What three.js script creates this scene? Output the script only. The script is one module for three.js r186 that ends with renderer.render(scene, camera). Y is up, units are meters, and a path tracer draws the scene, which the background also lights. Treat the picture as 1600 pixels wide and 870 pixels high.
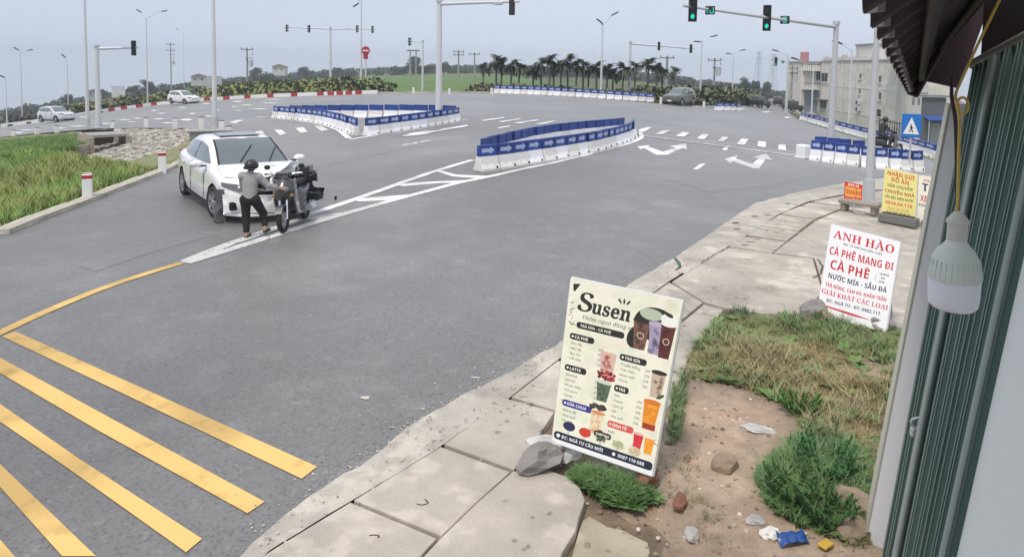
import * as THREE from 'three';
import { mergeGeometries, toCreasedNormals } from 'three/addons/utils/BufferGeometryUtils.js';
import { TessellateModifier } from 'three/addons/modifiers/TessellateModifier.js';
import { RoundedBoxGeometry } from 'three/addons/geometries/RoundedBoxGeometry.js';
import { Brush, Evaluator, SUBTRACTION } from 'three-bvh-csg';

// ---------------------------------------------------------------- camera, sky, sun, exposure
const scene = new THREE.Scene();
const PITCH = 4 * Math.PI / 180, ROLL = 0.95 * Math.PI / 180, FOCAL = 1127, EYE = 2.9, LENS_Y = 102 + FOCAL * Math.tan(PITCH);
const camera = new THREE.PerspectiveCamera(2 * Math.atan((870 - LENS_Y) / FOCAL) * 180 / Math.PI, 1600 / (2 * (870 - LENS_Y)), 0.05, 6000);
camera.setViewOffset(1600, 2 * (870 - LENS_Y), 0, 2 * (870 - LENS_Y) - 870, 1600, 870);
camera.position.set(0, EYE, 0);
camera.rotation.set(-PITCH, 0, ROLL, 'YXZ');
camera.updateMatrixWorld(true);
const renderer = new THREE.WebGLRenderer({ antialias: true });
renderer.setSize(1024, 556);
renderer.toneMapping = THREE.LinearToneMapping;
renderer.toneMappingExposure = 1.5;
renderer.shadowMap.enabled = true;

let seedState = 7;
const rnd = () => { seedState = (seedState + 0x6d2b79f5) | 0; let t = Math.imul(seedState ^ (seedState >>> 15), 1 | seedState); t = (t + Math.imul(t ^ (t >>> 7), 61 | t)) ^ t; return ((t ^ (t >>> 14)) >>> 0) / 4294967296; };
const reseed = (n) => { seedState = n; };
const rr = (a, b) => a + (b - a) * rnd();
const clamp = (v, a, b) => Math.min(b, Math.max(a, v));
const mix = (a, b, t) => a + (b - a) * t;
const smooth = (a, b, v) => { const t = clamp((v - a) / (b - a), 0, 1); return t * t * (3 - 2 * t); };
const hash2 = (x, y, s) => { let h = Math.imul(x, 374761393) + Math.imul(y, 668265263) + Math.imul(s, 1274126177); h = Math.imul(h ^ (h >>> 13), 1274126177); return ((h ^ (h >>> 16)) >>> 0) / 4294967296; };
function vnoise(x, y, per, s) {                                         // value noise, repeats after per cells
  const xi = Math.floor(x), yi = Math.floor(y), fx = x - xi, fy = y - yi, u = fx * fx * (3 - 2 * fx), v = fy * fy * (3 - 2 * fy);
  const m = (a) => ((a % per) + per) % per, x0 = m(xi), x1 = m(xi + 1), y0 = m(yi), y1 = m(yi + 1);
  return mix(mix(hash2(x0, y0, s), hash2(x1, y0, s), u), mix(hash2(x0, y1, s), hash2(x1, y1, s), u), v);
}
const fbm = (x, y, per, s, oct) => { let a = 0, w = 0.5, t = 0; for (let i = 0; i < oct; i++) { a += w * vnoise(x, y, per, s + i); t += w; x *= 2; y *= 2; per *= 2; w *= 0.55; } return a / t; };

function makeSky() {                                                    // an even, bright overcast with soft cloud banks
  const W = 512, H = 256, d = new Float32Array(W * H * 4);
  for (let j = 0; j < H; j++) for (let i = 0; i < W; i++) {
    const el = ((j + 0.5) / H - 0.5) * Math.PI, e = Math.max(0, el);
    const k = smooth(0, 0.7, e), n = fbm(i / W * 6, j / H * 9, 6, 31, 4) - 0.5, n2 = fbm(i / W * 3, j / H * 5 + 9, 3, 77, 3) - 0.5;
    const ph = ((i + 0.5) / W - 0.5) * 2 * Math.PI, west = 0.5 - 0.5 * Math.cos(ph - 0.35), bank = smooth(0.45, 1, west) * (1 - smooth(0.0, 0.5, e)) * 0.17;
    const g = (1 + n * 0.24 + n2 * 0.2) * 0.93, b2 = 1 - bank, o = (j * W + i) * 4;
    d[o] = mix(0.51, 0.62, k) * g * b2; d[o + 1] = mix(0.55, 0.645, k) * (1 + (g - 1) * 0.9) * (1 - bank * 0.8); d[o + 2] = mix(0.635, 0.71, k) * (1 + (g - 1) * 0.75) * (1 - bank * 0.62); d[o + 3] = 1;
  }
  const t = new THREE.DataTexture(d, W, H, THREE.RGBAFormat, THREE.FloatType);
  t.mapping = THREE.EquirectangularReflectionMapping; t.magFilter = THREE.LinearFilter; t.minFilter = THREE.LinearFilter; t.wrapS = THREE.RepeatWrapping; t.needsUpdate = true;
  return t;
}
const skyTexture = makeSky();
scene.background = skyTexture; scene.environment = skyTexture;
const sun = new THREE.DirectionalLight(0xfff4e6, 1.5);
sun.position.set(-26, 90, 22); sun.target.position.set(0, 0, -18);
sun.castShadow = true; sun.shadow.radius = 22; sun.shadow.mapSize.set(2048, 2048);
Object.assign(sun.shadow.camera, { left: -120, right: 120, top: 120, bottom: -120, near: 1, far: 300 });
scene.add(sun, sun.target);
scene.fog = new THREE.FogExp2(0xcfd8e2, 0.0008);

// ---------------------------------------------------------------- the lie of the land
// The crossing is level; beyond it the land falls away gently to both sides. D is the distance ahead (world z = -D).
const fall = (t) => { const q = t * t; return (0.1965 + 0.0275 * Math.tanh(t * 4)) * q / Math.pow(1 + Math.pow(q / 0.7, 4), 0.25); };
const H = (x, D) => { const s = D > 80 ? D - 18 : 4 * Math.log(1 + Math.exp((D - 18) / 4)); return -fall(x / Math.max(D, 4)) * s; };
const at3 = (x, D, lift = 0) => new THREE.Vector3(x, H(x, D) + lift, -D);
function ray(px, py) { return new THREE.Vector3((px - 800) / FOCAL, -(py - LENS_Y) / FOCAL, -1).applyQuaternion(camera.quaternion).multiplyScalar(1).divideScalar(1); }
function V(px, py, D) { const r = ray(px, py); r.multiplyScalar(D / -r.z); r.y += EYE; return r; }      // surveyed point at a known distance
function P(px, py, lift = 0) {                                          // surveyed point on the land
  const r = ray(px, py); r.divideScalar(-r.z);
  const under = (D) => EYE + r.y * D <= H(r.x * D, D) + lift;
  let a = 0.5, b = 0.5;
  while (b < 900 && !under(b)) { a = b; b *= 1.04; }
  for (let i = 0; i < 40; i++) { const m = (a + b) / 2; if (under(m)) b = m; else a = m; }
  return { x: r.x * b, D: b, v: new THREE.Vector3(r.x * b, H(r.x * b, b) + lift, -b) };
}
const G = (px, py) => { const p = P(px, py); return [p.x, p.D]; };
const up = (px, py, D) => V(px, py, D).y;

// ---------------------------------------------------------------- helpers
const taken = new Map();
function numbered(name) { const n = taken.get(name) ?? 0; taken.set(name, n + 1); return n ? name + '_' + String(n).padStart(3, '0') : name; }
function clean(g) {
  g = g.index ? g.toNonIndexed() : g;
  for (const k of Object.keys(g.attributes)) if (!['position', 'normal', 'uv'].includes(k)) g.deleteAttribute(k);
  if (!g.attributes.uv) g.setAttribute('uv', new THREE.BufferAttribute(new Float32Array(g.attributes.position.count * 2), 2));
  if (!g.attributes.normal) g.computeVertexNormals();
  g.morphAttributes = {}; g.clearGroups();
  return g;
}
const join = (list) => { list = [list].flat(3); return list.length === 1 ? list[0] : mergeGeometries(list.map(clean)); };
function part(name, geometry, material, parent) {
  const m = new THREE.Mesh(join(geometry), material); m.name = name; m.castShadow = m.receiveShadow = true; parent.add(m); return m;
}
function thing(name, label, category, position, turn = 0, group) {
  const o = new THREE.Group(); o.name = numbered(name); scene.add(o);
  if (position) o.position.copy(position); o.rotation.y = turn; o.userData = { label, category };
  if (group) o.userData.group = group;
  return o;
}
function single(name, geometry, material, label, category, group) {
  const m = part(numbered(name), geometry, material, scene); m.userData = { label, category }; if (group) m.userData.group = group; return m;
}
function setting(name, geometry, material, parent = scene) { const m = part(parent === scene ? numbered(name) : name, geometry, material, parent); if (parent === scene) m.userData = { kind: 'structure' }; return m; }
function settingGroup(name) { const o = new THREE.Group(); o.name = numbered(name); o.userData = { kind: 'structure' }; scene.add(o); return o; }
function dup(o, label, position, turn, group) {
  const c = o.clone(); c.name = numbered(o.name.replace(/_\d+$/, '')); c.userData = { ...o.userData, label }; if (group) c.userData.group = group;
  scene.add(c); if (position) c.position.copy(position); if (turn !== undefined) c.rotation.y = turn; return c;
}
const ORD = ['first', 'second', 'third', 'fourth', 'fifth', 'sixth', 'seventh', 'eighth', 'ninth', 'tenth', 'eleventh', 'twelfth', 'thirteenth', 'fourteenth', 'fifteenth', 'sixteenth', 'seventeenth', 'eighteenth', 'nineteenth', 'twentieth', 'twenty-first', 'twenty-second', 'twenty-third', 'twenty-fourth', 'twenty-fifth', 'twenty-sixth', 'twenty-seventh', 'twenty-eighth'];
const bx = (w, h, d, x = 0, y = 0, z = 0, rx = 0, ry = 0, rz = 0) => { const g = new THREE.BoxGeometry(w, h, d); if (rx) g.rotateX(rx); if (ry) g.rotateY(ry); if (rz) g.rotateZ(rz); return g.translate(x, y, z); };
const rbx = (w, h, d, r, x = 0, y = 0, z = 0) => new RoundedBoxGeometry(w, h, d, 2, r).translate(x, y, z);
const cyl = (r0, r1, h, n = 12, x = 0, y = 0, z = 0) => new THREE.CylinderGeometry(r1, r0, h, n).translate(x, y + h / 2, z);      // stands on y
function rod(a, b, r, r2 = r, n = 8) {                                  // a round bar from a to b
  const d = new THREE.Vector3().subVectors(b, a), L = d.length(), g = new THREE.CylinderGeometry(r2, r, L, n);
  return g.applyQuaternion(new THREE.Quaternion().setFromUnitVectors(new THREE.Vector3(0, 1, 0), d.normalize())).translate((a.x + b.x) / 2, (a.y + b.y) / 2, (a.z + b.z) / 2);
}
const v3 = (x, y, z) => new THREE.Vector3(x, y, z);
const tube = (pts, r, n = 24, k = 7) => new THREE.TubeGeometry(new THREE.CatmullRomCurve3(pts.map((p) => Array.isArray(p) ? v3(...p) : p)), n, r, k);
const lathe = (pts, n = 20) => new THREE.LatheGeometry(pts.map((p) => new THREE.Vector2(...p)), n);
function quad(a, b, c, d) { const g = new THREE.BufferGeometry(); g.setAttribute('position', new THREE.Float32BufferAttribute([a, b, c, a, c, d].flatMap((p) => [p.x, p.y, p.z]), 3)); g.setAttribute('uv', new THREE.Float32BufferAttribute([0, 0, 1, 0, 1, 1, 0, 0, 1, 1, 0, 1], 2)); g.computeVertexNormals(); return g; }
function extrude(pts, depth, bevel = 0, holes = []) {
  const s = new THREE.Shape(pts.map((p) => new THREE.Vector2(...p)));
  for (const h of holes) s.holes.push(new THREE.Path(h.map((p) => new THREE.Vector2(...p))));
  return new THREE.ExtrudeGeometry(s, { depth, bevelEnabled: bevel > 0, bevelThickness: bevel, bevelSize: bevel, bevelOffset: -bevel, bevelSegments: 2, curveSegments: 8 });
}
function drape(pts, lift = 0, edge = 2, iterations = 8) {               // a sheet lying on the land, uv in metres; lift may be a function of (x, D)
  let g = new THREE.ShapeGeometry(new THREE.Shape(pts.map((p) => new THREE.Vector2(p[0], p[1]))));
  g = clean(g); if (edge) g = new TessellateModifier(edge, iterations).modify(g);
  const p = g.attributes.position, uv = new Float32Array(p.count * 2);
  for (let i = 0; i < p.count; i++) { const x = p.getX(i), D = p.getY(i); uv[2 * i] = x; uv[2 * i + 1] = D; p.setXYZ(i, x, H(x, D) + (typeof lift === 'function' ? lift(x, D) : lift), -D); }
  g.setAttribute('uv', new THREE.BufferAttribute(uv, 2)); g.computeVertexNormals();
  return g;
}
function along(pts, step) {                                             // even samples on a polyline of [x, D]
  const out = []; let L = 0; const seg = [];
  for (let i = 1; i < pts.length; i++) { const l = Math.hypot(pts[i][0] - pts[i - 1][0], pts[i][1] - pts[i - 1][1]); seg.push(l); L += l; }
  const n = Math.max(1, Math.round(L / step));
  for (let k = 0; k <= n; k++) { let s = L * k / n, i = 0; while (i < seg.length - 1 && s > seg[i]) s -= seg[i++]; const t = seg[i] ? s / seg[i] : 0; out.push([mix(pts[i][0], pts[i + 1][0], t), mix(pts[i][1], pts[i + 1][1], t)]); }
  return out;
}
const curve2 = (pts, n = 40) => new THREE.SplineCurve(pts.map((p) => new THREE.Vector2(...p))).getSpacedPoints(n).map((p) => [p.x, p.y]);
function band(pts, w, lift) {                                           // a painted line of width w along [x, D] points
  const pos = [], uv = [], L = [], R = [];
  pts.forEach((p, i) => { const a = pts[Math.max(0, i - 1)], b = pts[Math.min(pts.length - 1, i + 1)], dx = b[0] - a[0], dD = b[1] - a[1], l = Math.hypot(dx, dD) || 1, nx = -dD / l * w / 2, nD = dx / l * w / 2; L.push([p[0] + nx, p[1] + nD]); R.push([p[0] - nx, p[1] - nD]); });
  const put = (p) => { const v = at3(p[0], p[1], lift); pos.push(v.x, v.y, v.z); uv.push(p[0], p[1]); };
  for (let i = 1; i < pts.length; i++) [R[i - 1], R[i], L[i], R[i - 1], L[i], L[i - 1]].forEach(put);
  const g = new THREE.BufferGeometry(); g.setAttribute('position', new THREE.Float32BufferAttribute(pos, 3)); g.setAttribute('uv', new THREE.Float32BufferAttribute(uv, 2)); g.computeVertexNormals(); return g;
}
function inside(pts, x, y) { let c = false; for (let i = 0, j = pts.length - 1; i < pts.length; j = i++) if ((pts[i][1] > y) !== (pts[j][1] > y) && x < (pts[j][0] - pts[i][0]) * (y - pts[i][1]) / (pts[j][1] - pts[i][1]) + pts[i][0]) c = !c; return c; }
function edgeDist(pts, x, y) { let m = 1e9; for (let i = 0, j = pts.length - 1; i < pts.length; j = i++) { const dx = pts[i][0] - pts[j][0], dy = pts[i][1] - pts[j][1], t = clamp(((x - pts[j][0]) * dx + (y - pts[j][1]) * dy) / (dx * dx + dy * dy || 1), 0, 1); m = Math.min(m, Math.hypot(x - pts[j][0] - t * dx, y - pts[j][1] - t * dy)); } return m; }
function scatter(pts, n, keep = () => true) { const xs = pts.map((p) => p[0]), ys = pts.map((p) => p[1]), out = []; let guard = 0; while (out.length < n && guard++ < n * 60) { const x = rr(Math.min(...xs), Math.max(...xs)), y = rr(Math.min(...ys), Math.max(...ys)); if (inside(pts, x, y) && keep(x, y)) out.push([x, y]); } return out; }

// ---------------------------------------------------------------- materials
function dataTex(size, metres, fn, srgb = true) {
  const d = new Uint8Array(size * size * 4);
  for (let j = 0; j < size; j++) for (let i = 0; i < size; i++) { const c = fn(i / size, j / size, i, j), o = (j * size + i) * 4; for (let k = 0; k < 3; k++) d[o + k] = clamp(Math.round((Array.isArray(c) ? c[k] : c) * 255), 0, 255); d[o + 3] = 255; }
  const t = new THREE.DataTexture(d, size, size, THREE.RGBAFormat); t.wrapS = t.wrapT = THREE.RepeatWrapping; t.magFilter = THREE.LinearFilter; t.minFilter = THREE.LinearMipmapLinearFilter; t.generateMipmaps = true;
  if (srgb) t.colorSpace = THREE.SRGBColorSpace; t.repeat.set(1 / metres, 1 / metres); t.needsUpdate = true; return t;
}
const std = (color, roughness = 0.7, extra = {}) => new THREE.MeshStandardMaterial({ color: Array.isArray(color) ? new THREE.Color().setRGB(...color) : color, roughness, metalness: 0, ...extra });
const asphaltTex = dataTex(1536, 14, (u, v, i, j) => {
  const a = fbm(u * 5, v * 5, 5, 3, 4), b = fbm(u * 40, v * 40, 40, 13, 3), g = hash2(i >> 1, j >> 1, 5), s = vnoise(u * 330, v * 330, 330, 8);
  const worn = smooth(0.55, 0.72, a) * 0.03 + smooth(0.6, 0.8, b) * 0.018, chip = s > 0.86 ? 0.06 : 0, pit = g < 0.1 ? -0.05 : 0;
  const k = 0.43 + (a - 0.5) * 0.07 + (b - 0.5) * 0.04 + (g - 0.5) * 0.06 + worn * 1.2 + chip * 0.8 + pit * 0.9; return [k, k, k * 1.005];
});
const concreteTex = dataTex(1024, 5, (u, v, i, j) => {
  const a = fbm(u * 4, v * 4, 4, 23, 5), b = fbm(u * 22, v * 22, 22, 33, 3), g = hash2(i, j, 15);
  const f = fbm(u * 90, v * 90, 90, 37, 2), m = fbm(u * 9, v * 9, 9, 39, 4), speck = smooth(0.74, 0.84, f) * 0.16 * smooth(0.5, 0.62, m), grime = smooth(0.52, 0.75, m) * 0.05, chalk = smooth(0.6, 0.72, fbm(u * 14 + 5, v * 14, 14, 45, 4)) * 0.08;
  const k = 0.735 + (a - 0.5) * 0.22 + (b - 0.5) * 0.1 + (g - 0.5) * 0.07 - speck - grime + chalk; return [k, k * 0.96, k * 0.9];
});
const concreteBump = dataTex(512, 1.6, (u, v, i, j) => 0.5 + (fbm(u * 12, v * 12, 12, 4, 4) - 0.5) * 0.9 + (hash2(i, j, 6) - 0.5) * 0.25, false);
const paintTex = dataTex(1024, 6, (u, v, i, j) => { const b = fbm(u * 24, v * 24, 24, 43, 4), c = fbm(u * 5, v * 5, 5, 53, 3), g = hash2(i, j, 9); const k = 0.97 - smooth(0.62, 0.85, b) * 0.1 - (g - 0.5) * 0.06 - smooth(0.45, 0.75, c) * 0.15; return [k, k, k]; });
const wornTex = dataTex(1024, 5, (u, v, i, j) => { const b = fbm(u * 130, v * 130, 130, 143, 2), c = fbm(u * 7, v * 7, 7, 153, 3); return b * 0.7 + c * 0.5 > 0.9 ? 0 : 1; }, false);
const dirtTex = dataTex(1024, 4, (u, v, i, j) => {
  const a = fbm(u * 5, v * 5, 5, 63, 5), b = fbm(u * 40, v * 40, 40, 73, 3), g = hash2(i >> 1, j >> 1, 25);
  const k = 0.66 + (a - 0.5) * 0.3 + (b - 0.5) * 0.16 + (g - 0.5) * 0.08, r = smooth(0.5, 0.75, fbm(u * 9, v * 9, 9, 83, 3)) * 0.05; return [k * 1.02 + r * 0.3, k * 0.91, k * 0.79 - r * 0.15];
});
const plasterTex = dataTex(512, 7, (u, v, i, j) => { const a = fbm(u * 4, v * 9, 9, 93, 5), b = fbm(u * 30, v * 6, 30, 99, 3); const k = 0.96 + (a - 0.5) * 0.18 - smooth(0.6, 0.85, b) * 0.1; return [k, k * 0.99, k * 0.98]; });
const grainTex = dataTex(256, 1, (u, v, i, j) => { const k = 0.9 + (hash2(i, j, 51) - 0.5) * 0.08 + (fbm(u * 10, v * 10, 10, 52, 3) - 0.5) * 0.25; return [k, k, k]; });
const M = {
  asphalt: new THREE.MeshPhysicalMaterial({ color: new THREE.Color().setRGB(1.0, 0.99, 0.965), vertexColors: true, map: asphaltTex, roughness: 0.5, ior: 1.8, sheen: 1, sheenRoughness: 0.4, sheenColor: new THREE.Color().setRGB(0.84, 0.81, 0.77) }),
  white: std([0.86, 0.86, 0.85], 0.75, { map: paintTex, alphaMap: wornTex, alphaTest: 0.5 }),
  yellow: std([0.82, 0.55, 0.19], 0.75, { map: paintTex }),
  concrete: std([0.84, 0.84, 0.85], 0.92, { map: concreteTex, bumpMap: concreteBump, bumpScale: 0.006 }),
  cement: std([0.84, 0.86, 0.88], 0.93, { map: concreteTex, bumpMap: concreteBump, bumpScale: 0.012 }),
  kerb: std([0.8, 0.82, 0.8], 0.92, { map: concreteTex }),
  stone: std([0.62, 0.6, 0.57], 0.95, { map: concreteTex, bumpMap: concreteBump, bumpScale: 0.02 }),
  soil: std([0.055, 0.045, 0.035], 1),
  bed: std([0.6, 0.58, 0.55], 1, { map: dirtTex }),
  dirt: std([0.86, 0.86, 0.88], 1, { map: dirtTex, bumpMap: concreteBump, bumpScale: 0.015 }),
  steel: std([0.52, 0.54, 0.56], 0.5, { metalness: 0.2 }),
  steelLight: std([0.64, 0.65, 0.67], 0.5, { metalness: 0.1 }),
  dark: std([0.02, 0.021, 0.024], 0.6),
  black: std([0.012, 0.012, 0.013], 0.5),
  rubber: std([0.018, 0.018, 0.018], 0.85),
  redPaint: std([0.42, 0.025, 0.03], 0.6),
  whitePaint: std([0.8, 0.8, 0.79], 0.6),
  blueShell: std([0.018, 0.06, 0.28], 0.45),
  whiteShell: std([0.84, 0.85, 0.87], 0.5),
  wood: std([0.16, 0.14, 0.12], 0.9),
  glassDark: new THREE.MeshPhysicalMaterial({ color: new THREE.Color().setRGB(0.03, 0.035, 0.04), roughness: 0.08, metalness: 0, clearcoat: 1, clearcoatRoughness: 0.03 }),
  windowGlass: std([0.025, 0.028, 0.03], 0.35),
  chrome: std([0.75, 0.76, 0.78], 0.2, { metalness: 1 }),
};
// ---------------------------------------------------------------- ground, road, markings
{
  const pos = [], uv = [], idx = [], col = [];                          // one sheet that reaches the horizon
  const rows = [-60, -20, 0, 6, 12, 18, 24, 30, 36, 44, 52, 62, 74, 88, 104, 122, 142, 166, 194, 226, 264, 310, 370, 450, 560, 720, 1000];
  const N = 90;
  for (const D of rows) for (let i = 0; i <= N; i++) {
    const t = (i / N - 0.5) * 2, x = t * (D < 40 ? 90 : D * 2.2), base = D < 0 ? 0 : H(x, D);
    pos.push(x, base - 1.0 - (D > 60 ? (fbm(x * 0.05 + 40, D * 0.05, 999, 4, 2) - 0.5) * 0.5 : 0), -D); uv.push(x, D);
    const a = fbm(x * 0.02 + 50, D * 0.012 + 50, 9999, 5, 3), b = fbm(x * 0.11 + 50, D * 0.05 + 50, 9999, 6, 3);
    const green = smooth(0.35, 0.6, a); let c = [mix(0.115, 0.1, green) * (0.75 + b * 0.5), mix(0.11, 0.165, green) * (0.75 + b * 0.5), mix(0.05, 0.045, green)];
    if (D > 60 && t > -0.16 && t < 0.02) c = [0.115 * (0.8 + b * 0.4), 0.2 * (0.8 + b * 0.4), 0.04];                 // paddy field behind the crossing
    col.push(...c);
  }
  for (let j = 0; j < rows.length - 1; j++) for (let i = 0; i < N; i++) { const a = j * (N + 1) + i, b = a + N + 1; idx.push(a, a + 1, b, b, a + 1, b + 1); }
  const g = new THREE.BufferGeometry(); g.setAttribute('position', new THREE.Float32BufferAttribute(pos, 3)); g.setAttribute('uv', new THREE.Float32BufferAttribute(uv, 2)); g.setAttribute('color', new THREE.Float32BufferAttribute(col, 3)); g.setIndex(idx); g.computeVertexNormals();
  const m = new THREE.Mesh(g, std([1, 1, 1], 1, { vertexColors: true, map: grainTex })); m.name = 'ground'; m.userData = { kind: 'structure' }; m.receiveShadow = m.castShadow = true; scene.add(m);
}
const PX = (list) => list.map(([a, b]) => G(a, b));
const nearEdge = PX([[375, 870], [400, 836], [470, 782], [540, 733], [590, 700], [640, 664], [700, 632], [780, 586], [870, 536], [935, 480], [985, 440], [1060, 396], [1130, 350], [1180, 316], [1240, 300], [1300, 289], [1380, 278], [1460, 272]]);
const vergeEdge = PX([[0, 366], [60, 342], [120, 320], [190, 293], [250, 270], [300, 246], [335, 226], [362, 207]]);
const vergeFar = PX([[362, 207], [345, 203], [300, 201], [250, 200], [190, 200], [150, 201], [100, 205], [50, 209], [0, 214]]);
const farEdge = PX([[0, 198], [60, 190], [120, 181], [180, 172], [240, 164], [300, 158], [400, 152], [500, 148.5], [590, 146], [700, 145], [770, 145], [900, 152], [1020, 161], [1090, 166], [1130, 164], [1165, 158], [1190, 153.5]]);
const farRight = PX([[1214, 155], [1222, 165], [1236, 178], [1250, 188], [1300, 204], [1340, 215], [1400, 232], [1460, 251]]);
const road = settingGroup('road');
{
  const cornerL = [[-16, 0.5], [-30, 9]], nearOut = [nearEdge[0][0] - 1.2, nearEdge[0][1] - 3.6];
  const tuck = nearEdge.map((q, i) => { const a = nearEdge[Math.max(0, i - 1)], b = nearEdge[Math.min(nearEdge.length - 1, i + 1)], l = Math.hypot(b[0] - a[0], b[1] - a[1]); return [q[0] + (b[1] - a[1]) / l * 0.45, q[1] - (b[0] - a[0]) / l * 0.45]; });
  const outline = [...tuck, [nearEdge.at(-1)[0] + 26, nearEdge.at(-1)[1] + 2], [farRight.at(-1)[0] + 26, farRight.at(-1)[1] - 5], ...[...farRight].reverse(), ...[...farEdge].reverse(),
    [farEdge[0][0] - 60, farEdge[0][1] + 14], [vergeFar.at(-1)[0] - 45, vergeFar.at(-1)[1] - 2], ...[...vergeFar].reverse().slice(0, -1), ...[...vergeEdge].reverse(), ...[[-24, 11], [-26, 2], [-20, -6]], nearOut];
  const sheet = drape(outline, 0, 1.6, 12), sp = sheet.attributes.position, sc = new Float32Array(sp.count * 3);      // dust, tyre polish and old spills
  for (let i = 0; i < sp.count; i++) { const x = sp.getX(i), D = -sp.getZ(i), a = fbm(x * 0.12 + 40, D * 0.12 + 40, 9999, 201, 4), s = fbm((x * 0.5 + D * 0.86) * 0.05 + 40, (x * 0.86 - D * 0.5) * 0.5 + 40, 9999, 211, 3), k = 0.95 + (a - 0.5) * 0.5 + (s - 0.5) * 0.36; sc.set([k, k, k], 3 * i); }
  sheet.setAttribute('color', new THREE.BufferAttribute(sc, 3)); setting('asphalt', sheet, M.asphalt, road);
}
const LIFT = (D) => D < 30 ? 0.006 : 0.02;
const paint = (name, px, mat = M.white) => { const p = PX(px), D = p.reduce((s, q) => s + q[1], 0) / p.length; return setting(name, drape(p, LIFT(D), D < 40 ? 1.2 : 3, 6), mat, road); };
const paintLine = (name, px, w, mat = M.white, from = 0, to = 1) => { let p = along(curve2(PX(px), 60), 0.5); p = p.slice(Math.floor(from * (p.length - 1)), Math.ceil(to * (p.length - 1)) + 1); return setting(name, band(p, w, LIFT(p[0][1]) + 0.002), mat, road); };
// yellow slow-down bars and edge line
for (const q of [[[22, 518], [495, 730], [471, 749], [2, 526]], [[-70, 522], [170, 653], [413, 785], [386, 803], [150, 672], [-70, 543]], [[-70, 584], [120, 716], [315, 843], [290, 864], [100, 729], [-70, 612]], [[-80, 650], [0, 727], [149, 870], [96, 870], [0, 763], [-80, 686]], [[-80, 748], [0, 845], [60, 915], [10, 915], [-80, 800]]]) paint('slow_down_bar', q, M.yellow);
paintLine('edge_line', [[-60, 547], [0, 520], [60, 492], [146, 456], [215, 432], [284, 411]], 0.13, M.yellow);
// the white nose of the traffic island
paintLine('island_line', [[289, 409], [340, 388], [400, 367], [450, 350], [491, 333], [562, 309], [632, 284], [682, 267], [738, 250]], 0.2);
paintLine('island_line', [[289, 411], [365, 388], [450, 361], [502, 345], [553, 330], [622, 311], [678, 296], [715, 286], [760, 277], [822, 263], [880, 251], [943, 235], [986, 223], [1003, 214], [1000, 207]], 0.2);
paint('hatching', [[474, 343], [500, 336], [548, 330], [500, 344]]);
paint('hatching', [[549, 312], [575, 309], [652, 303], [640, 308], [612, 313], [560, 315]]);
paint('hatching', [[616, 289], [650, 285], [742, 281], [722, 286], [690, 286], [630, 291]]);
paint('hatching', [[682, 268], [690, 267], [712, 273], [760, 275], [752, 279], [708, 276]]);
// zebra crossing on the far side of the islands, stop line, lane arrows
for (const q of [[[1000, 207], [998, 203], [1012, 199], [1021, 199], [1007, 206]], [[1024, 210], [1036, 204], [1049, 204], [1036, 210]], [[1056, 213], [1067, 206], [1078, 208], [1069, 214]], [[1088, 217], [1098, 210], [1108, 211], [1100, 219]], [[1121, 221], [1129, 214], [1139, 215], [1131, 222]], [[1151, 226], [1159, 217], [1170, 218], [1164, 227]], [[1184, 229], [1185, 221], [1198, 222], [1197, 231]], [[1216, 234], [1217, 226], [1228, 226], [1229, 236]],
  [[398, 206], [409, 205], [415, 213], [402, 214]], [[427, 203], [439, 203], [448, 210], [437, 212]], [[460, 200], [473, 199], [481, 207], [470, 209]], [[490, 197], [502, 197], [514, 204], [502, 206]], [[356, 192], [370, 188], [381, 188], [367, 193]]]) paint('zebra_stripe', q);
paintLine('stop_line', [[1008, 213], [1130, 229], [1252, 245]], 0.22);
paint('lane_arrow', [[996, 229], [1016, 226.5], [1013, 229], [1036, 237], [1056, 230.5], [1045, 229], [1072, 224.5], [1074, 233], [1066, 231.5], [1043, 242], [1026, 242], [1007, 231.5], [1001, 233]]);
paint('lane_arrow', [[1132, 248], [1154, 243], [1150, 248], [1176, 256.5], [1186, 247], [1175, 246.5], [1198, 240.5], [1208, 251], [1197, 248.5], [1187, 263.5], [1177, 263], [1145, 252], [1142, 255.5]]);
paint('lane_dash', [[1082, 265], [1095, 256], [1103, 256], [1091, 265]]);
paint('lane_dash', [[1128, 234], [1134, 228], [1140, 228], [1136, 235]]);
paint('lane_arrow', [[626, 213.5], [640, 209], [662, 205], [684, 204.5], [690, 202], [730, 195.5], [731, 197.5], [692, 204.5], [664, 210], [642, 213]]);
for (const q of [[629, 227, 640, 225], [644, 224.5, 653, 222.6], [657, 222, 673, 219]]) paintLine('lane_dash', [[q[0], q[1]], [(q[0] + q[2]) / 2, (q[1] + q[3]) / 2], [q[2], q[3]]], 0.13);
paintLine('island_line', [[400, 183], [430, 184], [465, 187], [495, 193], [526, 203], [545, 217]], 0.24);
paintLine('island_line', [[546, 218], [600, 209], [660, 199], [727, 187]], 0.2);
for (const q of [[[751, 188.3], [786, 183.6], [790, 184.4], [756, 189.4]], [[778, 190.2], [811, 185.6], [816, 186.4], [785, 191.3]], [[803, 192.3], [838, 187.3], [844, 188.2], [812, 193.3]], [[835, 194.3], [864, 188.9], [871, 189.8], [844, 195.2]], [[776, 200.4], [795, 196.8], [799, 197.6], [780, 201.4]]]) paint('lane_dash', q);
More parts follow.
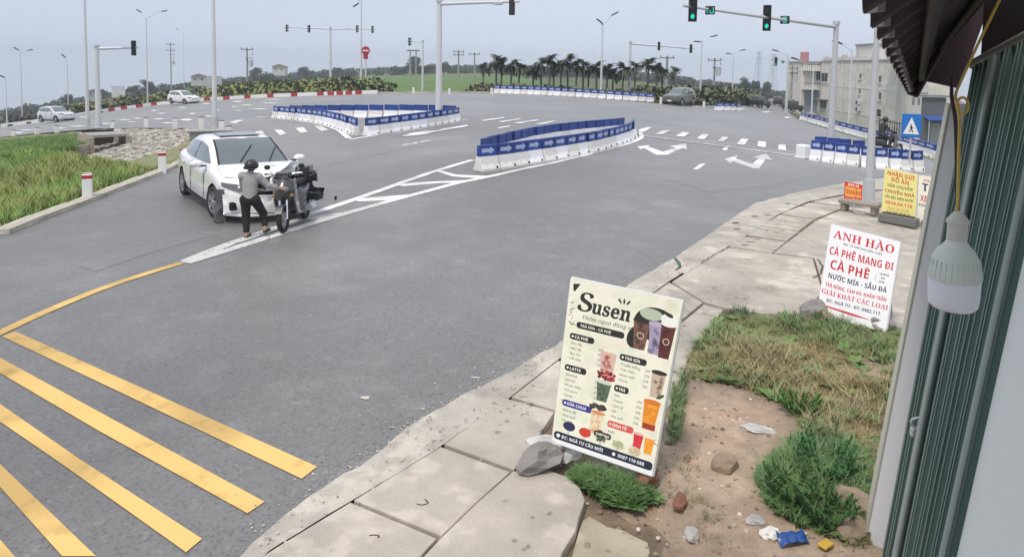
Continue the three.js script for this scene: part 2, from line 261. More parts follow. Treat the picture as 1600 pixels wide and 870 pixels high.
// chequered give-way bars on the road to the left
for (const [x, y, w, h] of [[290, 187.5, 13, 1.6], [325, 181.8, 7, 1.2], [262, 192.5, 12, 0.9], [247, 186.2, 11, 0.8], [214, 185.2, 8, 0.8], [195, 187.6, 12, 0.8], [205, 191, 9, 0.7], [285, 168.6, 9, 0.8], [252, 177.4, 9, 0.7], [240, 173, 7, 0.7], [322, 162.3, 9, 0.8], [365, 167, 6, 0.6], [372, 173.5, 6, 0.7], [338, 172, 6, 0.6], [165, 193.6, 14, 0.9], [118, 197.4, 16, 0.9], [92, 200.6, 12, 0.9], [40, 203.4, 14, 0.9], [28, 207.6, 12, 0.9], [128, 183, 8, 0.8], [372, 158.8, 11, 0.8], [420, 161.2, 16, 0.8], [385, 164.4, 12, 0.6], [430, 155.6, 18, 0.6], [300, 177.6, 8, 0.7], [402, 170.5, 18, 0.8]]) paint('give_way_bar', [[x - w, y + h * 0.6], [x - w * 0.2, y - h], [x + w, y - h * 0.7], [x + w * 0.25, y + h]]);
paintLine('edge_line', [[420, 162], [470, 158], [530, 153]], 0.3);
for (const q of [[[1118, 167.5], [1128, 166], [1136, 167], [1126, 168.4]], [[1150, 170.6], [1160, 169.6], [1168, 170.6], [1158, 171.7]], [[1190, 175], [1200, 174], [1206, 175], [1196, 176.2]], [[1224, 183.5], [1232, 182.4], [1238, 183.6], [1230, 184.8]], [[1080, 166.4], [1090, 165.7], [1098, 166.4], [1088, 167.2]]]) paint('lane_dash', q);
// repaired asphalt strips, each a thin newer layer with its own edge
{
  const dusty = { ior: 1.8, sheen: 1, sheenRoughness: 0.4, sheenColor: new THREE.Color().setRGB(0.84, 0.81, 0.77) }, phys = (c, r, e) => new THREE.MeshPhysicalMaterial({ color: new THREE.Color().setRGB(...c), roughness: r, ...e });
  const patchMat = phys([0.84, 0.84, 0.85], 0.5, { map: asphaltTex, ...dusty }), lightMat = phys([1.0, 1.0, 0.99], 0.5, { map: asphaltTex, ...dusty });
  setting('asphalt_seam', band(along(curve2(PX([[0, 514], [60, 486], [146, 449], [215, 426], [284, 406], [390, 368]]), 40), 0.5), 0.26, 0.004), patchMat, road);
  for (const q of [[[430, 262], [560, 236], [640, 222], [700, 212], [716, 215], [640, 230], [560, 248], [450, 272]], [[1040, 280], [1120, 288], [1200, 275], [1260, 268], [1280, 275], [1190, 292], [1110, 300]], [[120, 415], [230, 380], [350, 352], [360, 360], [240, 393], [150, 424]]]) setting('asphalt_wear', drape(PX(q), 0.003, 1.5, 6), lightMat, road);
}
// small litter and pale stains lying on the near lane
for (const [px, py, r] of [[570, 622, 0.032], [612, 668, 0.015], [742, 590, 0.03], [618, 321, 0.04], [634, 322, 0.03], [760, 376, 0.03], [660, 640, 0.015]]) {
  const p = P(px, py), a = rr(0, 6), pts = []; for (let i = 0; i < 9; i++) { const t = i / 9 * Math.PI * 2, k = r * rr(0.6, 1.3); pts.push([p.x + Math.cos(t) * k * 1.5, p.D + Math.sin(t) * k]); }
  setting('paint_spot', drape(pts, 0.005, 0), M.cement, road);
}

// ---------------------------------------------------------------- far kerb, painted red and white
{
  const kerb = settingGroup('kerb');
  const line = (pxs) => PX(pxs);
  const redAt = [172, 193, 217, 241, 325, 355, 388, 424, 461, 502, 518, 532, 546, 561];
  const top = [[0, 199], [60, 191], [120, 182], [180, 172.5], [240, 164.5], [300, 158.5], [400, 152.5], [500, 149], [580, 146.5], [600, 146]];
  const yAt = (px) => { let i = 0; while (i < top.length - 2 && px > top[i + 1][0]) i++; return mix(top[i][1], top[i + 1][1], (px - top[i][0]) / (top[i + 1][0] - top[i][0])); };
  const cuts = [0, 30, 60, 90, 120, 145];
  for (const r of redAt) { cuts.push(r - 5, r + 5); } cuts.push(590);
  cuts.sort((a, b) => a - b);
  for (let i = 0; i < cuts.length - 1; i++) {
    const a = P(cuts[i], yAt(cuts[i])), b = P(cuts[i + 1], yAt(cuts[i + 1])), mid = (cuts[i] + cuts[i + 1]) / 2, red = redAt.some((r) => Math.abs(r - mid) < 1.5);
    const L = a.v.distanceTo(b.v), c = a.v.clone().add(b.v).multiplyScalar(0.5), m = part('kerb_block', bx(L - 0.03, 1.5, 0.35, 0, -0.36, 0), red ? M.redPaint : M.whitePaint, kerb);
    m.position.copy(c); m.quaternion.setFromUnitVectors(v3(1, 0, 0), b.v.clone().sub(a.v).normalize());
    if (!red && mid < 160) { const d = part('drain_gap', bx(0.5, 0.2, 0.02, 0, 0.12, 0.182), M.dark, kerb); d.position.copy(c); d.quaternion.copy(m.quaternion); }
  }
  const far = along(PX([[592, 146], [700, 145], [770, 145]]), 3);
  for (let i = 0; i < far.length - 1; i++) { const a = at3(...far[i]), b = at3(...far[i + 1]); const m = part('kerb_block', bx(a.distanceTo(b) - 0.02, 1.1, 0.3, 0, -0.4, 0), M.kerb, kerb); m.position.copy(a.add(b).multiplyScalar(0.5)); m.rotation.y = Math.atan2(far[i + 1][1] - far[i][1], far[i + 1][0] - far[i][0]); }
  // kerb stones along the grass verge
  const near = along(vergeEdge.slice(0, 6), 1.2);
  for (let i = 0; i < near.length - 1; i++) { const a = at3(...near[i]), b = at3(...near[i + 1]); const m = part('kerb_stone', bx(a.distanceTo(b) - 0.012, 0.5, 0.26, 0, -0.17 + rr(-0.008, 0.008), 0), M.kerb, kerb); m.position.copy(a.add(b).multiplyScalar(0.5)); m.rotation.y = Math.atan2(near[i + 1][1] - near[i][1], near[i + 1][0] - near[i][0]); }
}

// ---------------------------------------------------------------- pavement in front of the shop
const pavement = settingGroup('pavement');
const dirtOutline = PX([[900, 775], [905, 720], [1040, 640], [1052, 590], [1085, 545], [1130, 492], [1180, 500], [1260, 500], [1330, 508], [1428, 528], [1500, 545], [1560, 870], [1480, 960], [1100, 990], [1000, 905], [1010, 850], [950, 830], [912, 800]]);
{
  const inner = [[215 + 215, 868], [548, 797], [620, 753], [690, 708], [742, 672], [795, 632], [835, 600], [873, 570], [930, 528], [985, 490], [1040, 450], [1110, 404], [1160, 374], [1215, 338], [1262, 318], [1320, 306], [1400, 296], [1470, 290]];
  // the trowelled cement strip that ramps down to the road, with its ragged edge
  const out = [], inn = [];
  const E = along([[nearEdge[0][0] - 1.6, nearEdge[0][1] - 3.4], ...nearEdge], 0.09), I = along([[PX([inner[0]])[0][0] - 1.5, PX([inner[0]])[0][1] - 3.3], ...PX(inner)], 0.3);
  const pos = [], uv = [], K = 5, n = E.length - 1;
  const Iat = (t) => { const f = t * (I.length - 1), i = Math.min(I.length - 2, Math.floor(f)); return [mix(I[i][0], I[i + 1][0], f - i), mix(I[i][1], I[i + 1][1], f - i)]; };
  const cell = (i, k) => {
    const a = E[i], b = Iat(i / n), s = k / K, wob = (1 - s) * ((fbm(i * 0.09 + 3, 1.5, 9999, 7, 4) - 0.5) * 0.38 + (hash2(i, 3, 2) - 0.5) * 0.03);
    const dx = b[0] - a[0], dD = b[1] - a[1], l = Math.hypot(dx, dD) || 1, over = s * s * (i / n > 0.42 ? 0.16 : 0.0), x = mix(a[0], b[0], s) + dx / l * (wob + over), D = mix(a[1], b[1], s) + dD / l * (wob + over);
    return [x, H(x, D) + (k === 0 ? -0.01 : 0.024 + 0.036 * s + (fbm(x * 3 + 20, D * 3, 9999, 17, 3) - 0.5) * 0.014), -D, x, D];
  };
  for (let i = 0; i < n; i++) for (let k = 0; k < K; k++) for (const c of [cell(i, k), cell(i, k + 1), cell(i + 1, k), cell(i + 1, k), cell(i, k + 1), cell(i + 1, k + 1)].reverse()) { pos.push(c[0], c[1], c[2]); uv.push(c[3], c[4]); }
  const g = new THREE.BufferGeometry(); g.setAttribute('position', new THREE.Float32BufferAttribute(pos, 3)); g.setAttribute('uv', new THREE.Float32BufferAttribute(uv, 2)); g.computeVertexNormals();
  const gn = g.attributes.normal; if (gn.getY(0) + gn.getY(30) < 0) { const p = g.attributes.position, u = g.attributes.uv; for (let i = 0; i < p.count; i += 3) { const a = [p.getX(i), p.getY(i), p.getZ(i)], ua = [u.getX(i), u.getY(i)]; p.setXYZ(i, p.getX(i + 2), p.getY(i + 2), p.getZ(i + 2)); p.setXYZ(i + 2, ...a); u.setXY(i, u.getX(i + 2), u.getY(i + 2)); u.setXY(i + 2, ...ua); } g.computeVertexNormals(); }
  setting('cement_strip', g, M.cement, pavement);
  // bed under the slabs: seen only in the joints
  const bed = [...PX(inner), [nearEdge.at(-1)[0] + 20, nearEdge.at(-1)[1] - 3], [22, 2], [10, -5], [-2, -4], [I[0][0], I[0][1]]];
  setting('pavement_bed', drape(bed, 0.012, 3, 7), M.bed, pavement);
  const slab = (px, lift = 0.06, mat = M.concrete, name = 'slab') => {
    const pts = PX(px), cx = pts.reduce((s, p) => s + p[0], 0) / pts.length, cD = pts.reduce((s, p) => s + p[1], 0) / pts.length;
    const g = extrude(pts, lift + 0.04, 0.008), p = g.attributes.position, tilt = rr(-0.006, 0.006), u = new Float32Array(p.count * 2);
    for (let i = 0; i < p.count; i++) { const x = p.getX(i), D = p.getY(i), z = p.getZ(i); u[2 * i] = x; u[2 * i + 1] = D + z; p.setXYZ(i, x, H(x, D) - 0.04 + z + tilt * (x - cx), -D); }
    g.setAttribute('uv', new THREE.BufferAttribute(u, 2)); g.computeVertexNormals(); return setting(name, g, mat, pavement);
  };
  slab([[433, 871], [547, 800], [682, 857], [640, 905], [545, 960], [330, 940]]);
  slab([[553, 796], [688, 711], [797, 752], [742, 802], [690, 853]]);
  slab([[694, 707], [793, 635], [866, 656], [838, 700], [803, 748]], 0.062);
  slab([[799, 631], [872, 573], [960, 592], [930, 630], [870, 653]], 0.058);
  slab([[877, 569], [930, 530], [1010, 546], [965, 590]], 0.06);
  slab([[934, 527], [986, 491], [1046, 448], [1098, 480], [1050, 520], [1014, 543]], 0.055);
  slab([[1018, 546], [1052, 523], [1100, 483], [1131, 491], [1112, 515], [1096, 538], [1078, 562], [1068, 590], [1056, 622], [1046, 645], [1022, 640], [990, 612], [970, 593]], 0.05, M.cement, 'broken_pad');
  // worn apron and poured pads
  slab([[648, 905], [692, 857], [745, 804], [801, 754], [848, 748], [884, 762], [906, 780], [914, 800], [905, 826], [899, 850], [880, 880], [850, 960]], 0.075, M.concrete, 'concrete_apron');
  slab([[904, 838], [910, 822], [920, 815], [934, 822], [950, 832], [972, 836], [990, 846], [1012, 856], [1016, 872], [1000, 905], [960, 960], [880, 930]], 0.03, std([0.78, 0.76, 0.66], 0.95, { map: concreteTex, bumpMap: concreteBump, bumpScale: 0.01 }), 'concrete_apron');
  slab([[1050, 446], [1112, 406], [1137, 392], [1205, 402], [1270, 410], [1285, 460], [1262, 497], [1190, 497], [1132, 488], [1100, 478]], 0.05);
  slab([[1139, 390], [1164, 374], [1228, 383], [1207, 400]], 0.048); slab([[1166, 372], [1188, 358], [1247, 367], [1230, 381]], 0.05);
  slab([[1190, 357], [1218, 340], [1272, 347], [1249, 365]], 0.052); slab([[1221, 338], [1264, 320], [1320, 327], [1275, 345]], 0.046);
  slab([[1209, 401.5], [1232, 383], [1278, 348], [1324, 328], [1400, 318], [1480, 330], [1480, 420], [1432, 440], [1430, 524], [1330, 506], [1268, 498], [1288, 462], [1273, 409]], 0.055);
  slab([[1268, 318], [1322, 308], [1400, 298], [1560, 290], [1560, 400], [1484, 418], [1482, 328], [1400, 316], [1324, 325]], 0.05);
  // cracks: narrow trenches of dark grit between broken edges
  const crack = (px, w) => setting('crack', band(along(PX(px), 0.05).map((p, i) => [p[0] + (hash2(i, 1, 3) - 0.5) * 0.025, p[1] + (hash2(i, 2, 3) - 0.5) * 0.025]), w, 0.079), M.soil, pavement);
  crack([[876, 760], [868, 772], [875, 790], [888, 806], [890, 822], [876, 836], [868, 850]], 0.008);
  crack([[1278, 412], [1286, 425], [1282, 436], [1270, 442]], 0.02); crack([[1140, 392], [1118, 404], [1096, 418]], 0.014);
  // rows of small drain slots and loops of rusty wire left in the slabs
  for (const [px, py] of [[1150, 352], [1180, 342], [1200, 340], [1152, 362], [1196, 365], [1212, 368], [1174, 375], [1184, 379], [1174, 383], [1165, 388], [1232, 322], [1243, 324], [1255, 326], [1208, 341], [1222, 365]]) { const p = P(px, py); setting('slot', bx(0.11, 0.012, 0.05, p.x, H(p.x, p.D) + 0.052, -p.D), std([0.13, 0.115, 0.1], 1), pavement); }
  for (const [px, py, s] of [[660, 800, 0.04], [583, 858, 0.04], [820, 662, 0.03]]) { const p = P(px, py), y = H(p.x, p.D) + 0.062, a = rr(0, 6), pts = []; for (let i = 0; i < 7; i++) { const t = a + i * 0.75, k = s * rr(0.7, 1.1); pts.push([p.x + Math.cos(t) * k, y + 0.006, -p.D + Math.sin(t) * k * 0.8]); } setting('wire_loop', tube(pts.slice(0, 4 + Math.floor(rnd() * 3)), 0.0045, 18, 5), std([0.06, 0.045, 0.035], 0.9), pavement); }
}
{ // bare earth beside the pavement
  const bumps = (x, D) => 0.05 + (fbm(x * 2.2 + 30, D * 2.2 + 30, 9999, 27, 4) - 0.5) * 0.11 - 0.05 * (1 - smooth(0, 0.25, edgeDist(dirtOutline, x, D)));
  const g = drape(dirtOutline, bumps, 0.16, 9); const m = setting('bare_earth', g, M.dirt);
}
// ---------------------------------------------------------------- water-filled traffic barriers
const facing = (p) => Math.atan2(-p.x, -p.z);                           // local +z turned to the viewer's side
const barrierGeo = (() => {
  const prof = [[-0.2, 0], [0.2, 0], [0.2, 0.07], [0.13, 0.2], [0.1, 0.41], [-0.1, 0.41], [-0.13, 0.2], [-0.2, 0.07]];
  const body = extrude(prof, 0.9, 0.015).translate(0, 0, -0.45).rotateY(Math.PI / 2);
  const arrow = [[-0.33, -0.055], [0.1, -0.055], [0.1, -0.11], [0.34, 0], [0.1, 0.11], [0.1, 0.055], [-0.33, 0.055]];
  return {
    base: join([body, bx(0.05, 0.36, 0.12, 0.475, 0.19, 0), bx(0.02, 0.22, 0.02, -0.2, 0.2, 0.155, -0.17), bx(0.02, 0.22, 0.02, 0.2, 0.2, 0.155, -0.17)]),
    plug: new THREE.CylinderGeometry(0.035, 0.035, 0.05, 8).rotateX(Math.PI / 2).translate(0.3, 0.1, 0.19),
    panel: join([rbx(0.93, 0.31, 0.07, 0.02, 0, 0.575, 0), bx(0.93, 0.03, 0.1, 0, 0.715, 0), bx(0.93, 0.03, 0.1, 0, 0.435, 0), bx(0.04, 0.3, 0.1, -0.445, 0.575, 0), bx(0.04, 0.3, 0.1, 0.445, 0.575, 0)]),
    arrow: extrude(arrow, 0.008).translate(0, 0.575, 0.036),
  };
})();
const whiteVariants = [M.whiteShell, std([0.74, 0.73, 0.71], 0.6), std([0.86, 0.86, 0.87], 0.5)], blueVariants = [M.blueShell, std([0.02, 0.055, 0.25], 0.5), std([0.025, 0.07, 0.31], 0.45)];
const arrowMat = std([0.4, 0.47, 0.68], 0.5);
function barrierRow(px, n, outward, label, group, opts = {}) {
  const path = curve2(PX(px), 120), L = path.reduce((s, p, i) => i ? s + Math.hypot(p[0] - path[i - 1][0], p[1] - path[i - 1][1]) : 0, 0), step = L / n;
  const pts = along(path, step / 2);
  for (let i = 0; i < n; i++) {
    const a = pts[2 * i], b = pts[Math.min(pts.length - 1, 2 * i + 2)], m = pts[2 * i + 1] ?? a;
    let ang = Math.atan2(b[1] - a[1], b[0] - a[0]); if (outward < 0) ang += Math.PI;
    const o = thing('traffic_barrier', label(i), 'traffic barrier', at3(m[0] + rr(-0.03, 0.03), m[1] + rr(-0.03, 0.03), opts.lift ?? 0.0), ang + rr(-0.055, 0.055), group);
    o.scale.set(step * 0.985, opts.high ?? 1, 1);
    const w = part('base', barrierGeo.base, whiteVariants[Math.floor(rnd() * 3)], o); part('plug', barrierGeo.plug, M.dark, w);
    if (!opts.bare) { const p = part('panel', barrierGeo.panel, blueVariants[Math.floor(rnd() * 3)], o); if (opts.arrow !== false) { const r = part('arrow', barrierGeo.arrow, arrowMat, p); if (opts.flip) r.rotation.y = 0; } }
  }
}
// with D as the second axis, turning by +angle about y keeps local +z on the viewer's side for a path that runs to the right
barrierRow([[744, 268], [800, 260.5], [860, 250], [920, 239], [957, 229], [984, 219], [990, 212]], 19, 1, (i) => `${ORD[i]} white and blue barrier from the nose, near side of the teardrop island`, 'barriers of the teardrop island', { high: 0.97 });
barrierRow([[752, 254], [800, 238], [850, 225.5], [905, 217], [950, 211.5], [976, 208.5]], 18, -1, (i) => `${ORD[i]} barrier from the nose, far side of the teardrop island, plain blue back`, 'barriers of the teardrop island', { high: 0.97 });
barrierRow([[570, 212.5], [620, 206], [670, 198], [716, 189.5]], 11, 1, (i) => `${ORD[i]} white and blue barrier from the corner, right-hand side of the triangular island`, 'barriers of the triangular island');
barrierRow([[427, 185], [465, 188.5], [500, 194], [530, 202], [557, 212]], 17, 1, (i) => `${ORD[i]} white and blue barrier from the narrow tip, curved side of the triangular island`, 'barriers of the triangular island');
barrierRow([[452, 184.5], [520, 184], [600, 184], [660, 184.5], [712, 186.5]], 12, -1, (i) => `${ORD[i]} barrier along the straight back side of the triangular island, plain blue`, 'barriers of the triangular island');
barrierRow([[1268, 250], [1300, 254.5], [1350, 261], [1400, 266], [1440, 269]], 9, 1, (i) => `${ORD[i]} barrier in the front row of the island with the tall signal mast`, 'barriers of the signal mast island');
barrierRow([[1272, 241], [1310, 245], [1350, 249]], 4, -1, (i) => `${ORD[i]} barrier in the back row of the island with the tall signal mast`, 'barriers of the signal mast island');
barrierRow([[772, 145.5], [840, 148], [900, 151.5], [960, 155.5], [1022, 160]], 22, 1, (i) => `${ORD[i]} small distant barrier in the row in front of the palm trees`, 'barriers in front of the palms', { high: 1.15 });
barrierRow([[1252, 187], [1285, 196.5], [1310, 204], [1340, 212.5], [1400, 229], [1462, 248]], 20, 1, (i) => `${ORD[i]} barrier in the row in front of the grey concrete building`, 'barriers in front of the building');
barrierRow([[1119, 172], [1140, 172.6], [1158, 173]], 4, 1, (i) => `${ORD[i]} stray barrier out on the road beyond the zebra crossing`, 'stray barriers on the far road', { high: 0.9 });
{ // flexible delineator in front of the signal mast island
  const p = P(1421, 266), o = thing('striped_marker_post', 'thin red and white striped post below the pedestrian crossing sign', 'marker post', p.v);
  for (let i = 0; i < 5; i++) part('band', cyl(0.035, 0.035, 0.19, 10, 0, i * 0.19 + 0.02, 0), i % 2 ? M.whitePaint : M.redPaint, o);
  part('foot', cyl(0.11, 0.09, 0.03, 12), M.rubber, o);
  const q = P(1255, 247), e = thing('end_block', 'low white plastic end block at the tip of the signal mast island', 'traffic block', q.v, 0.5); part('body', rbx(0.35, 0.5, 0.4, 0.05, 0, 0.25, 0), M.whiteShell, e); part('foot', rbx(0.42, 0.06, 0.46, 0.02, 0, 0.03, 0), whiteVariants[1], e);
}

// ---------------------------------------------------------------- signal masts
const greenLens = std([0.01, 0.12, 0.09], 0.3, { emissive: new THREE.Color().setRGB(0.0, 0.5, 0.37), emissiveIntensity: 1 });
const offLens = std([0.03, 0.03, 0.03], 0.25);
const headGeo = rbx(0.3, 0.98, 0.16, 0.03, 0, 0, 0), visorGeo = new THREE.CylinderGeometry(0.115, 0.115, 0.2, 12, 1, true, Math.PI * 0.28, Math.PI * 1.44).rotateX(Math.PI / 2), lensGeo = new THREE.CylinderGeometry(0.1, 0.1, 0.02, 16).rotateX(Math.PI / 2);
const arrowLit = extrude([[-0.02, -0.07], [0.02, -0.07], [0.02, 0.02], [0.06, 0.02], [0, 0.085], [-0.06, 0.02], [-0.02, 0.02]], 0.01).rotateZ(Math.PI / 2);
const arrowLens = join([new THREE.CylinderGeometry(0.1, 0.1, 0.012, 16).rotateX(Math.PI / 2).scale(0.62, 0.9, 1), arrowLit]);
function signalHead(parent, p, yaw, lit, s = 1) {
  const h = part('signal_head', headGeo, M.dark, parent); h.position.copy(p); h.rotation.y = yaw; h.scale.setScalar(s);
  for (let k = 0; k < 3; k++) { const on = lit && k === 2, y = 0.31 - 0.31 * k; const l = part('lens', on ? arrowLens : lensGeo, on ? greenLens : offLens, h); l.position.set(0, y, 0.09); const v = part('visor', visorGeo, M.dark, h); v.position.set(0, y, 0.17); }
  return h;
}
function mast(label, px, base, top, r, arm, heads, extra = {}) {
  const b = P(px, base), D = b.D, topY = up(px, top, D), o = thing('signal_mast', label, 'traffic light', b.v), rel = (p) => p.clone().sub(b.v);
  part('pole', cyl(r * 1.15, r * 0.8, topY - b.v.y + 0.2, 14), extra.mat ?? M.steelLight, o); part('base_plate', [rbx(r * 4, 0.04, r * 4, 0.01, 0, 0.02, 0), cyl(r * 1.5, r * 1.25, 0.35, 14)], M.steel, o);
  part('cap', cyl(r * 1.1, r * 1.1, 0.16, 12, 0, topY - b.v.y + 0.08, 0), M.steel, o);
  arm.forEach(([ax, ay, aD]) => part('arm', rod(v3(0, topY - b.v.y, 0), rel(V(ax, ay, D * (aD ?? 1))), r * 0.62, r * 0.38), extra.mat ?? M.steelLight, o));
  for (const [hx, hy, hD, kind, s] of heads) {
    const w = V(hx, hy, D * (hD ?? 1)), p = rel(w), yaw = kind === 'back' ? facing(w) + Math.PI + (extra.skew ?? 0) : kind === 'side' ? facing(w) + 1.5 : kind === 'left' ? facing(w) - 1.2 : facing(w) + (extra.skew ?? 0);
    if (kind === 'box') { const c = part('countdown_box', rbx(0.34, 0.3, 0.14, 0.02), M.dark, o); c.position.copy(p); c.rotation.y = facing(w); if (s) { const d = part('display', s, greenLens, c); d.position.z = 0.075; } }
    else if (kind === 'camera') { const c = part('camera', [rbx(0.5, 0.16, 0.16, 0.03), rod(v3(0, 0, 0), v3(0, -0.1, 0), 0.04)], M.steel, o); c.position.copy(p); }
    else signalHead(o, p, yaw, kind === 'lit', s ?? 1);
  }
  return o;
}
const seg8 = [bx(0.1, 0.025, 0.01, 0, 0.1), bx(0.1, 0.025, 0.01, 0, 0), bx(0.1, 0.025, 0.01, 0, -0.1), bx(0.025, 0.1, 0.01, -0.055, 0.05), bx(0.025, 0.1, 0.01, 0.055, 0.05), bx(0.025, 0.1, 0.01, -0.055, -0.05), bx(0.025, 0.1, 0.01, 0.055, -0.05)];
const seg12 = [bx(0.025, 0.2, 0.01, -0.1, 0), bx(0.1, 0.025, 0.01, 0.06, -0.1), bx(0.025, 0.1, 0.01, 0.0, -0.05), bx(0.025, 0.2, 0.01, 0.11, 0)];
mast('tall signal mast with two green arrow lights over the nearer road', 1298, 240, 42, 0.125, [[1068, 9, 0.86]], [[1083, 12, 0.867, 'lit'], [1199, 28, 0.935, 'lit'], [1110, 16, 0.88, 'box', seg12], [1227, 31, 0.95, 'box', seg8]], { mat: M.steel });
mast('pale signal mast standing in the triangular island, its arm reaching right', 685, 186, 6, 0.16, [[812, 2, 0.93]], [[800, 8, 0.935, 'back'], [778, 5, 0.94, 'camera']]);
mast('signal mast with arms to both sides carrying four dark lights', 516, 142, 45, 0.15, [[440, 42], [586, 45]], [[447, 44, 1, 'side'], [483, 45, 1, 'left'], [557, 45, 1, 'side'], [581, 46, 1, 'side'], [545, 45, 0.995, 'camera'], [516, 97, 0.99, 'camera']]);
mast('short signal mast with one dark light, beside the paddy field', 660, 141, 66, 0.12, [[634, 64]], [[639, 65, 1, 'side']]);
mast('signal mast in front of the palms with two small dark lights', 983, 150, 68, 0.16, [[1086, 76]], [[1030, 72, 1, 'front'], [1080, 76, 1, 'front'], [1018, 71, 1, 'camera'], [1068, 75, 1, 'camera']]);
mast('signal mast with one dark light on the road at far left', 153, 199, 76, 0.16, [[214, 74]], [[208, 75, 1, 'front'], [197, 74, 1, 'camera']]);
mast('distant signal mast with two green lights beside the far road', 1229, 174, 96, 0.13, [[1205, 90]], [[1213, 96, 0.99, 'lit', 1.15], [1224, 97, 0.99, 'box', seg8]]);

// ---------------------------------------------------------------- street lamps
function lamp(label, px, base, top, r, tips, mat = M.steelLight, group = 'street lamps') {
  const b = P(px, base), D = b.D, topY = up(px, top, D) - b.v.y, o = thing('street_lamp', label, 'street lamp', b.v, 0, group);
  part('pole', cyl(r * 1.1, r * 0.6, topY, 12), mat, o); part('base_plate', [cyl(r * 2.2, r * 2.2, 0.04, 12), cyl(r * 1.6, r * 1.4, 0.6, 12)], M.steel, o);
  for (const [tx, ty, tD] of tips) {
    const e = V(tx, ty, D * (tD ?? 1)).sub(b.v), root = v3(0, topY - 0.25, 0), dir = e.clone().sub(root), midp = root.clone().add(dir.clone().multiplyScalar(0.5)).add(v3(0, dir.length() * 0.06, 0));
    part('arm', tube([root, midp, e], r * 0.35, 8, 6), mat, o);
    const hd = part('lamp_head', [rbx(0.85, 0.1, 0.28, 0.04), rbx(0.5, 0.05, 0.22, 0.02, 0.08, -0.06, 0)], M.dark, o); hd.position.copy(e); hd.quaternion.setFromUnitVectors(v3(1, 0, 0), v3(dir.x, dir.y * 0.5, dir.z).normalize());
  }
  return o;
}
lamp('faint far lamp post at the left picture edge', 10, 197, 120, 0.07, [[1, 119]]);
lamp('far lamp post second from the left picture edge', 34, 190, 80, 0.08, [[24, 76], [46, 78]]);
lamp('far lamp post left of the big post by the culvert', 106, 179, 94, 0.08, [[98, 87]]);
lamp('big grey lamp post beside the leftmost signal mast', 136, 198, -14, 0.12, [[122, -20], [152, -22]]);
lamp('lamp post with two raised arms above the distant shrubs', 230, 164, 27, 0.1, [[216, 17], [256, 17]]);
lamp('slim lamp post with a single arm, behind the white sport utility car', 287, 146, 52, 0.08, [[276, 45]]);
lamp('big lamp post just behind the crashed white car', 335, 200, -30, 0.12, [[318, -40], [352, -42]]);
lamp('lamp post beside the no-entry sign at the far kerb', 564, 143, -6, 0.13, [[556, 8], [575, -16]]);
lamp('lamp post standing in front of the palm trees', 939, 150, 36, 0.12, [[961, 21], [937, 33]]);
lamp('lamp post behind the dark green car', 1094, 160, 62, 0.1, [[1116, 56], [1090, 65]]);
lamp('distant lamp post right of the electricity pole with transformers', 1144, 158, 82, 0.1, [[1161, 78], [1139, 84]]);
lamp('lamp post in front of the long grey building wall', 1326, 204, 76, 0.075, [[1309, 66]]);
lamp('lamp post next to the distant green traffic lights', 1228, 175, 84, 0.09, [[1212, 79]]);
lamp('lamp post at the street front of the grey building', 1268, 189, 105, 0.08, [[1243, 92]]);
lamp('thick grey lamp post with small signs tied at its foot', 1357, 322, -8, 0.085, [[1330, -40]], M.steel);

// ---------------------------------------------------------------- electricity poles and pylons
function powerPole(label, px, base, top, arms, extra = false, r = 0.15) {
  const b = P(px, base), D = b.D, h = up(px, top, D) - b.v.y, o = thing('electricity_pole', label, 'utility pole', b.v, facing(b.v), 'electricity poles');
  part('pole', cyl(r * 1.2, r * 0.8, h, 10), std([0.32, 0.32, 0.31], 0.9), o);
  arms.forEach((k) => { part('crossarm', bx(1.9, 0.12, 0.1, 0, h * k, 0.12), M.wood, o); for (const x of [-0.8, 0, 0.8]) part('insulator', cyl(0.06, 0.04, 0.28, 8, x, h * k + 0.06, 0.12), M.dark, o); });
  if (extra) { part('transformer', [cyl(0.35, 0.35, 0.9, 12, 0.55, h * 0.6, 0.3), bx(0.9, 0.06, 0.6, 0.4, h * 0.6 - 0.04, 0.3)], M.steel, o); part('fuse_rack', [bx(1.2, 0.08, 0.08, 0.3, h * 0.78, 0.15), cyl(0.05, 0.05, 0.4, 6, 0.1, h * 0.7, 0.2), cyl(0.05, 0.05, 0.4, 6, 0.6, h * 0.7, 0.2), cyl(0.05, 0.05, 0.4, 6, 0.8, h * 0.84, 0.2)], M.dark, o); }
  return o;
}
powerPole('electricity pole with transformer gear above the left shrubs', 267, 150, 67, [0.97, 0.86], true);
powerPole('electricity pole right of the double notice board', 386, 146, 75, [0.97], true);
powerPole('electricity pole left of the pair beyond the paddy field', 716, 128, 79, [0.96, 0.86]);
powerPole('electricity pole right of the pair beyond the paddy field', 741, 128, 82, [0.94]);
powerPole('dark electricity pole among the palms', 1041, 150, 88, [0.96], false, 0.2);
powerPole('electricity pole with hanging gear right of the dark green car', 1115, 156, 91, [0.95], true);
powerPole('distant pole beside the parked trucks on the far road', 1236, 168, 100, [0.9, 0.8], true);
{
  const a = P(640.5, 122), o = thing('twin_pole_frame', 'twin electricity poles joined by a crossbeam near the round trees', 'utility pole', a.v, facing(a.v)); const h = up(645, 77, a.D) - a.v.y, w = 9 / FOCAL * a.D;
  for (const x of [0, w]) part('pole', cyl(0.2, 0.15, h, 8, x, 0, 0), std([0.32, 0.32, 0.31], 0.9), o); part('crossbeam', bx(w * 2.2, 0.3, 0.2, w / 2, h - 0.3, 0), M.wood, o);
}
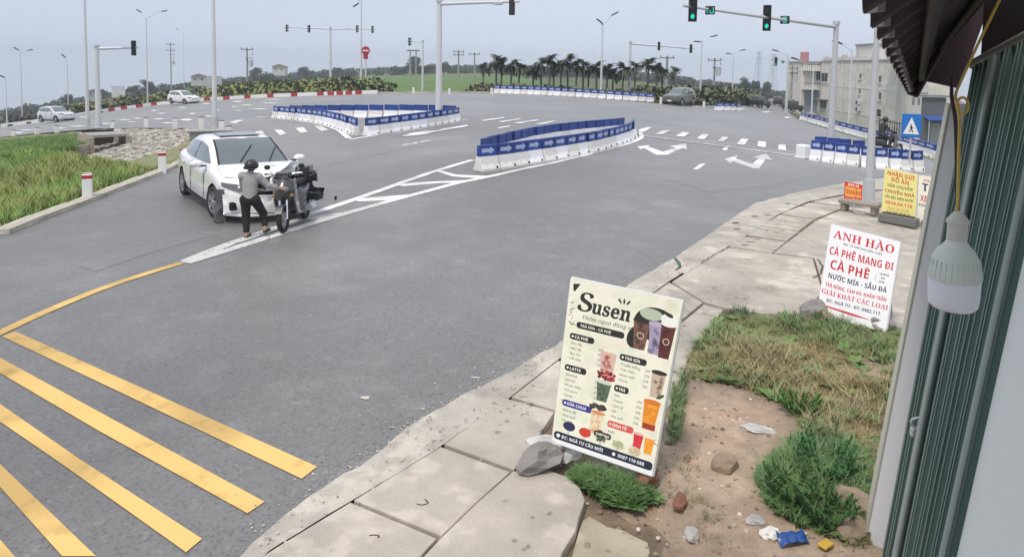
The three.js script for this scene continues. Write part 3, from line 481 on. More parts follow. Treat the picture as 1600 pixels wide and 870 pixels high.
function pylon(label, px, base, top, D) {
  const foot = V(px, base, D), h = up(px, top, D) - foot.y, o = thing('lattice_pylon', label, 'pylon', foot, 0.5, 'lattice pylons'); const g = [], w0 = h * 0.1, at = (k, s, q) => { const w = mix(w0, h * 0.018, Math.min(1, k * 1.15)); return v3(s * w, k * h, q * w); };
  for (const [s, q] of [[1, 1], [1, -1], [-1, 1], [-1, -1]]) part('leg', rod(at(0, s, q), at(1, s, q), 0.18, 0.12, 4), M.steel, o);
  for (let k = 0; k < 9; k++) for (const [a, b, c, d] of [[1, 1, -1, 1], [-1, 1, -1, -1], [-1, -1, 1, -1], [1, -1, 1, 1]]) g.push(rod(at(k / 9, a, b), at((k + 1) / 9, c, d), 0.09, 0.09, 3), rod(at(k / 9, c, d), at((k + 1) / 9, a, b), 0.09, 0.09, 3));
  part('bracing', g, M.steel, o);
  for (const k of [0.72, 0.84, 0.96]) part('crossarm', [rod(v3(-h * 0.13, k * h, 0), v3(h * 0.13, k * h, 0), 0.14, 0.14, 4), rod(v3(-h * 0.13, k * h, 0), v3(0, k * h + h * 0.05, 0), 0.1, 0.1, 3), rod(v3(h * 0.13, k * h, 0), v3(0, k * h + h * 0.05, 0), 0.1, 0.1, 3)], M.steel, o);
}
pylon('faint lattice pylon left of the two above the far road', 1184, 147, 80, 520); pylon('faint lattice pylon right of the two above the far road', 1207, 149, 84, 560);

// ---------------------------------------------------------------- road signs and boards
function canvasTex(w, h, draw) { const c = document.createElement('canvas'); c.width = w; c.height = h; const x = c.getContext('2d'); draw(x, w, h); const t = new THREE.CanvasTexture(c); t.colorSpace = THREE.SRGBColorSpace; t.anisotropy = 8; return t; }
{
  const b = P(571, 143), D = b.D, o = thing('no_entry_sign', 'tall round red no-entry sign on a slim post at the far kerb', 'road sign', b.v, facing(b.v)); const y = (py) => up(571, py, D) - b.v.y;
  part('post', cyl(0.1, 0.09, y(70), 10), M.steelLight, o);
  const disc = part('disc', new THREE.CylinderGeometry(0.5, 0.5, 0.03, 24).rotateX(Math.PI / 2).translate(0, y(79), 0.14), M.redPaint, o); part('bar', bx(0.68, 0.16, 0.02, 0, y(79), 0.168), M.whitePaint, disc);
  part('plate', rbx(0.55, 0.7, 0.03, 0.01, 0, y(87.5), 0.14), M.redPaint, o);
  const q = P(1421, 268), e = thing('pedestrian_crossing_sign', 'blue square sign with walking figure in a white triangle', 'road sign', q.v, facing(q.v)), Y = (py) => up(1421, py, q.D) - q.v.y, w = 27 / FOCAL * q.D, h = 40 / FOCAL * q.D * 0.92;
  part('post', cyl(0.035, 0.035, Y(177), 10), M.steel, e);
  const pl = part('plate', rbx(w, h, 0.025, 0.01, 0, Y(196), 0.06), std([0.01, 0.16, 0.55], 0.45), e);
  const k = w / 2; part('triangle', extrude([[-k * 0.82, -h * 0.36], [k * 0.82, -h * 0.36], [0, h * 0.36]], 0.004).translate(0, Y(196), 0.074), M.whitePaint, pl);
  const f = (x0, y0, x1, y1, t) => { const L = Math.hypot(x1 - x0, y1 - y0); return bx(L * k, t * k, 0.004, 0, 0, 0, 0, 0, Math.atan2(y1 - y0, x1 - x0)).translate((x0 + x1) / 2 * k, (y0 + y1) / 2 * k + Y(196) - h * 0.12, 0.0815); };
  part('walking_figure', [f(-0.02, 0.3, 0.02, -0.05, 0.16), f(0.02, -0.05, 0.2, -0.45, 0.09), f(0, -0.05, -0.2, -0.42, 0.09), f(0, 0.2, 0.2, 0.02, 0.07), f(0, 0.2, -0.18, 0.05, 0.07), new THREE.CylinderGeometry(0.08 * k, 0.08 * k, 0.004, 10).rotateX(Math.PI / 2).translate(-0.02 * k, 0.4 * k + Y(196) - h * 0.12, 0.0815)], M.dark, pl);
}
function noticeBoard(label, px0, px1, top, bottom, base, mat) {
  const b = P((px0 + px1) / 2, base), D = b.D, w = (px1 - px0) / FOCAL * D, y0 = up(px0, bottom, D) - b.v.y, y1 = up(px0, top, D) - b.v.y, o = thing('notice_board', label, 'notice board', b.v, facing(b.v));
  for (const s of [-0.38, 0.38]) part('post', cyl(0.06, 0.06, y1, 8, s * w, 0, -0.08), M.steel, o);
  for (const s of [-0.25, 0.25]) part('panel', rbx(w / 2 - 0.05, y1 - y0, 0.05, 0.01, s * w, (y0 + y1) / 2, 0), mat, o);
  part('frame', [bx(w + 0.1, 0.09, 0.08, 0, y1, 0), bx(w + 0.1, 0.09, 0.08, 0, y0, 0)], M.steel, o); return o;
}
noticeBoard('pale grey double notice board beyond the far kerb', 322, 346, 119, 147, 152, std([0.5, 0.52, 0.52], 0.7));
noticeBoard('white framed notice board above the left road', 175, 194, 135, 155, 163, std([0.66, 0.68, 0.7], 0.7));

// ---------------------------------------------------------------- marker posts and guard posts
function markerPost(label, px, base, top, red, w, group) {
  const b = P(px, base), h = up(px, top, b.D) - b.v.y, o = thing(red ? 'kilometre_post' : 'guard_post', label, 'post', b.v.clone().add(v3(0, -0.02, 0)), facing(b.v) + rr(-0.2, 0.2), group);
  part('shaft', rbx(w, h, w, 0.02, 0, h / 2, 0), M.whitePaint, o); if (red) { part('red_band', rbx(w + 0.006, h * 0.14, w + 0.006, 0.01, 0, h * 0.9, 0), M.redPaint, o); part('cap', bx(w * 0.8, h * 0.05, w * 0.8, 0, h * 1.01, 0), M.kerb, o); } else part('cap', bx(w * 0.95, 0.03, w * 0.95, 0, h + 0.012, 0), M.dark, o);
}
markerPost('white post with red top in front of the tall grass', 136, 312, 270, true, 0.19, 'red topped marker posts');
markerPost('white post with red top just left of the crashed car', 253, 271, 236, true, 0.19, 'red topped marker posts');
[[175, 200, 189, 'first'], [228, 199, 184, 'second'], [273, 201, 184, 'third'], [314, 202, 183, 'fourth'], [346, 204, 188, 'fifth'], [357, 208, 197, 'sixth'], [88, 207, 196, ''], [57, 209, 199, ''], [20, 212, 203, '']].forEach(([x, b, t, n], i) => markerPost(n ? `${n} white guard post from the left above the stone culvert slope` : `small white guard post on the far left verge, ${['nearest to the culvert', 'between two others', 'closest to the picture edge'][i - 6]}`, x, b, t, false, 0.24, 'white guard posts'));
[[702, 147, 137], [646, 146, 136], [768, 147, 137], [1033, 162, 151], [1100, 168, 158]].forEach(([px, b, t], i) => markerPost(`short white post at the far road edge, ${ORD[i]} from the left`, px, b, t, false, 0.22, 'short far white posts'));
// ---------------------------------------------------------------- the grass verge, stone slope and culvert on the left
{
  const outline = [...vergeEdge.slice(0, -1), ...vergeFar, [vergeFar.at(-1)[0] - 45, vergeFar.at(-1)[1] - 4], [-26, 9]];
  const dip = (x, D) => -0.06 - 0.75 * smooth(0, 5, edgeDist(outline, x, D)) + (fbm(x * 0.6 + 60, D * 0.6 + 60, 9999, 37, 3) - 0.5) * 0.16;
  const g = drape(outline, dip, 1.2, 9);
  setting('verge', g, std([0.26, 0.27, 0.14], 1, { map: grainTex }));
  // stone-pitched slope: a concrete sheet with stones bedded in it
  const a = PX([[362, 208], [345, 204.5], [300, 203], [250, 202], [195, 202], [160, 203], [128, 207]]), topPath = along(a, 0.8), slopeSet = settingGroup('stone_slope');
  const low = [[320, 240], [300, 250], [262, 260], [225, 256], [190, 252], [146, 248], [104, 236]].map(([x, y]) => { const p = P(x, y, -0.7); return [p.x, p.D]; });
  const lowPath = along(low, 0.8); const U = 60, W = 14, pos = [], uv = [], get = (path, t) => { const f = t * (path.length - 1), i = Math.min(path.length - 2, Math.floor(f)); return [mix(path[i][0], path[i + 1][0], f - i), mix(path[i][1], path[i + 1][1], f - i)]; };
  const at = (u, w) => { const p = get(topPath, u), q = get(lowPath, u), x = mix(p[0], q[0], w), D = mix(p[1], q[1], w); return v3(x, H(x, D) + mix(0.03, -0.7, Math.pow(w, 0.8)) + (fbm(x * 1.7 + 80, D * 1.7 + 80, 9999, 47, 3) - 0.5) * 0.16, -D); };
  for (let i = 0; i < U; i++) for (let k = 0; k < W; k++) for (const [s, t] of [[0, 0], [1, 0], [1, 1], [0, 0], [1, 1], [0, 1]]) { const p = at((i + s) / U, (k + t) / W); pos.push(p.x, p.y, p.z); uv.push(p.x, p.z); }
  const gg = new THREE.BufferGeometry(); gg.setAttribute('position', new THREE.Float32BufferAttribute(pos, 3)); gg.setAttribute('uv', new THREE.Float32BufferAttribute(uv, 2)); gg.computeVertexNormals();
  setting('slope_face', gg, M.stone, slopeSet);
  const sg = new THREE.IcosahedronGeometry(0.5, 1), sp = sg.attributes.position; for (let i = 0; i < sp.count; i++) { const k = 0.75 + 0.5 * hash2(Math.round(sp.getX(i) * 50), Math.round(sp.getY(i) * 50 + sp.getZ(i) * 31), 3); sp.setXYZ(i, sp.getX(i) * k, sp.getY(i) * k * 0.55, sp.getZ(i) * k); } sg.computeVertexNormals();
  reseed(91); const n = 2200, im = new THREE.InstancedMesh(sg, std([0.42, 0.41, 0.39], 0.95), n), mm = new THREE.Matrix4(), col = new THREE.Color();
  for (let i = 0; i < n; i++) { const p = at(rnd(), rr(0.02, 1)), s = rr(0.1, 0.28); mm.compose(p, new THREE.Quaternion().setFromEuler(new THREE.Euler(rr(-0.3, 0.3), rr(0, 6), rr(-0.3, 0.3))), v3(s * rr(0.8, 1.4), s * 0.6, s)); im.setMatrixAt(i, mm); const k = rr(0.6, 1.25); im.setColorAt(i, col.setRGB(k, k * 0.98, k * 0.94)); }
  im.name = 'bedded_stones'; im.userData = { kind: 'stuff' }; im.castShadow = im.receiveShadow = true; slopeSet.add(im);
  // the box culvert
  const c = P(171, 235, -0.6), o = thing('box_culvert', 'dark concrete culvert mouth in the stone slope behind the grass', 'culvert', c.v.clone().add(v3(0, -0.12, 0)), facing(c.v) + 0.2); const w = 1.4, h = 0.8;
  part('roof_slab', rbx(w + 0.3, 0.14, 1.5, 0.03, 0, h + 0.02, -0.75), std([0.34, 0.33, 0.32], 0.95, { bumpMap: concreteBump, bumpScale: 0.03 }), o); for (const s of [-1, 1]) { part('side_wall', rbx(0.2, h + 0.2, 3, 0.02, s * (w / 2 + 0.1), h / 2 - 0.1, -1.2), M.stone, o); part('wing_wall', rbx(0.14, 0.6, 1.1, 0.02, 0, 0, 0).rotateY(s * 0.8).translate(s * (w / 2 + 0.5), 0.2, 0.45), M.stone, o); }
  part('back_wall', bx(w, h + 0.2, 0.1, 0, h / 2, -2.6), M.soil, o); part('invert', bx(w, 0.06, 3, 0, -0.02, -1.2), M.soil, o);
  const b = P(326, 216), e = thing('concrete_headwall', 'low grey concrete block on the verge corner behind the crashed car', 'concrete block', b.v, facing(b.v)); part('block', rbx(1.5, 0.34, 0.6, 0.05, 0, 0.12, 0), std([0.3, 0.3, 0.3], 0.95, { bumpMap: concreteBump, bumpScale: 0.03 }), e); part('coping', rbx(1.7, 0.09, 0.7, 0.03, 0.05, 0.33, 0), std([0.36, 0.36, 0.36], 0.95), e);
}
// ---------------------------------------------------------------- grasses: one tuft shape each, spread in great number
function tuftGeo(blades, h, spread, width, lean, seed) {
  reseed(seed); const pos = [], nor = [];
  for (let b = 0; b < blades; b++) {
    const a = rr(0, 6.283), r = Math.sqrt(rnd()) * spread, x = Math.cos(a) * r, z = Math.sin(a) * r, d = rr(0, 6.283), L = h * rr(0.55, 1.1), bend = L * lean * rr(0.4, 1.4), w = width * rr(0.7, 1.2), px = Math.cos(d + 1.57) * w / 2, pz = Math.sin(d + 1.57) * w / 2;
    const pt = (k) => [x + Math.cos(d) * bend * k * k, L * k * (1 - 0.25 * lean * k), z + Math.sin(d) * bend * k * k];
    const p0 = pt(0), p1 = pt(0.5), p2 = pt(1);
    const A = [p0[0] - px, p0[1], p0[2] - pz], B = [p0[0] + px, p0[1], p0[2] + pz], C = [p1[0] - px * 0.8, p1[1], p1[2] - pz * 0.8], E = [p1[0] + px * 0.8, p1[1], p1[2] + pz * 0.8];
    for (const q of [A, B, E, A, E, C, C, E, p2]) { pos.push(...q); const n = v3(Math.cos(d) * 0.5, 1, Math.sin(d) * 0.5).normalize(); nor.push(n.x, n.y, n.z); }
  }
  const g = new THREE.BufferGeometry(); g.setAttribute('position', new THREE.Float32BufferAttribute(pos, 3)); g.setAttribute('normal', new THREE.Float32BufferAttribute(nor, 3)); return g;
}
const leafMat = (r = 0.9) => new THREE.MeshPhysicalMaterial({ color: 0xffffff, roughness: r, transmission: 0.12, thickness: 0, side: THREE.DoubleSide });
function mass(name, label, geo, mat, spots, parent = scene) {           // spots: [x, y, z, scale, r, g, b, squash]
  const im = new THREE.InstancedMesh(geo, mat, spots.length), m = new THREE.Matrix4(), q = new THREE.Quaternion(), c = new THREE.Color();
  spots.forEach((s, i) => { q.setFromEuler(new THREE.Euler(rr(-0.15, 0.15), rr(0, 6.283), rr(-0.15, 0.15))); m.compose(v3(s[0], s[1], s[2]), q, v3(s[3], s[3] * (s[7] ?? 1), s[3])); im.setMatrixAt(i, m); im.setColorAt(i, c.setRGB(s[4], s[5], s[6])); });
  im.name = parent === scene ? numbered(name) : name; im.userData = { kind: 'stuff', label }; im.castShadow = im.receiveShadow = true; parent.add(im); return im;
}
{
  const tall = tuftGeo(18, 0.46, 0.17, 0.018, 0.7, 5);
  reseed(11);
  const field = [...PX([[0, 363], [60, 340], [120, 318], [190, 291], [236, 273], [262, 262], [288, 249], [270, 252], [240, 262]]), ...PX([[205, 254], [150, 247], [100, 238], [60, 232], [20, 236], [0, 240]]), [-34, 24], [-24, 11]];
  const dipAt = (x, D) => -0.1 - 0.7 * smooth(0, 5, edgeDist(field, x, D));
  const spots = scatter(field, 13000).map(([x, D]) => { const k = fbm(x * 0.35 + 30, D * 0.35 + 30, 9999, 57, 3), v = rr(0.75, 1.3), y = smooth(0.45, 0.62, k); const s = rr(0.55, 1.1) * (0.65 + 0.5 * k) * (edgeDist(field, x, D) < 0.35 ? 0.6 : 1); return [x, H(x, D) + dipAt(x, D), -D, s, mix(0.2, 0.29, y) * v, mix(0.35, 0.35, y) * v, mix(0.06, 0.08, y) * v]; });
  mass('tall_grass', 'tall yellow-green grass filling the hollow verge', tall, leafMat(), spots);
  const wedge = PX([[236, 272], [262, 263], [302, 244], [338, 223], [330, 222], [300, 244], [262, 256], [236, 262]]);
  mass('kerb_grass', 'short grass along the kerb beside the crashed car', tuftGeo(14, 0.16, 0.12, 0.014, 0.8, 6), leafMat(), scatter(wedge, 1300).map(([x, D]) => { const v = rr(0.7, 1.2); return [x, H(x, D) - 0.15, -D, rr(0.9, 1.8), 0.24 * v, 0.3 * v, 0.09 * v]; }));
  const strip = PX([[0, 214], [60, 209], [130, 203], [160, 205], [125, 222], [60, 228], [0, 240]]);
  mass('bank_grass', 'lush green grass on the bank below the left road', tall, leafMat(), scatter(strip, 3500).map(([x, D]) => { const v = rr(0.7, 1.2); return [x, H(x, D) - 0.4, -D, rr(0.6, 1.0), 0.15 * v, 0.28 * v, 0.05 * v]; }));
}
const dirtTop = (x, D) => H(x, D) + 0.045 + (fbm(x * 2.2 + 30, D * 2.2 + 30, 9999, 27, 4) - 0.5) * 0.11;
{
  const shortG = tuftGeo(14, 0.1, 0.07, 0.007, 1.0, 15), longG = tuftGeo(12, 0.26, 0.06, 0.011, 0.9, 25);
  reseed(21);
  const lawn = PX([[1070, 600], [1080, 560], [1128, 497], [1185, 502], [1262, 505], [1330, 512], [1428, 532], [1500, 560], [1470, 700], [1400, 820], [1340, 870], [1270, 850], [1210, 800], [1180, 770], [1215, 740], [1260, 690], [1240, 650], [1190, 625], [1130, 610]]);
  const dryAt = (px, py) => { const [x, D] = G(px, py); return { x, D }; }, dryC = [dryAt(1290, 600), dryAt(1350, 640), dryAt(1220, 585), dryAt(1395, 700)];
  const dry = (x, D) => { let m = 9; for (const c of dryC) m = Math.min(m, Math.hypot(x - c.x, (D - c.D))); return 1 - smooth(0.35, 1.0, m + (fbm(x * 3 + 9, D * 3 + 9, 9999, 67, 2) - 0.5) * 0.5); };
  const spots = scatter(lawn, 7600, (x, D) => fbm(x * 1.6 + 70, D * 1.6 + 70, 9999, 87, 3) + 0.12 * rnd() > 0.45 && rnd() < 0.15 + smooth(0.02, 0.4, edgeDist(lawn, x, D))).map(([x, D]) => { const d = dry(x, D) * rr(0.6, 1), v = rr(0.7, 1.3); return [x, dirtTop(x, D) - 0.01, -D, rr(0.45, 1.1), mix(0.24, 0.48, d) * v, mix(0.29, 0.36, d) * v, mix(0.08, 0.17, d) * v]; });
  mass('lawn_grass', 'patchy short grass, green at the edges and straw-dry in the middle', shortG, leafMat(), spots);
  const longSpots = scatter(lawn, 650, (x, D) => fbm(x * 1.2 + 20, D * 1.2 + 70, 9999, 97, 2) > 0.5).map(([x, D]) => { const d = dry(x, D) * rr(0.4, 1), v = rr(0.7, 1.2); return [x, dirtTop(x, D) - 0.01, -D, rr(0.5, 0.95), mix(0.17, 0.46, d) * v, mix(0.28, 0.35, d) * v, mix(0.07, 0.17, d) * v]; });
  const edge = PX([[900, 748], [960, 762], [1010, 776], [1022, 792], [985, 806], [940, 790], [900, 768]]);
  for (const [x, D] of scatter(edge, 330)) { const v = rr(0.6, 1.15); longSpots.push([x, dirtTop(x, D) - 0.01, -D, rr(0.3, 0.62), 0.13 * v, 0.27 * v, 0.07 * v]); }
  for (const [x, D] of scatter(PX([[1040, 700], [1052, 610], [1072, 590], [1070, 640], [1062, 700]]), 130)) { const v = rr(0.7, 1.2); longSpots.push([x, dirtTop(x, D) - 0.01, -D, rr(0.25, 0.55), 0.17 * v, 0.27 * v, 0.08 * v]); }
  for (const [x, D] of scatter(PX([[1125, 500], [1150, 490], [1180, 498], [1160, 508]]), 50)) longSpots.push([x, dirtTop(x, D), -D, rr(0.3, 0.6), 0.1, 0.16, 0.05]);
  const lush = PX([[1180, 790], [1200, 740], [1240, 700], [1290, 690], [1345, 730], [1360, 790], [1330, 850], [1260, 850]]);
  for (const [x, D] of scatter(lush, 420)) { const v = rr(0.65, 1.2); longSpots.push([x, dirtTop(x, D) - 0.01, -D, rr(0.3, 0.75), 0.13 * v, 0.28 * v, 0.08 * v]); }
  mass('long_grass', 'longer grass clumps by the menu board and across the lawn', longG, leafMat(), longSpots);
  const ros = []; reseed(818); for (let i = 0; i < 8; i++) { const a = i / 8 * 6.28 + rr(-0.3, 0.3), l = rr(0.06, 0.11), w = l * 0.3, d = [Math.cos(a), Math.sin(a)], n = [-d[1], d[0]], t = rr(0.25, 0.8), pt = (k, s) => [d[0] * l * k + n[0] * w * s, l * t * k * (1.3 - 0.5 * k), d[1] * l * k + n[1] * w * s]; for (const q of [pt(0.05, 0), pt(0.5, 1), pt(0.5, -1), pt(0.5, 1), pt(1, 0), pt(0.5, -1)]) ros.push(...q); }
  const rosG = new THREE.BufferGeometry(); rosG.setAttribute('position', new THREE.Float32BufferAttribute(ros, 3)); rosG.computeVertexNormals();
  const leafy = []; for (const area of [lawn, lush, lush, edge]) for (const [x, D] of scatter(area, area === lawn ? 260 : 90)) { const v = rr(0.6, 1.2); leafy.push([x, dirtTop(x, D) + 0.01, -D, rr(0.5, 1.3), 0.13 * v, 0.25 * v, 0.07 * v]); }
  mass('broadleaf_weeds', 'small broad-leaved weeds among the grass', rosG, leafMat(0.7), leafy);
  const straw = scatter(lawn, 500).map(([x, D]) => { const v = rr(0.7, 1.2); return [x, dirtTop(x, D), -D, rr(0.4, 1.1), 0.42 * v, 0.33 * v, 0.17 * v, 0.8]; });
  mass('dead_stalks', 'dry straw-coloured stalks lying over the lawn', tuftGeo(5, 0.2, 0.05, 0.006, 2.2, 35), leafMat(), straw);
  const strays = scatter(dirtOutline, 420, (x, D) => fbm(x * 1.1 + 33, D * 1.1 + 12, 9999, 107, 3) > 0.5).map(([x, D]) => { const v = rr(0.7, 1.2), d = rnd(); return [x, dirtTop(x, D) - 0.01, -D, rr(0.35, 0.9), mix(0.2, 0.4, d) * v, mix(0.26, 0.31, d) * v, mix(0.07, 0.14, d) * v]; });
  mass('stray_grass', 'sparse grass sprouting from the bare earth', shortG, leafMat(), strays);
  // bushy weeds
  const weed = (px, py, size, label, g) => {
    const p = P(px, py), o = thing('weed_bush', label, 'weed', v3(p.x, dirtTop(p.x, p.D) - 0.02, -p.D)); reseed(px); const stems = [], leaves = [];
    for (let i = 0; i < 38; i++) { const a = rr(0, 6.28), l = size * rr(0.5, 1), b = v3(Math.cos(a) * size * 0.12, 0, Math.sin(a) * size * 0.12), e = v3(Math.cos(a) * l * 0.7, l * rr(0.55, 1), Math.sin(a) * l * 0.7); stems.push(rod(b, e, 0.005, 0.002, 4)); for (let k = 0; k < 44; k++) { const q = b.clone().lerp(e, rr(0.25, 1.05)), s = rr(0.015, 0.036), lg = new THREE.PlaneGeometry(s * 0.35, s).translate(0, s / 2, 0); lg.rotateX(rr(-1.2, 1.2)); lg.rotateY(rr(0, 6.28)); lg.translate(q.x, q.y, q.z); leaves.push(lg); } }
    part('stem', stems, std([0.09, 0.13, 0.05], 0.9), o); part('leaves', leaves, new THREE.MeshPhysicalMaterial({ color: new THREE.Color().setRGB(...g), roughness: 0.85, transmission: 0.2, thickness: 0, side: THREE.DoubleSide }), o);
  };
  weed(1292, 765, 0.36, 'dark green feathery weed, tallest on the patch beside the shop', [0.07, 0.21, 0.07]);
  weed(1240, 800, 0.3, 'low green weed spreading on the earth left of the tallest weed', [0.085, 0.2, 0.06]);
  weed(1290, 835, 0.3, 'low green weed in front of the tallest weed', [0.075, 0.19, 0.055]);
  weed(1250, 655, 0.25, 'bright green leafy clump at the lawn edge above the bare earth', [0.1, 0.23, 0.05]);
  // pebbles and crumbs
  const pg = new THREE.IcosahedronGeometry(0.5, 0), bareSpots = scatter(dirtOutline, 4200, (x, D) => true).map(([x, D]) => { const t = rnd(), k = rr(0.5, 1.25); return [x, dirtTop(x, D) + 0.002, -D, Math.pow(rnd(), 4) * 0.035 + 0.006, ...(t < 0.08 ? [0.4 * k, 0.13 * k, 0.08 * k] : t < 0.35 ? [0.55 * k, 0.5 * k, 0.44 * k] : [0.3 * k, 0.25 * k, 0.2 * k]), rr(0.5, 0.9)]; });
  mass('pebbles', 'pebbles and brick crumbs strewn over the bare earth', pg, std([1, 1, 1], 0.95), bareSpots);
}
{ // grit washed along the pavement and the road edge
  reseed(515); const E = along(nearEdge.slice(0, 12), 0.05), sp = []; for (let i = 0; i < 2600; i++) { const p = E[Math.floor(rnd() * E.length)], off = Math.pow(rnd(), 1.5) * rr(-0.7, 1.9), x = p[0] + 0.8 * off + rr(-0.1, 0.1), D = p[1] - 0.45 * off, k = rr(0.5, 1.2); sp.push([x, H(x, D) + (off > 0.1 ? 0.062 : 0.004), -D, Math.pow(rnd(), 3) * 0.02 + 0.005, 0.5 * k, 0.46 * k, 0.41 * k, 0.6]); }
  mass('grit', 'fine grit and gravel along the pavement edge', new THREE.IcosahedronGeometry(0.5, 0), std([1, 1, 1], 0.95), sp);
}
// stones, bricks and litter on the earth
function rock(name, label, category, px, py, s, mat, lift = 0, seed = 1, detail = 2) {
  const g = new THREE.IcosahedronGeometry(0.5, detail), p = g.attributes.position;
  for (let i = 0; i < p.count; i++) { const x = p.getX(i), y = p.getY(i), z = p.getZ(i), k = 0.62 + 0.5 * fbm(x * 2.2 + seed * 7 + 20, y * 2.2 + z * 2.6 + 20, 9999, seed, 2) + 0.4 * (hash2(Math.round((x + y * 0.7) * 3.2 + seed), Math.round((z - y * 0.6) * 3.2), seed) - 0.4); p.setXYZ(i, x * k, y * k, z * k); }
  g.computeVertexNormals(); const c = toCreasedNormals(clean(g), 0.25), q = P(px, py), o = single(name, c, mat, label, category); o.scale.set(s[0], s[1], s[2]); o.rotation.y = seed * 1.3; o.position.set(q.x, dirtTop(q.x, q.D) + s[1] * 0.3 + lift, -q.D); return o;
}
{
  const grey = std([0.3, 0.28, 0.27], 0.95, { bumpMap: concreteBump, bumpScale: 0.02 }), whitish = std([0.82, 0.8, 0.77], 0.95, { bumpMap: concreteBump, bumpScale: 0.03 }), red = std([0.36, 0.16, 0.11], 0.95, { bumpMap: concreteBump, bumpScale: 0.02 }), brown = std([0.3, 0.23, 0.17], 0.95);
  rock('stone', 'dark grey rock propping the left foot of the menu board', 'rock', 848, 741, [0.44, 0.19, 0.26], grey, 0.02, 3); rock('stone', 'white lime-crusted lump on top of the dark rock by the menu board', 'rock', 856, 724, [0.34, 0.13, 0.2], whitish, 0.07, 5); rock('stone', 'second pale lime-crusted lump against the lower edge of the menu board', 'rock', 892, 722, [0.3, 0.13, 0.18], whitish, 0.02, 8);
  rock('brick_chunk', 'reddish brick chunk at the right foot of the menu board', 'brick', 1012, 768, [0.2, 0.17, 0.16], red, 0, 11); rock('brick_chunk', 'flat broken red brick lying alone on the bare earth', 'brick', 1062, 802, [0.22, 0.07, 0.1], red, 0.005, 13, 1);
  rock('stone', 'brown lump of earth in the middle of the bare patch', 'rock', 1133, 742, [0.2, 0.13, 0.16], brown, 0, 17); rock('stone', 'flat cream-coloured stone on the upper bare earth', 'rock', 1180, 683, [0.3, 0.05, 0.14], whitish, 0, 19); rock('stone', 'small round white stone near the bottom picture edge', 'rock', 1082, 848, [0.14, 0.08, 0.1], whitish, 0, 23); rock('stone', 'small pale stone beside the low weeds', 'rock', 1180, 828, [0.14, 0.06, 0.09], whitish, 0, 29);
  rock('stone', 'dark brown rubble lump between the weeds and the shop post', 'rock', 1330, 812, [0.26, 0.2, 0.22], brown, 0, 31); rock('stone', 'dark brown rubble lump lying lower at the shop post foot', 'rock', 1335, 850, [0.22, 0.14, 0.2], brown, 0, 37);
  rock('stone', 'grey rock under the left foot of the red lettered coffee sign', 'rock', 1273, 502, [0.34, 0.24, 0.26], grey, 0, 41); rock('stone', 'grey rock under the right foot of the red lettered coffee sign', 'rock', 1378, 524, [0.3, 0.2, 0.22], grey, 0, 43); rock('stone', 'second grey rock beside the left foot of the coffee sign', 'rock', 1290, 508, [0.26, 0.14, 0.2], brown, 0, 47);
  const q = P(1236, 862), o = thing('crumpled_packet', 'crumpled bright blue plastic packet at the bottom picture edge', 'litter', v3(q.x, dirtTop(q.x, q.D) + 0.02, -q.D), 0.2); const g = new THREE.PlaneGeometry(0.19, 0.09, 10, 6), p = g.attributes.position; for (let i = 0; i < p.count; i++) p.setZ(i, (fbm(p.getX(i) * 18 + 9, p.getY(i) * 18 + 9, 999, 3, 3) - 0.3) * 0.09); g.computeVertexNormals(); g.rotateX(-1.2); part('film', g, std([0.02, 0.08, 0.3], 0.35), o);
  const w = P(1204, 850), o2 = thing('crumpled_paper', 'crumpled white paper beside the blue packet', 'litter', v3(w.x, dirtTop(w.x, w.D) + 0.02, -w.D)); const g2 = new THREE.IcosahedronGeometry(0.05, 2), p2 = g2.attributes.position; for (let i = 0; i < p2.count; i++) { const k = 0.7 + hash2(Math.round(p2.getX(i) * 900), Math.round(p2.getY(i) * 900 + p2.getZ(i) * 700), 5) * 0.5; p2.setXYZ(i, p2.getX(i) * k * 1.3, p2.getY(i) * k * 0.7, p2.getZ(i) * k); } g2.computeVertexNormals(); part('sheet', g2, std([0.75, 0.74, 0.72], 0.8), o2);
  const y = P(1290, 872), o3 = thing('snack_wrapper', 'small yellow wrapper beside the blue packet', 'litter', v3(y.x, dirtTop(y.x, y.D) + 0.03, -y.D), 0.6); part('film', rbx(0.09, 0.02, 0.06, 0.008), std([0.6, 0.38, 0.05], 0.4), o3);
  const f = P(1064, 424), o4 = thing('feather', 'curved teal and brown scrap on the pavement edge', 'litter', v3(f.x, f.v.y + 0.045, f.v.z), 0.2); part('vane', extrude([[0, 0], [0.05, 0.1], [0.05, 0.24], [0.02, 0.3], [0.0, 0.24], [0.01, 0.1], [-0.03, 0.02]], 0.01).rotateX(-1.3), std([0.05, 0.12, 0.11], 0.7), o4); part('quill', tube([[-0.12, 0.01, 0.1], [-0.04, 0.015, 0.02], [0.02, 0.02, -0.05]], 0.012, 10, 5), std([0.12, 0.08, 0.06], 0.8), o4);
}

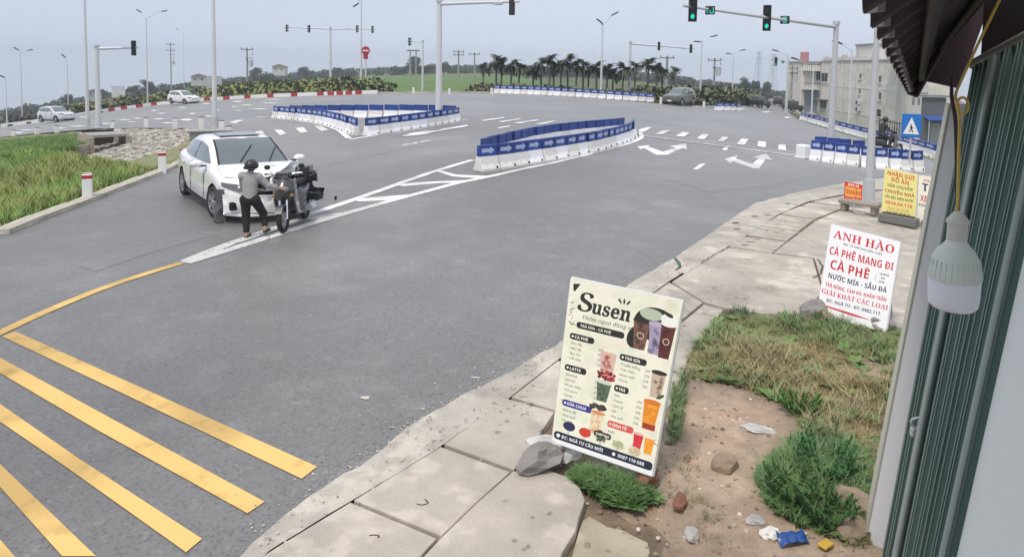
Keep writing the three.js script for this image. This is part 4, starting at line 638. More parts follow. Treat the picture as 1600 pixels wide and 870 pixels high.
// ---------------------------------------------------------------- trees, palms, shrubs
const leafColors = [[0.045, 0.075, 0.03], [0.06, 0.1, 0.035], [0.085, 0.125, 0.04], [0.04, 0.065, 0.035], [0.12, 0.15, 0.045]];
function crownGeo(seed, rx, ry, n, leaf) {                              // leaf clumps through an uneven crown
  reseed(seed); const pos = [], nor = [], lobes = [];
  for (let i = 0; i < 9; i++) lobes.push([rr(-0.6, 0.6) * rx, rr(-0.45, 0.6) * ry, rr(-0.6, 0.6) * rx, rr(0.3, 0.55)]);
  for (let i = 0; i < n; i++) {
    const L = lobes[Math.floor(rnd() * 9)], d = v3(rr(-1, 1), rr(-1, 1), rr(-1, 1)); if (d.length() > 1) { i--; continue; } d.normalize().multiplyScalar(Math.pow(rnd(), 0.35) * L[3]);
    const c = v3(L[0] + d.x * rx, L[1] + d.y * ry, L[2] + d.z * rx), s = leaf * rr(0.6, 1.3), e = new THREE.Euler(rr(0, 6), rr(0, 6), rr(0, 6)), out = c.clone().normalize().add(v3(rr(-0.5, 0.5), rr(0, 0.9), rr(-0.5, 0.5))).normalize();
    for (const q of [[-0.5, -0.3], [0.5, -0.2], [0.1, 0.6]]) { const v = v3(q[0] * s, q[1] * s, rr(-0.1, 0.1) * s).applyEuler(e).add(c); pos.push(v.x, v.y, v.z); nor.push(out.x, out.y, out.z); }
  }
  const g = new THREE.BufferGeometry(); g.setAttribute('position', new THREE.Float32BufferAttribute(pos, 3)); g.setAttribute('normal', new THREE.Float32BufferAttribute(nor, 3)); return g;
}
const crowns = [crownGeo(1, 1, 0.85, 1500, 0.15), crownGeo(2, 1, 0.7, 1500, 0.15), crownGeo(3, 1, 1, 1500, 0.14)], lowClump = [crownGeo(4, 1, 0.7, 420, 0.24), crownGeo(5, 1, 0.55, 420, 0.24)];
const leafMats = leafColors.map((c) => new THREE.MeshPhysicalMaterial({ color: new THREE.Color().setRGB(...c), roughness: 0.9, transmission: 0.15, thickness: 0, side: THREE.DoubleSide }));
const barkMat = std([0.13, 0.11, 0.09], 0.95), palmBark = std([0.12, 0.115, 0.1], 0.95);
function tree(label, px, base, top, wide, kind, D0, group) {
  const b = P(px, base), D = D0 ?? b.D, foot = D0 ? V(px, base, D0) : b.v.clone().add(v3(0, -0.9, 0)), h = up(px, top, D) - foot.y, w = wide / 2 / FOCAL * D, o = thing('broadleaf_tree', label, 'tree', foot, rr(0, 6), group);
  part('trunk', [rod(v3(0, 0, 0), v3(0.03 * h, h * 0.45, 0), h * 0.035, h * 0.02), rod(v3(0.03 * h, h * 0.4, 0), v3(w * 0.4, h * 0.65, w * 0.2), h * 0.018, h * 0.008, 5), rod(v3(0.03 * h, h * 0.42, 0), v3(-w * 0.4, h * 0.68, -w * 0.2), h * 0.018, h * 0.008, 5)], barkMat, o);
  const c = part('crown', crowns[Math.floor(rnd() * 3)], leafMats[kind], o); c.position.y = h * 0.62; c.scale.set(w * 1.15, h * 0.46, w * 1.15);
}
const frondGeo = (() => {                                               // one drooping palm frond with leaflets, 1 m long along +x
  const pos = [], nor = []; reseed(61); const y = (t) => 0.35 * Math.sin(t * 2.0) - 0.62 * t * t;
  for (let k = 0; k < 15; k++) { const t = 0.1 + k / 15 * 0.9, L = 0.34 * Math.sin(Math.PI * (0.18 + 0.76 * t)); for (const s of [-1, 1]) { const a = [t, y(t), 0], b = [t + 0.075, y(t + 0.06), 0], c = [t + L * 0.55, y(t) - L * rr(0.25, 0.55), s * L]; for (const q of [a, b, c]) { pos.push(...q); nor.push(0, 1, s * 0.3); } } }
  for (let k = 0; k < 8; k++) { const t0 = k / 8, t1 = (k + 1) / 8, w = 0.02; for (const q of [[t0, y(t0), -w], [t1, y(t1), -w], [t1, y(t1), w], [t0, y(t0), -w], [t1, y(t1), w], [t0, y(t0), w]]) { pos.push(...q); nor.push(0, 1, 0); } }
  const g = new THREE.BufferGeometry(); g.setAttribute('position', new THREE.Float32BufferAttribute(pos, 3)); g.setAttribute('normal', new THREE.Float32BufferAttribute(nor, 3)); return g;
})();
const palmMats = [[0.06, 0.09, 0.05], [0.075, 0.105, 0.055], [0.1, 0.12, 0.06]].map((c) => new THREE.MeshPhysicalMaterial({ color: new THREE.Color().setRGB(...c), roughness: 0.7, transmission: 0.12, thickness: 0, side: THREE.DoubleSide }));
function palm(label, px, base, top, spread) {
  const b = P(px, base), D = b.D, foot = b.v.clone().add(v3(0, -0.9, 0)), h = up(px, top, D) - foot.y, r = spread * 1.12 * rr(0.85, 1.12) / FOCAL * D, o = thing('palm_tree', label, 'palm tree', foot, rr(0, 6), 'palms along the far verge'), th = h - r * 0.75, lean = rr(-0.05, 0.05) * th;
  part('trunk', [rod(v3(0, 0, 0), v3(lean * 0.5, th * 0.5, 0), 0.16, 0.11), rod(v3(lean * 0.5, th * 0.5, 0), v3(lean, th, 0), 0.11, 0.08), rod(v3(lean, th - 0.1, 0), v3(lean, th + r * 0.18, 0), 0.1, 0.04)], palmBark, o);
  const n = 19, pm = palmMats[Math.floor(rnd() * 3)];
  for (let i = 0; i < n; i++) { const f = part('frond', frondGeo, pm, o), k = i / n; f.position.set(lean, th + r * 0.08, 0); f.rotation.set(0, i * 2.4, mix(-0.75, 1.1, (i * 7 % n) / n), 'YXZ'); f.scale.setScalar(r * rr(0.85, 1.15)); }
}
reseed(303);
[[755, 127, 98, 12], [775, 148, 85, 15], [783, 149, 91, 14], [797, 150, 92, 13], [809, 151, 94, 14], [832, 151, 99, 14], [846, 152, 88, 17], [857, 153, 83, 14], [866, 152, 92, 15], [876, 153, 93, 15], [887, 153, 83, 18], [900, 154, 93, 15], [911, 154, 92, 16], [919, 154, 100, 14], [932, 155, 93, 15], [947, 156, 98, 15], [957, 156, 104, 14], [972, 157, 96, 15], [992, 159, 95, 15], [1011, 160, 89, 17], [1026, 160, 99, 15], [1034, 160, 101, 15], [1053, 158, 104, 13]].forEach(([x, b, t, s], i) => palm(`${ORD[i]} palm tree counting from the left in the row beyond the crossing`, x, i ? b - 7.5 : b, t, s));
[[646, 124, 86, 30, 0, 300, 'big round tree by the twin electricity poles'], [668, 124, 97, 24, 3, 300, 'lower round tree right of the twin electricity poles'], [694, 125, 94, 20, 0, 300, 'dark tree just right of the pale island signal mast'], [632, 124, 100, 18, 1, 310, 'small tree left of the twin electricity poles'], [475, 126, 104, 30, 3, 330, 'low broad tree left of the four-light signal mast'], [524, 126, 104, 22, 3, 330, 'low broad tree right of the four-light signal mast'], [400, 128, 104, 26, 0, 300, 'dark tree above the shrubs right of the notice board'], [1162, 158, 120, 26, 0, 220, 'broad tree left of the far road'], [1178, 158, 124, 20, 3, 220, 'dark tree right behind the broad one near the far road'], [1199, 156, 126, 22, 1, 240, 'tree closest to the far road on its left'], [1240, 165, 124, 18, 3, 140, 'dark tree hiding the street end of the grey building'], [230, 150, 122, 20, 0, 260, 'round tree behind the left lamp post with two arms'], [208, 152, 131, 20, 3, 250, 'tree behind the white notice board'], [104, 168, 146, 18, 0, 250, 'tree at the far left behind the approaching white car'], [158, 160, 138, 20, 3, 260, 'tree behind the leftmost signal mast']].forEach(([x, b, t, w, k, D, l]) => tree(l, x, b, t, w, k, D, 'trees on the skyline'));
{ // shrub belts: nobody could count the bushes
  const belt = (name, label, pxs, n, hMin, hMax, cols, off = -0.95) => { const path = curve2(PX(pxs), 60), sp = []; for (let i = 0; i < n; i++) { const p = path[Math.floor(rnd() * path.length)], x = p[0] + rr(-1.6, 1.6), D = p[1] + rr(0, 1) * rr(0, 9) + 1.2, s = rr(hMin, hMax), c = cols[Math.floor(rnd() * cols.length)], v = rr(0.75, 1.25); sp.push([x, H(x, D) + off + s * 0.4, -D, s, c[0] * v, c[1] * v, c[2] * v, rr(0.7, 1.1)]); } mass(name, label, lowClump[Math.floor(rnd() * 2)], leafMat(), sp); };
  const Y = [[0.24, 0.27, 0.08], [0.3, 0.31, 0.1], [0.17, 0.22, 0.07], [0.2, 0.25, 0.09]], Gd = [[0.09, 0.13, 0.05], [0.13, 0.18, 0.06], [0.19, 0.21, 0.08], [0.25, 0.24, 0.12]];
  reseed(404);
  belt('shrub_belt', 'yellow-green weeds and shrubs behind the red and white kerb', [[350, 152], [420, 149], [500, 146.5], [560, 145]], 520, 1.4, 2.9, Y);
  belt('shrub_belt', 'mixed low shrubs behind the approaching white cars', [[60, 186], [120, 178], [180, 169], [240, 161], [300, 155], [350, 152]], 520, 1.2, 2.6, [...Gd, ...Y]);
  belt('shrub_belt', 'grey-brown scrub at the far left edge', [[-30, 199], [0, 195], [60, 186], [110, 179]], 260, 0.8, 2.2, [[0.12, 0.115, 0.085], [0.09, 0.1, 0.06], [0.14, 0.13, 0.1]]);
  belt('shrub_belt', 'dense olive shrubs under the palm trees', [[760, 144], [820, 146], [900, 150], [980, 155], [1050, 159], [1110, 162]], 620, 0.9, 1.9, [...Gd, [0.14, 0.15, 0.07], [0.2, 0.19, 0.11]]);
  belt('shrub_belt', 'pale green scrub between the dark car and the far trees', [[1050, 158], [1110, 162], [1150, 159], [1180, 154]], 460, 1.4, 2.8, [[0.13, 0.16, 0.06], [0.1, 0.13, 0.05], [0.17, 0.18, 0.08]]);
  belt('shrub_belt', 'flowering bushes at the far kerb beside the paddy field', [[540, 146], [590, 145], [640, 144.5], [700, 144.5], [760, 144.5]], 110, 0.4, 0.9, [[0.06, 0.085, 0.03], [0.13, 0.08, 0.05], [0.05, 0.07, 0.03]]);
  // skyline woods
  const far = (label, x0, x1, dip, n, D0, D1, sMin, sMax) => { const sp = []; for (let i = 0; i < n; i++) { const px = rr(x0, x1), D = rr(D0, D1), x = (px - 800) / FOCAL * D, s = rr(sMin, sMax), v = rr(0.75, 1.2); sp.push([x, H(x, D) - 1 + s * 0.45 - dip, -D, s, 0.075 * v, 0.105 * v, 0.06 * v, rr(0.6, 1)]); } mass('distant_woods', label, lowClump[0], leafMat(), sp); };
  far('hazy far-off woods along the left skyline', -80, 430, 0, 460, 260, 520, 2.2, 5); far('hazy far-off woods behind the paddy field', 420, 800, 0, 330, 330, 520, 2, 4.4); far('hazy far-off woods behind the palms', 780, 1260, 0, 380, 260, 480, 2, 4.4);
}
// ---------------------------------------------------------------- buildings
function wallGeo(w, h, t, holes) { return extrude([[0, 0], [w, 0], [w, h], [0, h]], t, 0, holes.map(([x, y, a, b]) => [[x, y], [x, y + b], [x + a, y + b], [x + a, y]])); }
function windowIn(wall, [x, y, w, h], t, frameMat = M.steel) {
  const o = part('window', [bx(w, 0.07, 0.08, x + w / 2, y + 0.035, t * 0.8), bx(w, 0.07, 0.08, x + w / 2, y + h - 0.035, t * 0.8), bx(0.07, h - 0.14, 0.08, x + 0.035, y + h / 2, t * 0.8), bx(0.07, h - 0.14, 0.08, x + w - 0.035, y + h / 2, t * 0.8), bx(0.05, h - 0.14, 0.07, x + w / 2, y + h / 2, t * 0.8)], frameMat, wall);
  part('pane', bx(w - 0.14, h - 0.14, 0.02, x + w / 2, y + h / 2, t * 0.78), M.windowGlass, o); return o;
}
function uvMetres(g) { return g; }
{
  const plaster = std([0.8, 0.77, 0.72], 0.95, { map: plasterTex }), plasterPale = std([0.8, 0.79, 0.76], 0.95, { map: plasterTex }), roofGrey = std([0.3, 0.29, 0.28], 0.95);
  const A = V(1283, 188, 125), B = V(1412, 224, 95), o = thing('concrete_house', 'long unpainted grey three-storey concrete house beyond the barriers', 'building', A);
  const dir = v3(B.x - A.x, 0, B.z - A.z), L = dir.length(); o.rotation.y = Math.atan2(-dir.z, dir.x);
  const floorY = Math.min(A.y, B.y) - 1.5; o.position.y = floorY; o.updateMatrixWorld(true);
  const toWall = (px, py) => { const r = ray(px, py), c = v3(0, EYE, 0), n = v3(-dir.z, 0, dir.x).normalize(), k = A.clone().sub(c).dot(n) / r.dot(n), w = c.add(r.multiplyScalar(k)); return o.worldToLocal(w); };
  const rect = (x0, y0, x1, y1) => { const p = toWall(x0, y1), q = toWall(x1, y0); return [p.x, p.y, q.x - p.x, q.y - p.y]; };
  const topL = toWall(1300, 97).y, wins = [[1286, 114, 1297, 128], [1284.5, 155, 1295, 171], [1346, 115, 1350.5, 123.5], [1345, 139, 1349, 147], [1369.5, 117, 1375, 129], [1376.5, 118, 1382, 129.5], [1369, 143, 1374.5, 155.5], [1376, 144, 1381.5, 156.5], [1368, 171, 1381, 185]].map((r) => rect(...r));
  const H0 = topL; const w = part('wall', wallGeo(L, H0, 0.3, wins), plaster, o); wins.forEach((r) => windowIn(w, r, 0.3));
  part('end_wall', wallGeo(6, H0 - 0.01, 0.3, []).rotateY(Math.PI / 2).translate(L - 0.302, 0, -0.002), plaster, o);
  part('back_wall', bx(L - 0.4, H0 - 0.02, 0.3, L / 2, H0 / 2, -6), plaster, o);
  const rf = part('roof', bx(L + 0.3, 0.25, 6.6, L / 2, H0 + 0.127, -2.9), roofGrey, o); part('parapet', [bx(L * 0.6, 0.5, 0.2, L * 0.32, H0 + 0.5, 0.15), bx(0.2, 0.45, 6, 0.1, H0 + 0.48, -2.9)], plaster, rf);
  const tw = rect(1335, 79, 1361, 99); part('stair_tower', bx(tw[2], tw[3] + 0.6, 4, tw[0] + tw[2] / 2, H0 + 0.253 + (tw[3] + 0.6) / 2 - 0.6 + 0.35, -2.2), plasterPale, rf); part('tower_cap', bx(tw[2] + 0.4, 0.2, 4.3, tw[0] + tw[2] / 2, H0 + tw[3] + 0.72, -2.2), roofGrey, rf);
  for (const r of wins) part('sill', bx(r[2] + 0.3, 0.1, 0.25, r[0] + r[2] / 2, r[1] - 0.06, 0.36), plasterPale, w);
  const aw = rect(1283, 150, 1298, 154); part('window_hood', bx(aw[2], 0.12, 0.8, aw[0] + aw[2] / 2, aw[1], 0.7), roofGrey, w);
  for (const px of [1323, 1342]) { const p = toWall(px, 100), q = toWall(px, 185); part('downpipe', cyl(0.07, 0.07, p.y - q.y, 8, p.x, q.y, 0.38), M.steelLight, w); }
  for (const y of [0.36, 0.68]) part('floor_band', bx(L - 0.02, 0.16, 0.04, L / 2, H0 * y, 0.32), plasterPale, w);
  for (const [k, ww, hh] of [[0.08, 1.6, 0.7], [0.2, 0.9, 0.4], [0.33, 2.2, 0.9], [0.7, 1.2, 0.5], [0.86, 2.6, 0.8], [0.95, 0.8, 1.2]]) part('broken_parapet', bx(ww, hh, 0.22, L * k, H0 + 0.27 + hh / 2, 0.27), k > 0.5 ? plasterPale : plaster, rf);
  for (const [px, py] of [[1347, 160], [1347, 170], [1307, 150]]) { const q = toWall(px, py); const ac = part('air_conditioner', rbx(1.0, 0.7, 0.4, 0.05, q.x, q.y, 0.55), M.steelLight, w); part('fan_grille', new THREE.CylinderGeometry(0.26, 0.26, 0.03, 16).rotateX(Math.PI / 2).translate(q.x, q.y, 0.77), M.dark, ac); }
  { const a = P(1366, 213), b = P(1418, 229), fo = thing('yard_fence', 'dark metal bar fence at the foot of the long grey house', 'fence', a.v.clone().add(v3(1.2, -0.2, -1.6))), d = b.v.clone().sub(a.v); for (let i = 0; i <= 14; i++) part('bar', rod(d.clone().multiplyScalar(i / 14), d.clone().multiplyScalar(i / 14).add(v3(0, 1.5, 0)), i % 7 ? 0.025 : 0.06, 0.025, 5), M.dark, fo); for (const h of [0.25, 1.4]) part('rail', rod(v3(0, h, 0), d.clone().add(v3(0, h, 0)), 0.035, 0.035, 5), M.dark, fo); }
  // street-side block with shutter door and balconies
  const Cc = V(1268, 184, 127), f = thing('street_house', 'narrow house front with pale blue roller door and balconies at the far road', 'building', v3(Cc.x, floorY, Cc.z), facing(Cc) * 0.2);
  const W2 = 33 / FOCAL * 127, h2 = up(1268, 98, 127) - floorY, y = (py) => up(1268, py, 127) - floorY, sh = [W2 * 0.12, y(176), W2 * 0.62, y(140) - y(176)], wn = [[W2 * 0.62, y(125), W2 * 0.2, 1.6]];
  const fw = part('wall', wallGeo(W2, h2, 0.3, [sh, ...wn]).translate(-W2 / 2, 0, 0), plasterPale, f); wn.forEach(([a, b, c, d]) => windowIn(fw, [a - W2 / 2, b, c, d], 0.3));
  const door = part('roller_door', bx(sh[2], sh[3], 0.06, sh[0] + sh[2] / 2 - W2 / 2, sh[1] + sh[3] / 2, 0.12), std([0.3, 0.34, 0.42], 0.6), f); const slats = []; for (let i = 0; i < 12; i++) slats.push(bx(sh[2], 0.06, 0.04, sh[0] + sh[2] / 2 - W2 / 2, sh[1] + (i + 0.5) / 12 * sh[3], 0.17)); part('slat', slats, std([0.34, 0.38, 0.45], 0.6), door);
  part('side_wall', [bx(0.3, h2, 7, -W2 / 2 - 0.16, h2 / 2, -3.4), bx(0.3, h2, 7, W2 / 2 + 0.16, h2 / 2, -3.4)], plaster, f); part('roof', bx(W2 + 0.9, 0.22, 7.6, 0, h2 + 0.12, -3.3), roofGrey, f);
  for (const py of [139, 110]) { const bal = part('balcony', bx(W2 * 0.8, 0.2, 1.2, -W2 * 0.12, y(py), 0.92), plasterPale, f), rails = []; for (let i = 0; i < 9; i++) rails.push(bx(0.05, 0.9, 0.05, -W2 * 0.5 + W2 * 0.78 * i / 8, y(py) + 0.55, 1.45)); rails.push(bx(W2 * 0.8, 0.06, 0.06, -W2 * 0.12, y(py) + 1.03, 1.45)); part('railing', rails, M.dark, bal); }
  const tank = part('water_tank', cyl(0.7, 0.7, y(83) - h2, 14, -W2 * 0.3, h2 + 0.23, -1.5), std([0.5, 0.22, 0.23], 0.6), f); part('lid', cyl(0.4, 0.3, 0.2, 12, -W2 * 0.3, h2 + 0.23 + y(83) - h2, -1.5), M.steel, tank);
  // pale house at the right and the dark shed beside it
  const E = V(1428, 226, 88), p3 = thing('pale_house', 'pale house wall with paired narrow windows, right of the pedestrian sign', 'building', v3(E.x, E.y - 1.5, E.z), facing(E) * 0.3), W3 = 32 / FOCAL * 88, Y3 = (py) => up(1428, py, 88) - E.y + 1.5, h3 = Y3(60);
  const w3 = []; for (const yy of [[126, 140], [152, 165]]) for (const k of [0.28, 0.52]) w3.push([W3 * k, Y3(yy[1]), W3 * 0.15, Y3(yy[0]) - Y3(yy[1])]);
  const pw = part('wall', wallGeo(W3, h3, 0.3, w3).translate(-W3 / 2, 0, 0), std([0.62, 0.62, 0.61], 0.95, { map: plasterTex }), p3); w3.forEach(([a, b, c, d]) => windowIn(pw, [a - W3 / 2, b, c, d], 0.3)); part('side_wall', bx(0.3, h3, 9, W3 / 2 - 0.16, h3 / 2, -4.6), plaster, p3); part('floor_band', bx(W3 - 0.02, 0.2, 0.04, 0, Y3(145), 0.322), roofGrey, p3); part('roof', bx(W3 + 0.4, 0.2, 9.4, 0, h3 + 0.11, -4.5), roofGrey, p3);
  const S = V(1456, 232, 78), sd = thing('dark_shed', 'dark sheet-metal shed with a blue awning at the picture right', 'shed', v3(S.x, S.y - 1.2, S.z), facing(S) * 0.4), W4 = 34 / FOCAL * 78, Y4 = (py) => up(1456, py, 78) - S.y + 1.2;
  part('wall', bx(W4, Y4(152), 0.2, 0, Y4(152) / 2, 0), std([0.12, 0.12, 0.13], 0.8), sd); part('roof', bx(W4 + 0.6, 0.15, 4, 0, Y4(150), -1.6), std([0.2, 0.19, 0.19], 0.7), sd); const awn = part('awning', bx(W4 * 0.8, 0.12, 1.6, 0, Y4(184), 0.9, 0.2), std([0.03, 0.09, 0.35], 0.6), sd); for (const s of [-1, 1]) part('awning_post', cyl(0.06, 0.06, Y4(186), 8, s * W4 * 0.35, 0, 1.5), M.steel, awn); part('doorway', bx(W4 * 0.4, Y4(192), 0.05, W4 * 0.1, Y4(192) / 2, 0.13), std([0.35, 0.35, 0.36], 0.8), sd);
  const R = V(1478, 168, 140), rh = thing('red_roofed_house', 'small red tiled roof glimpsed past the shop post', 'building', v3(R.x, R.y - 6, R.z)); part('wall', bx(7, 6, 6, 0, 3, 0), plasterPale, rh); part('roof', new THREE.ConeGeometry(5.4, 2.6, 4).rotateY(Math.PI / 4).translate(0, 7.3, 0), std([0.32, 0.12, 0.1], 0.9), rh);
  // far small houses among the trees
  [[437, 112, 20, 8, 340, [0.55, 0.55, 0.55], 'white far house above the shrubs left of the four-light mast'], [556, 118, 10, 5, 340, [0.6, 0.6, 0.6], 'tiny pale house behind the no-entry sign post'], [608, 118, 14, 5, 340, [0.5, 0.5, 0.5], 'small pale house left of the short signal mast'], [690, 116, 16, 7, 320, [0.55, 0.42, 0.38], 'small pinkish house right of the pale island mast'], [310, 128, 22, 9, 250, [0.5, 0.5, 0.5], 'flat pale house left of the grey notice board'], [145, 152, 20, 9, 240, [0.48, 0.5, 0.53], 'bluish low house behind the big left lamp post'], [395, 120, 9, 5, 300, [0.5, 0.5, 0.45], 'tiny cream house right of the notice board']].forEach(([px, py, w, h, D, c, l]) => { const b = V(px, py + 6, D), ww = w / FOCAL * D, hh = (h + 6) / FOCAL * D, s = thing('far_house', l, 'house', b, facing(b) + rr(-0.3, 0.3)); part('wall', bx(ww, hh, ww * 0.7, 0, hh / 2, 0), std(c, 0.95), s); const r = part('roof', extrude([[-ww * 0.58, 0], [ww * 0.58, 0], [0, hh * 0.28]], ww * 0.85).translate(0, hh + 0.01, -ww * 0.42), std([0.26, 0.2, 0.19], 0.95), s); for (const k of [-0.25, 0.2]) part('window', bx(ww * 0.12, hh * 0.18, 0.06, k * ww, hh * 0.72, ww * 0.36), M.glassDark, s); });
}
// ---------------------------------------------------------------- cars
const lerpTable = (t, x, k) => { if (x <= t[0][0]) return t[0][k]; for (let i = 1; i < t.length; i++) if (x <= t[i][0]) { const a = t[i - 1], b = t[i], p0 = t[Math.max(0, i - 2)][k], p3 = t[Math.min(t.length - 1, i + 1)][k], u = (x - a[0]) / (b[0] - a[0]); const c = 0.5 * (2 * a[k] + (b[k] - p0) * u + (2 * p0 - 5 * a[k] + 4 * b[k] - p3) * u * u + (3 * a[k] - p0 - 3 * b[k] + p3) * u * u * u); return clamp(c, Math.min(a[k], b[k]) - 0.02, Math.max(a[k], b[k]) + 0.02); } return t.at(-1)[k]; };
function loft(xs, section) {                                            // closed skin through sections along x (section: list of [y, z], closed loop)
  const S = xs.map(section), n = S[0].length, pos = [], tri = (...p) => p.forEach((q) => pos.push(...q)), at = (i, j) => [xs[i], S[i][(j + n) % n][0], S[i][(j + n) % n][1]];
  for (let i = 0; i < xs.length - 1; i++) for (let j = 0; j < n; j++) { tri(at(i, j), at(i + 1, j + 1), at(i + 1, j)); tri(at(i, j), at(i, j + 1), at(i + 1, j + 1)); }
  for (const [i, f] of [[0, 1], [xs.length - 1, 0]]) { const c = [xs[i], S[i].reduce((s, p) => s + p[0], 0) / n, 0]; for (let j = 0; j < n; j++) f ? tri(c, at(i, j + 1), at(i, j)) : tri(c, at(i, j), at(i, j + 1)); }
  const g = new THREE.BufferGeometry(); g.setAttribute('position', new THREE.Float32BufferAttribute(pos, 3)); g.setAttribute('uv', new THREE.Float32BufferAttribute(new Float32Array(pos.length / 3 * 2), 2)); g.computeVertexNormals(); return toCreasedNormals(g, 0.7);
}
const range = (a, b, n) => Array.from({ length: n + 1 }, (_, i) => a + (b - a) * i / n);
const wheelGeo = (R, W) => ({
  tyre: new THREE.LatheGeometry([[R * 0.66, -W / 2], [R * 0.93, -W / 2], [R, -W * 0.36], [R, W * 0.36], [R * 0.93, W / 2], [R * 0.66, W / 2]].map((p) => new THREE.Vector2(...p)), 28).rotateX(Math.PI / 2),
  barrel: new THREE.CylinderGeometry(R * 0.66, R * 0.66, W * 0.7, 24, 1, false).rotateX(Math.PI / 2).translate(0, 0, -W * 0.1),
  spokes: join([...range(0, 4, 4).map((i) => join([bx(R * 0.6, R * 0.13, 0.03, R * 0.33, R * 0.04, W * 0.4).rotateZ(i * Math.PI * 0.4 + 0.12), bx(R * 0.6, R * 0.1, 0.03, R * 0.33, -R * 0.04, W * 0.4).rotateZ(i * Math.PI * 0.4 - 0.12)])), new THREE.CylinderGeometry(R * 0.14, R * 0.14, 0.05, 12).rotateX(Math.PI / 2).translate(0, 0, W * 0.4), new THREE.TorusGeometry(R * 0.64, R * 0.045, 6, 28).translate(0, 0, W * 0.42)]),
});
const carKinds = {
  hatch: { body: [[-2.2, 0.42, 0.94, 0.66], [-2.12, 0.32, 1.0, 0.78], [-1.9, 0.24, 1.02, 0.85], [-1.4, 0.2, 1.0, 0.89], [-0.4, 0.18, 0.97, 0.9], [0.5, 0.18, 0.95, 0.9], [0.95, 0.18, 0.965, 0.89], [1.4, 0.19, 0.91, 0.885], [1.8, 0.2, 0.82, 0.85], [2.05, 0.21, 0.72, 0.77], [2.17, 0.25, 0.63, 0.66], [2.23, 0.32, 0.54, 0.52]],
    cab: [[-2.12, 0.98, 0.66, 0.64], [-1.95, 1.13, 0.72, 0.6], [-1.65, 1.3, 0.78, 0.58], [-1.1, 1.42, 0.82, 0.59], [-0.4, 1.455, 0.83, 0.61], [0.1, 1.41, 0.83, 0.61], [0.45, 1.26, 0.82, 0.64], [0.75, 1.1, 0.8, 0.68], [1.05, 0.955, 0.76, 0.72]], belt: 0.93, wheels: [-1.36, 1.34], R: 0.32, screen: [0.12, 1.0], rear: [-2.08, -1.6],
    side: [[[0.72, 0.99], [0.1, 1.29], [-0.36, 1.345], [-0.38, 0.99]], [[-0.45, 0.99], [-0.43, 1.345], [-1.08, 1.31], [-1.5, 1.16], [-1.42, 1.01]]] },
  suv: { body: [[-2.2, 0.5, 1.05, 0.7], [-2.12, 0.36, 1.1, 0.82], [-1.8, 0.28, 1.12, 0.88], [-0.4, 0.24, 1.1, 0.91], [0.6, 0.24, 1.09, 0.91], [1.0, 0.24, 1.1, 0.9], [1.5, 0.26, 1.06, 0.88], [1.95, 0.28, 0.95, 0.82], [2.12, 0.34, 0.82, 0.72], [2.2, 0.42, 0.7, 0.58]],
    cab: [[-2.15, 1.08, 0.7, 0.68], [-2.02, 1.34, 0.75, 0.64], [-1.75, 1.55, 0.8, 0.63], [-0.9, 1.65, 0.83, 0.65], [-0.1, 1.64, 0.84, 0.65], [0.35, 1.5, 0.83, 0.66], [0.7, 1.28, 0.82, 0.7], [1.05, 1.09, 0.78, 0.74]], belt: 1.06, wheels: [-1.34, 1.34], R: 0.36, screen: [0.1, 0.98], rear: [-2.08, -1.75],
    side: [[[0.66, 1.13], [0.1, 1.44], [-0.4, 1.53], [-0.42, 1.12]], [[-0.5, 1.12], [-0.48, 1.53], [-1.3, 1.5], [-1.75, 1.32], [-1.7, 1.14]]] },
};
const evaluator = new Evaluator(); evaluator.attributes = ['position', 'normal', 'uv'];
const carCache = {};
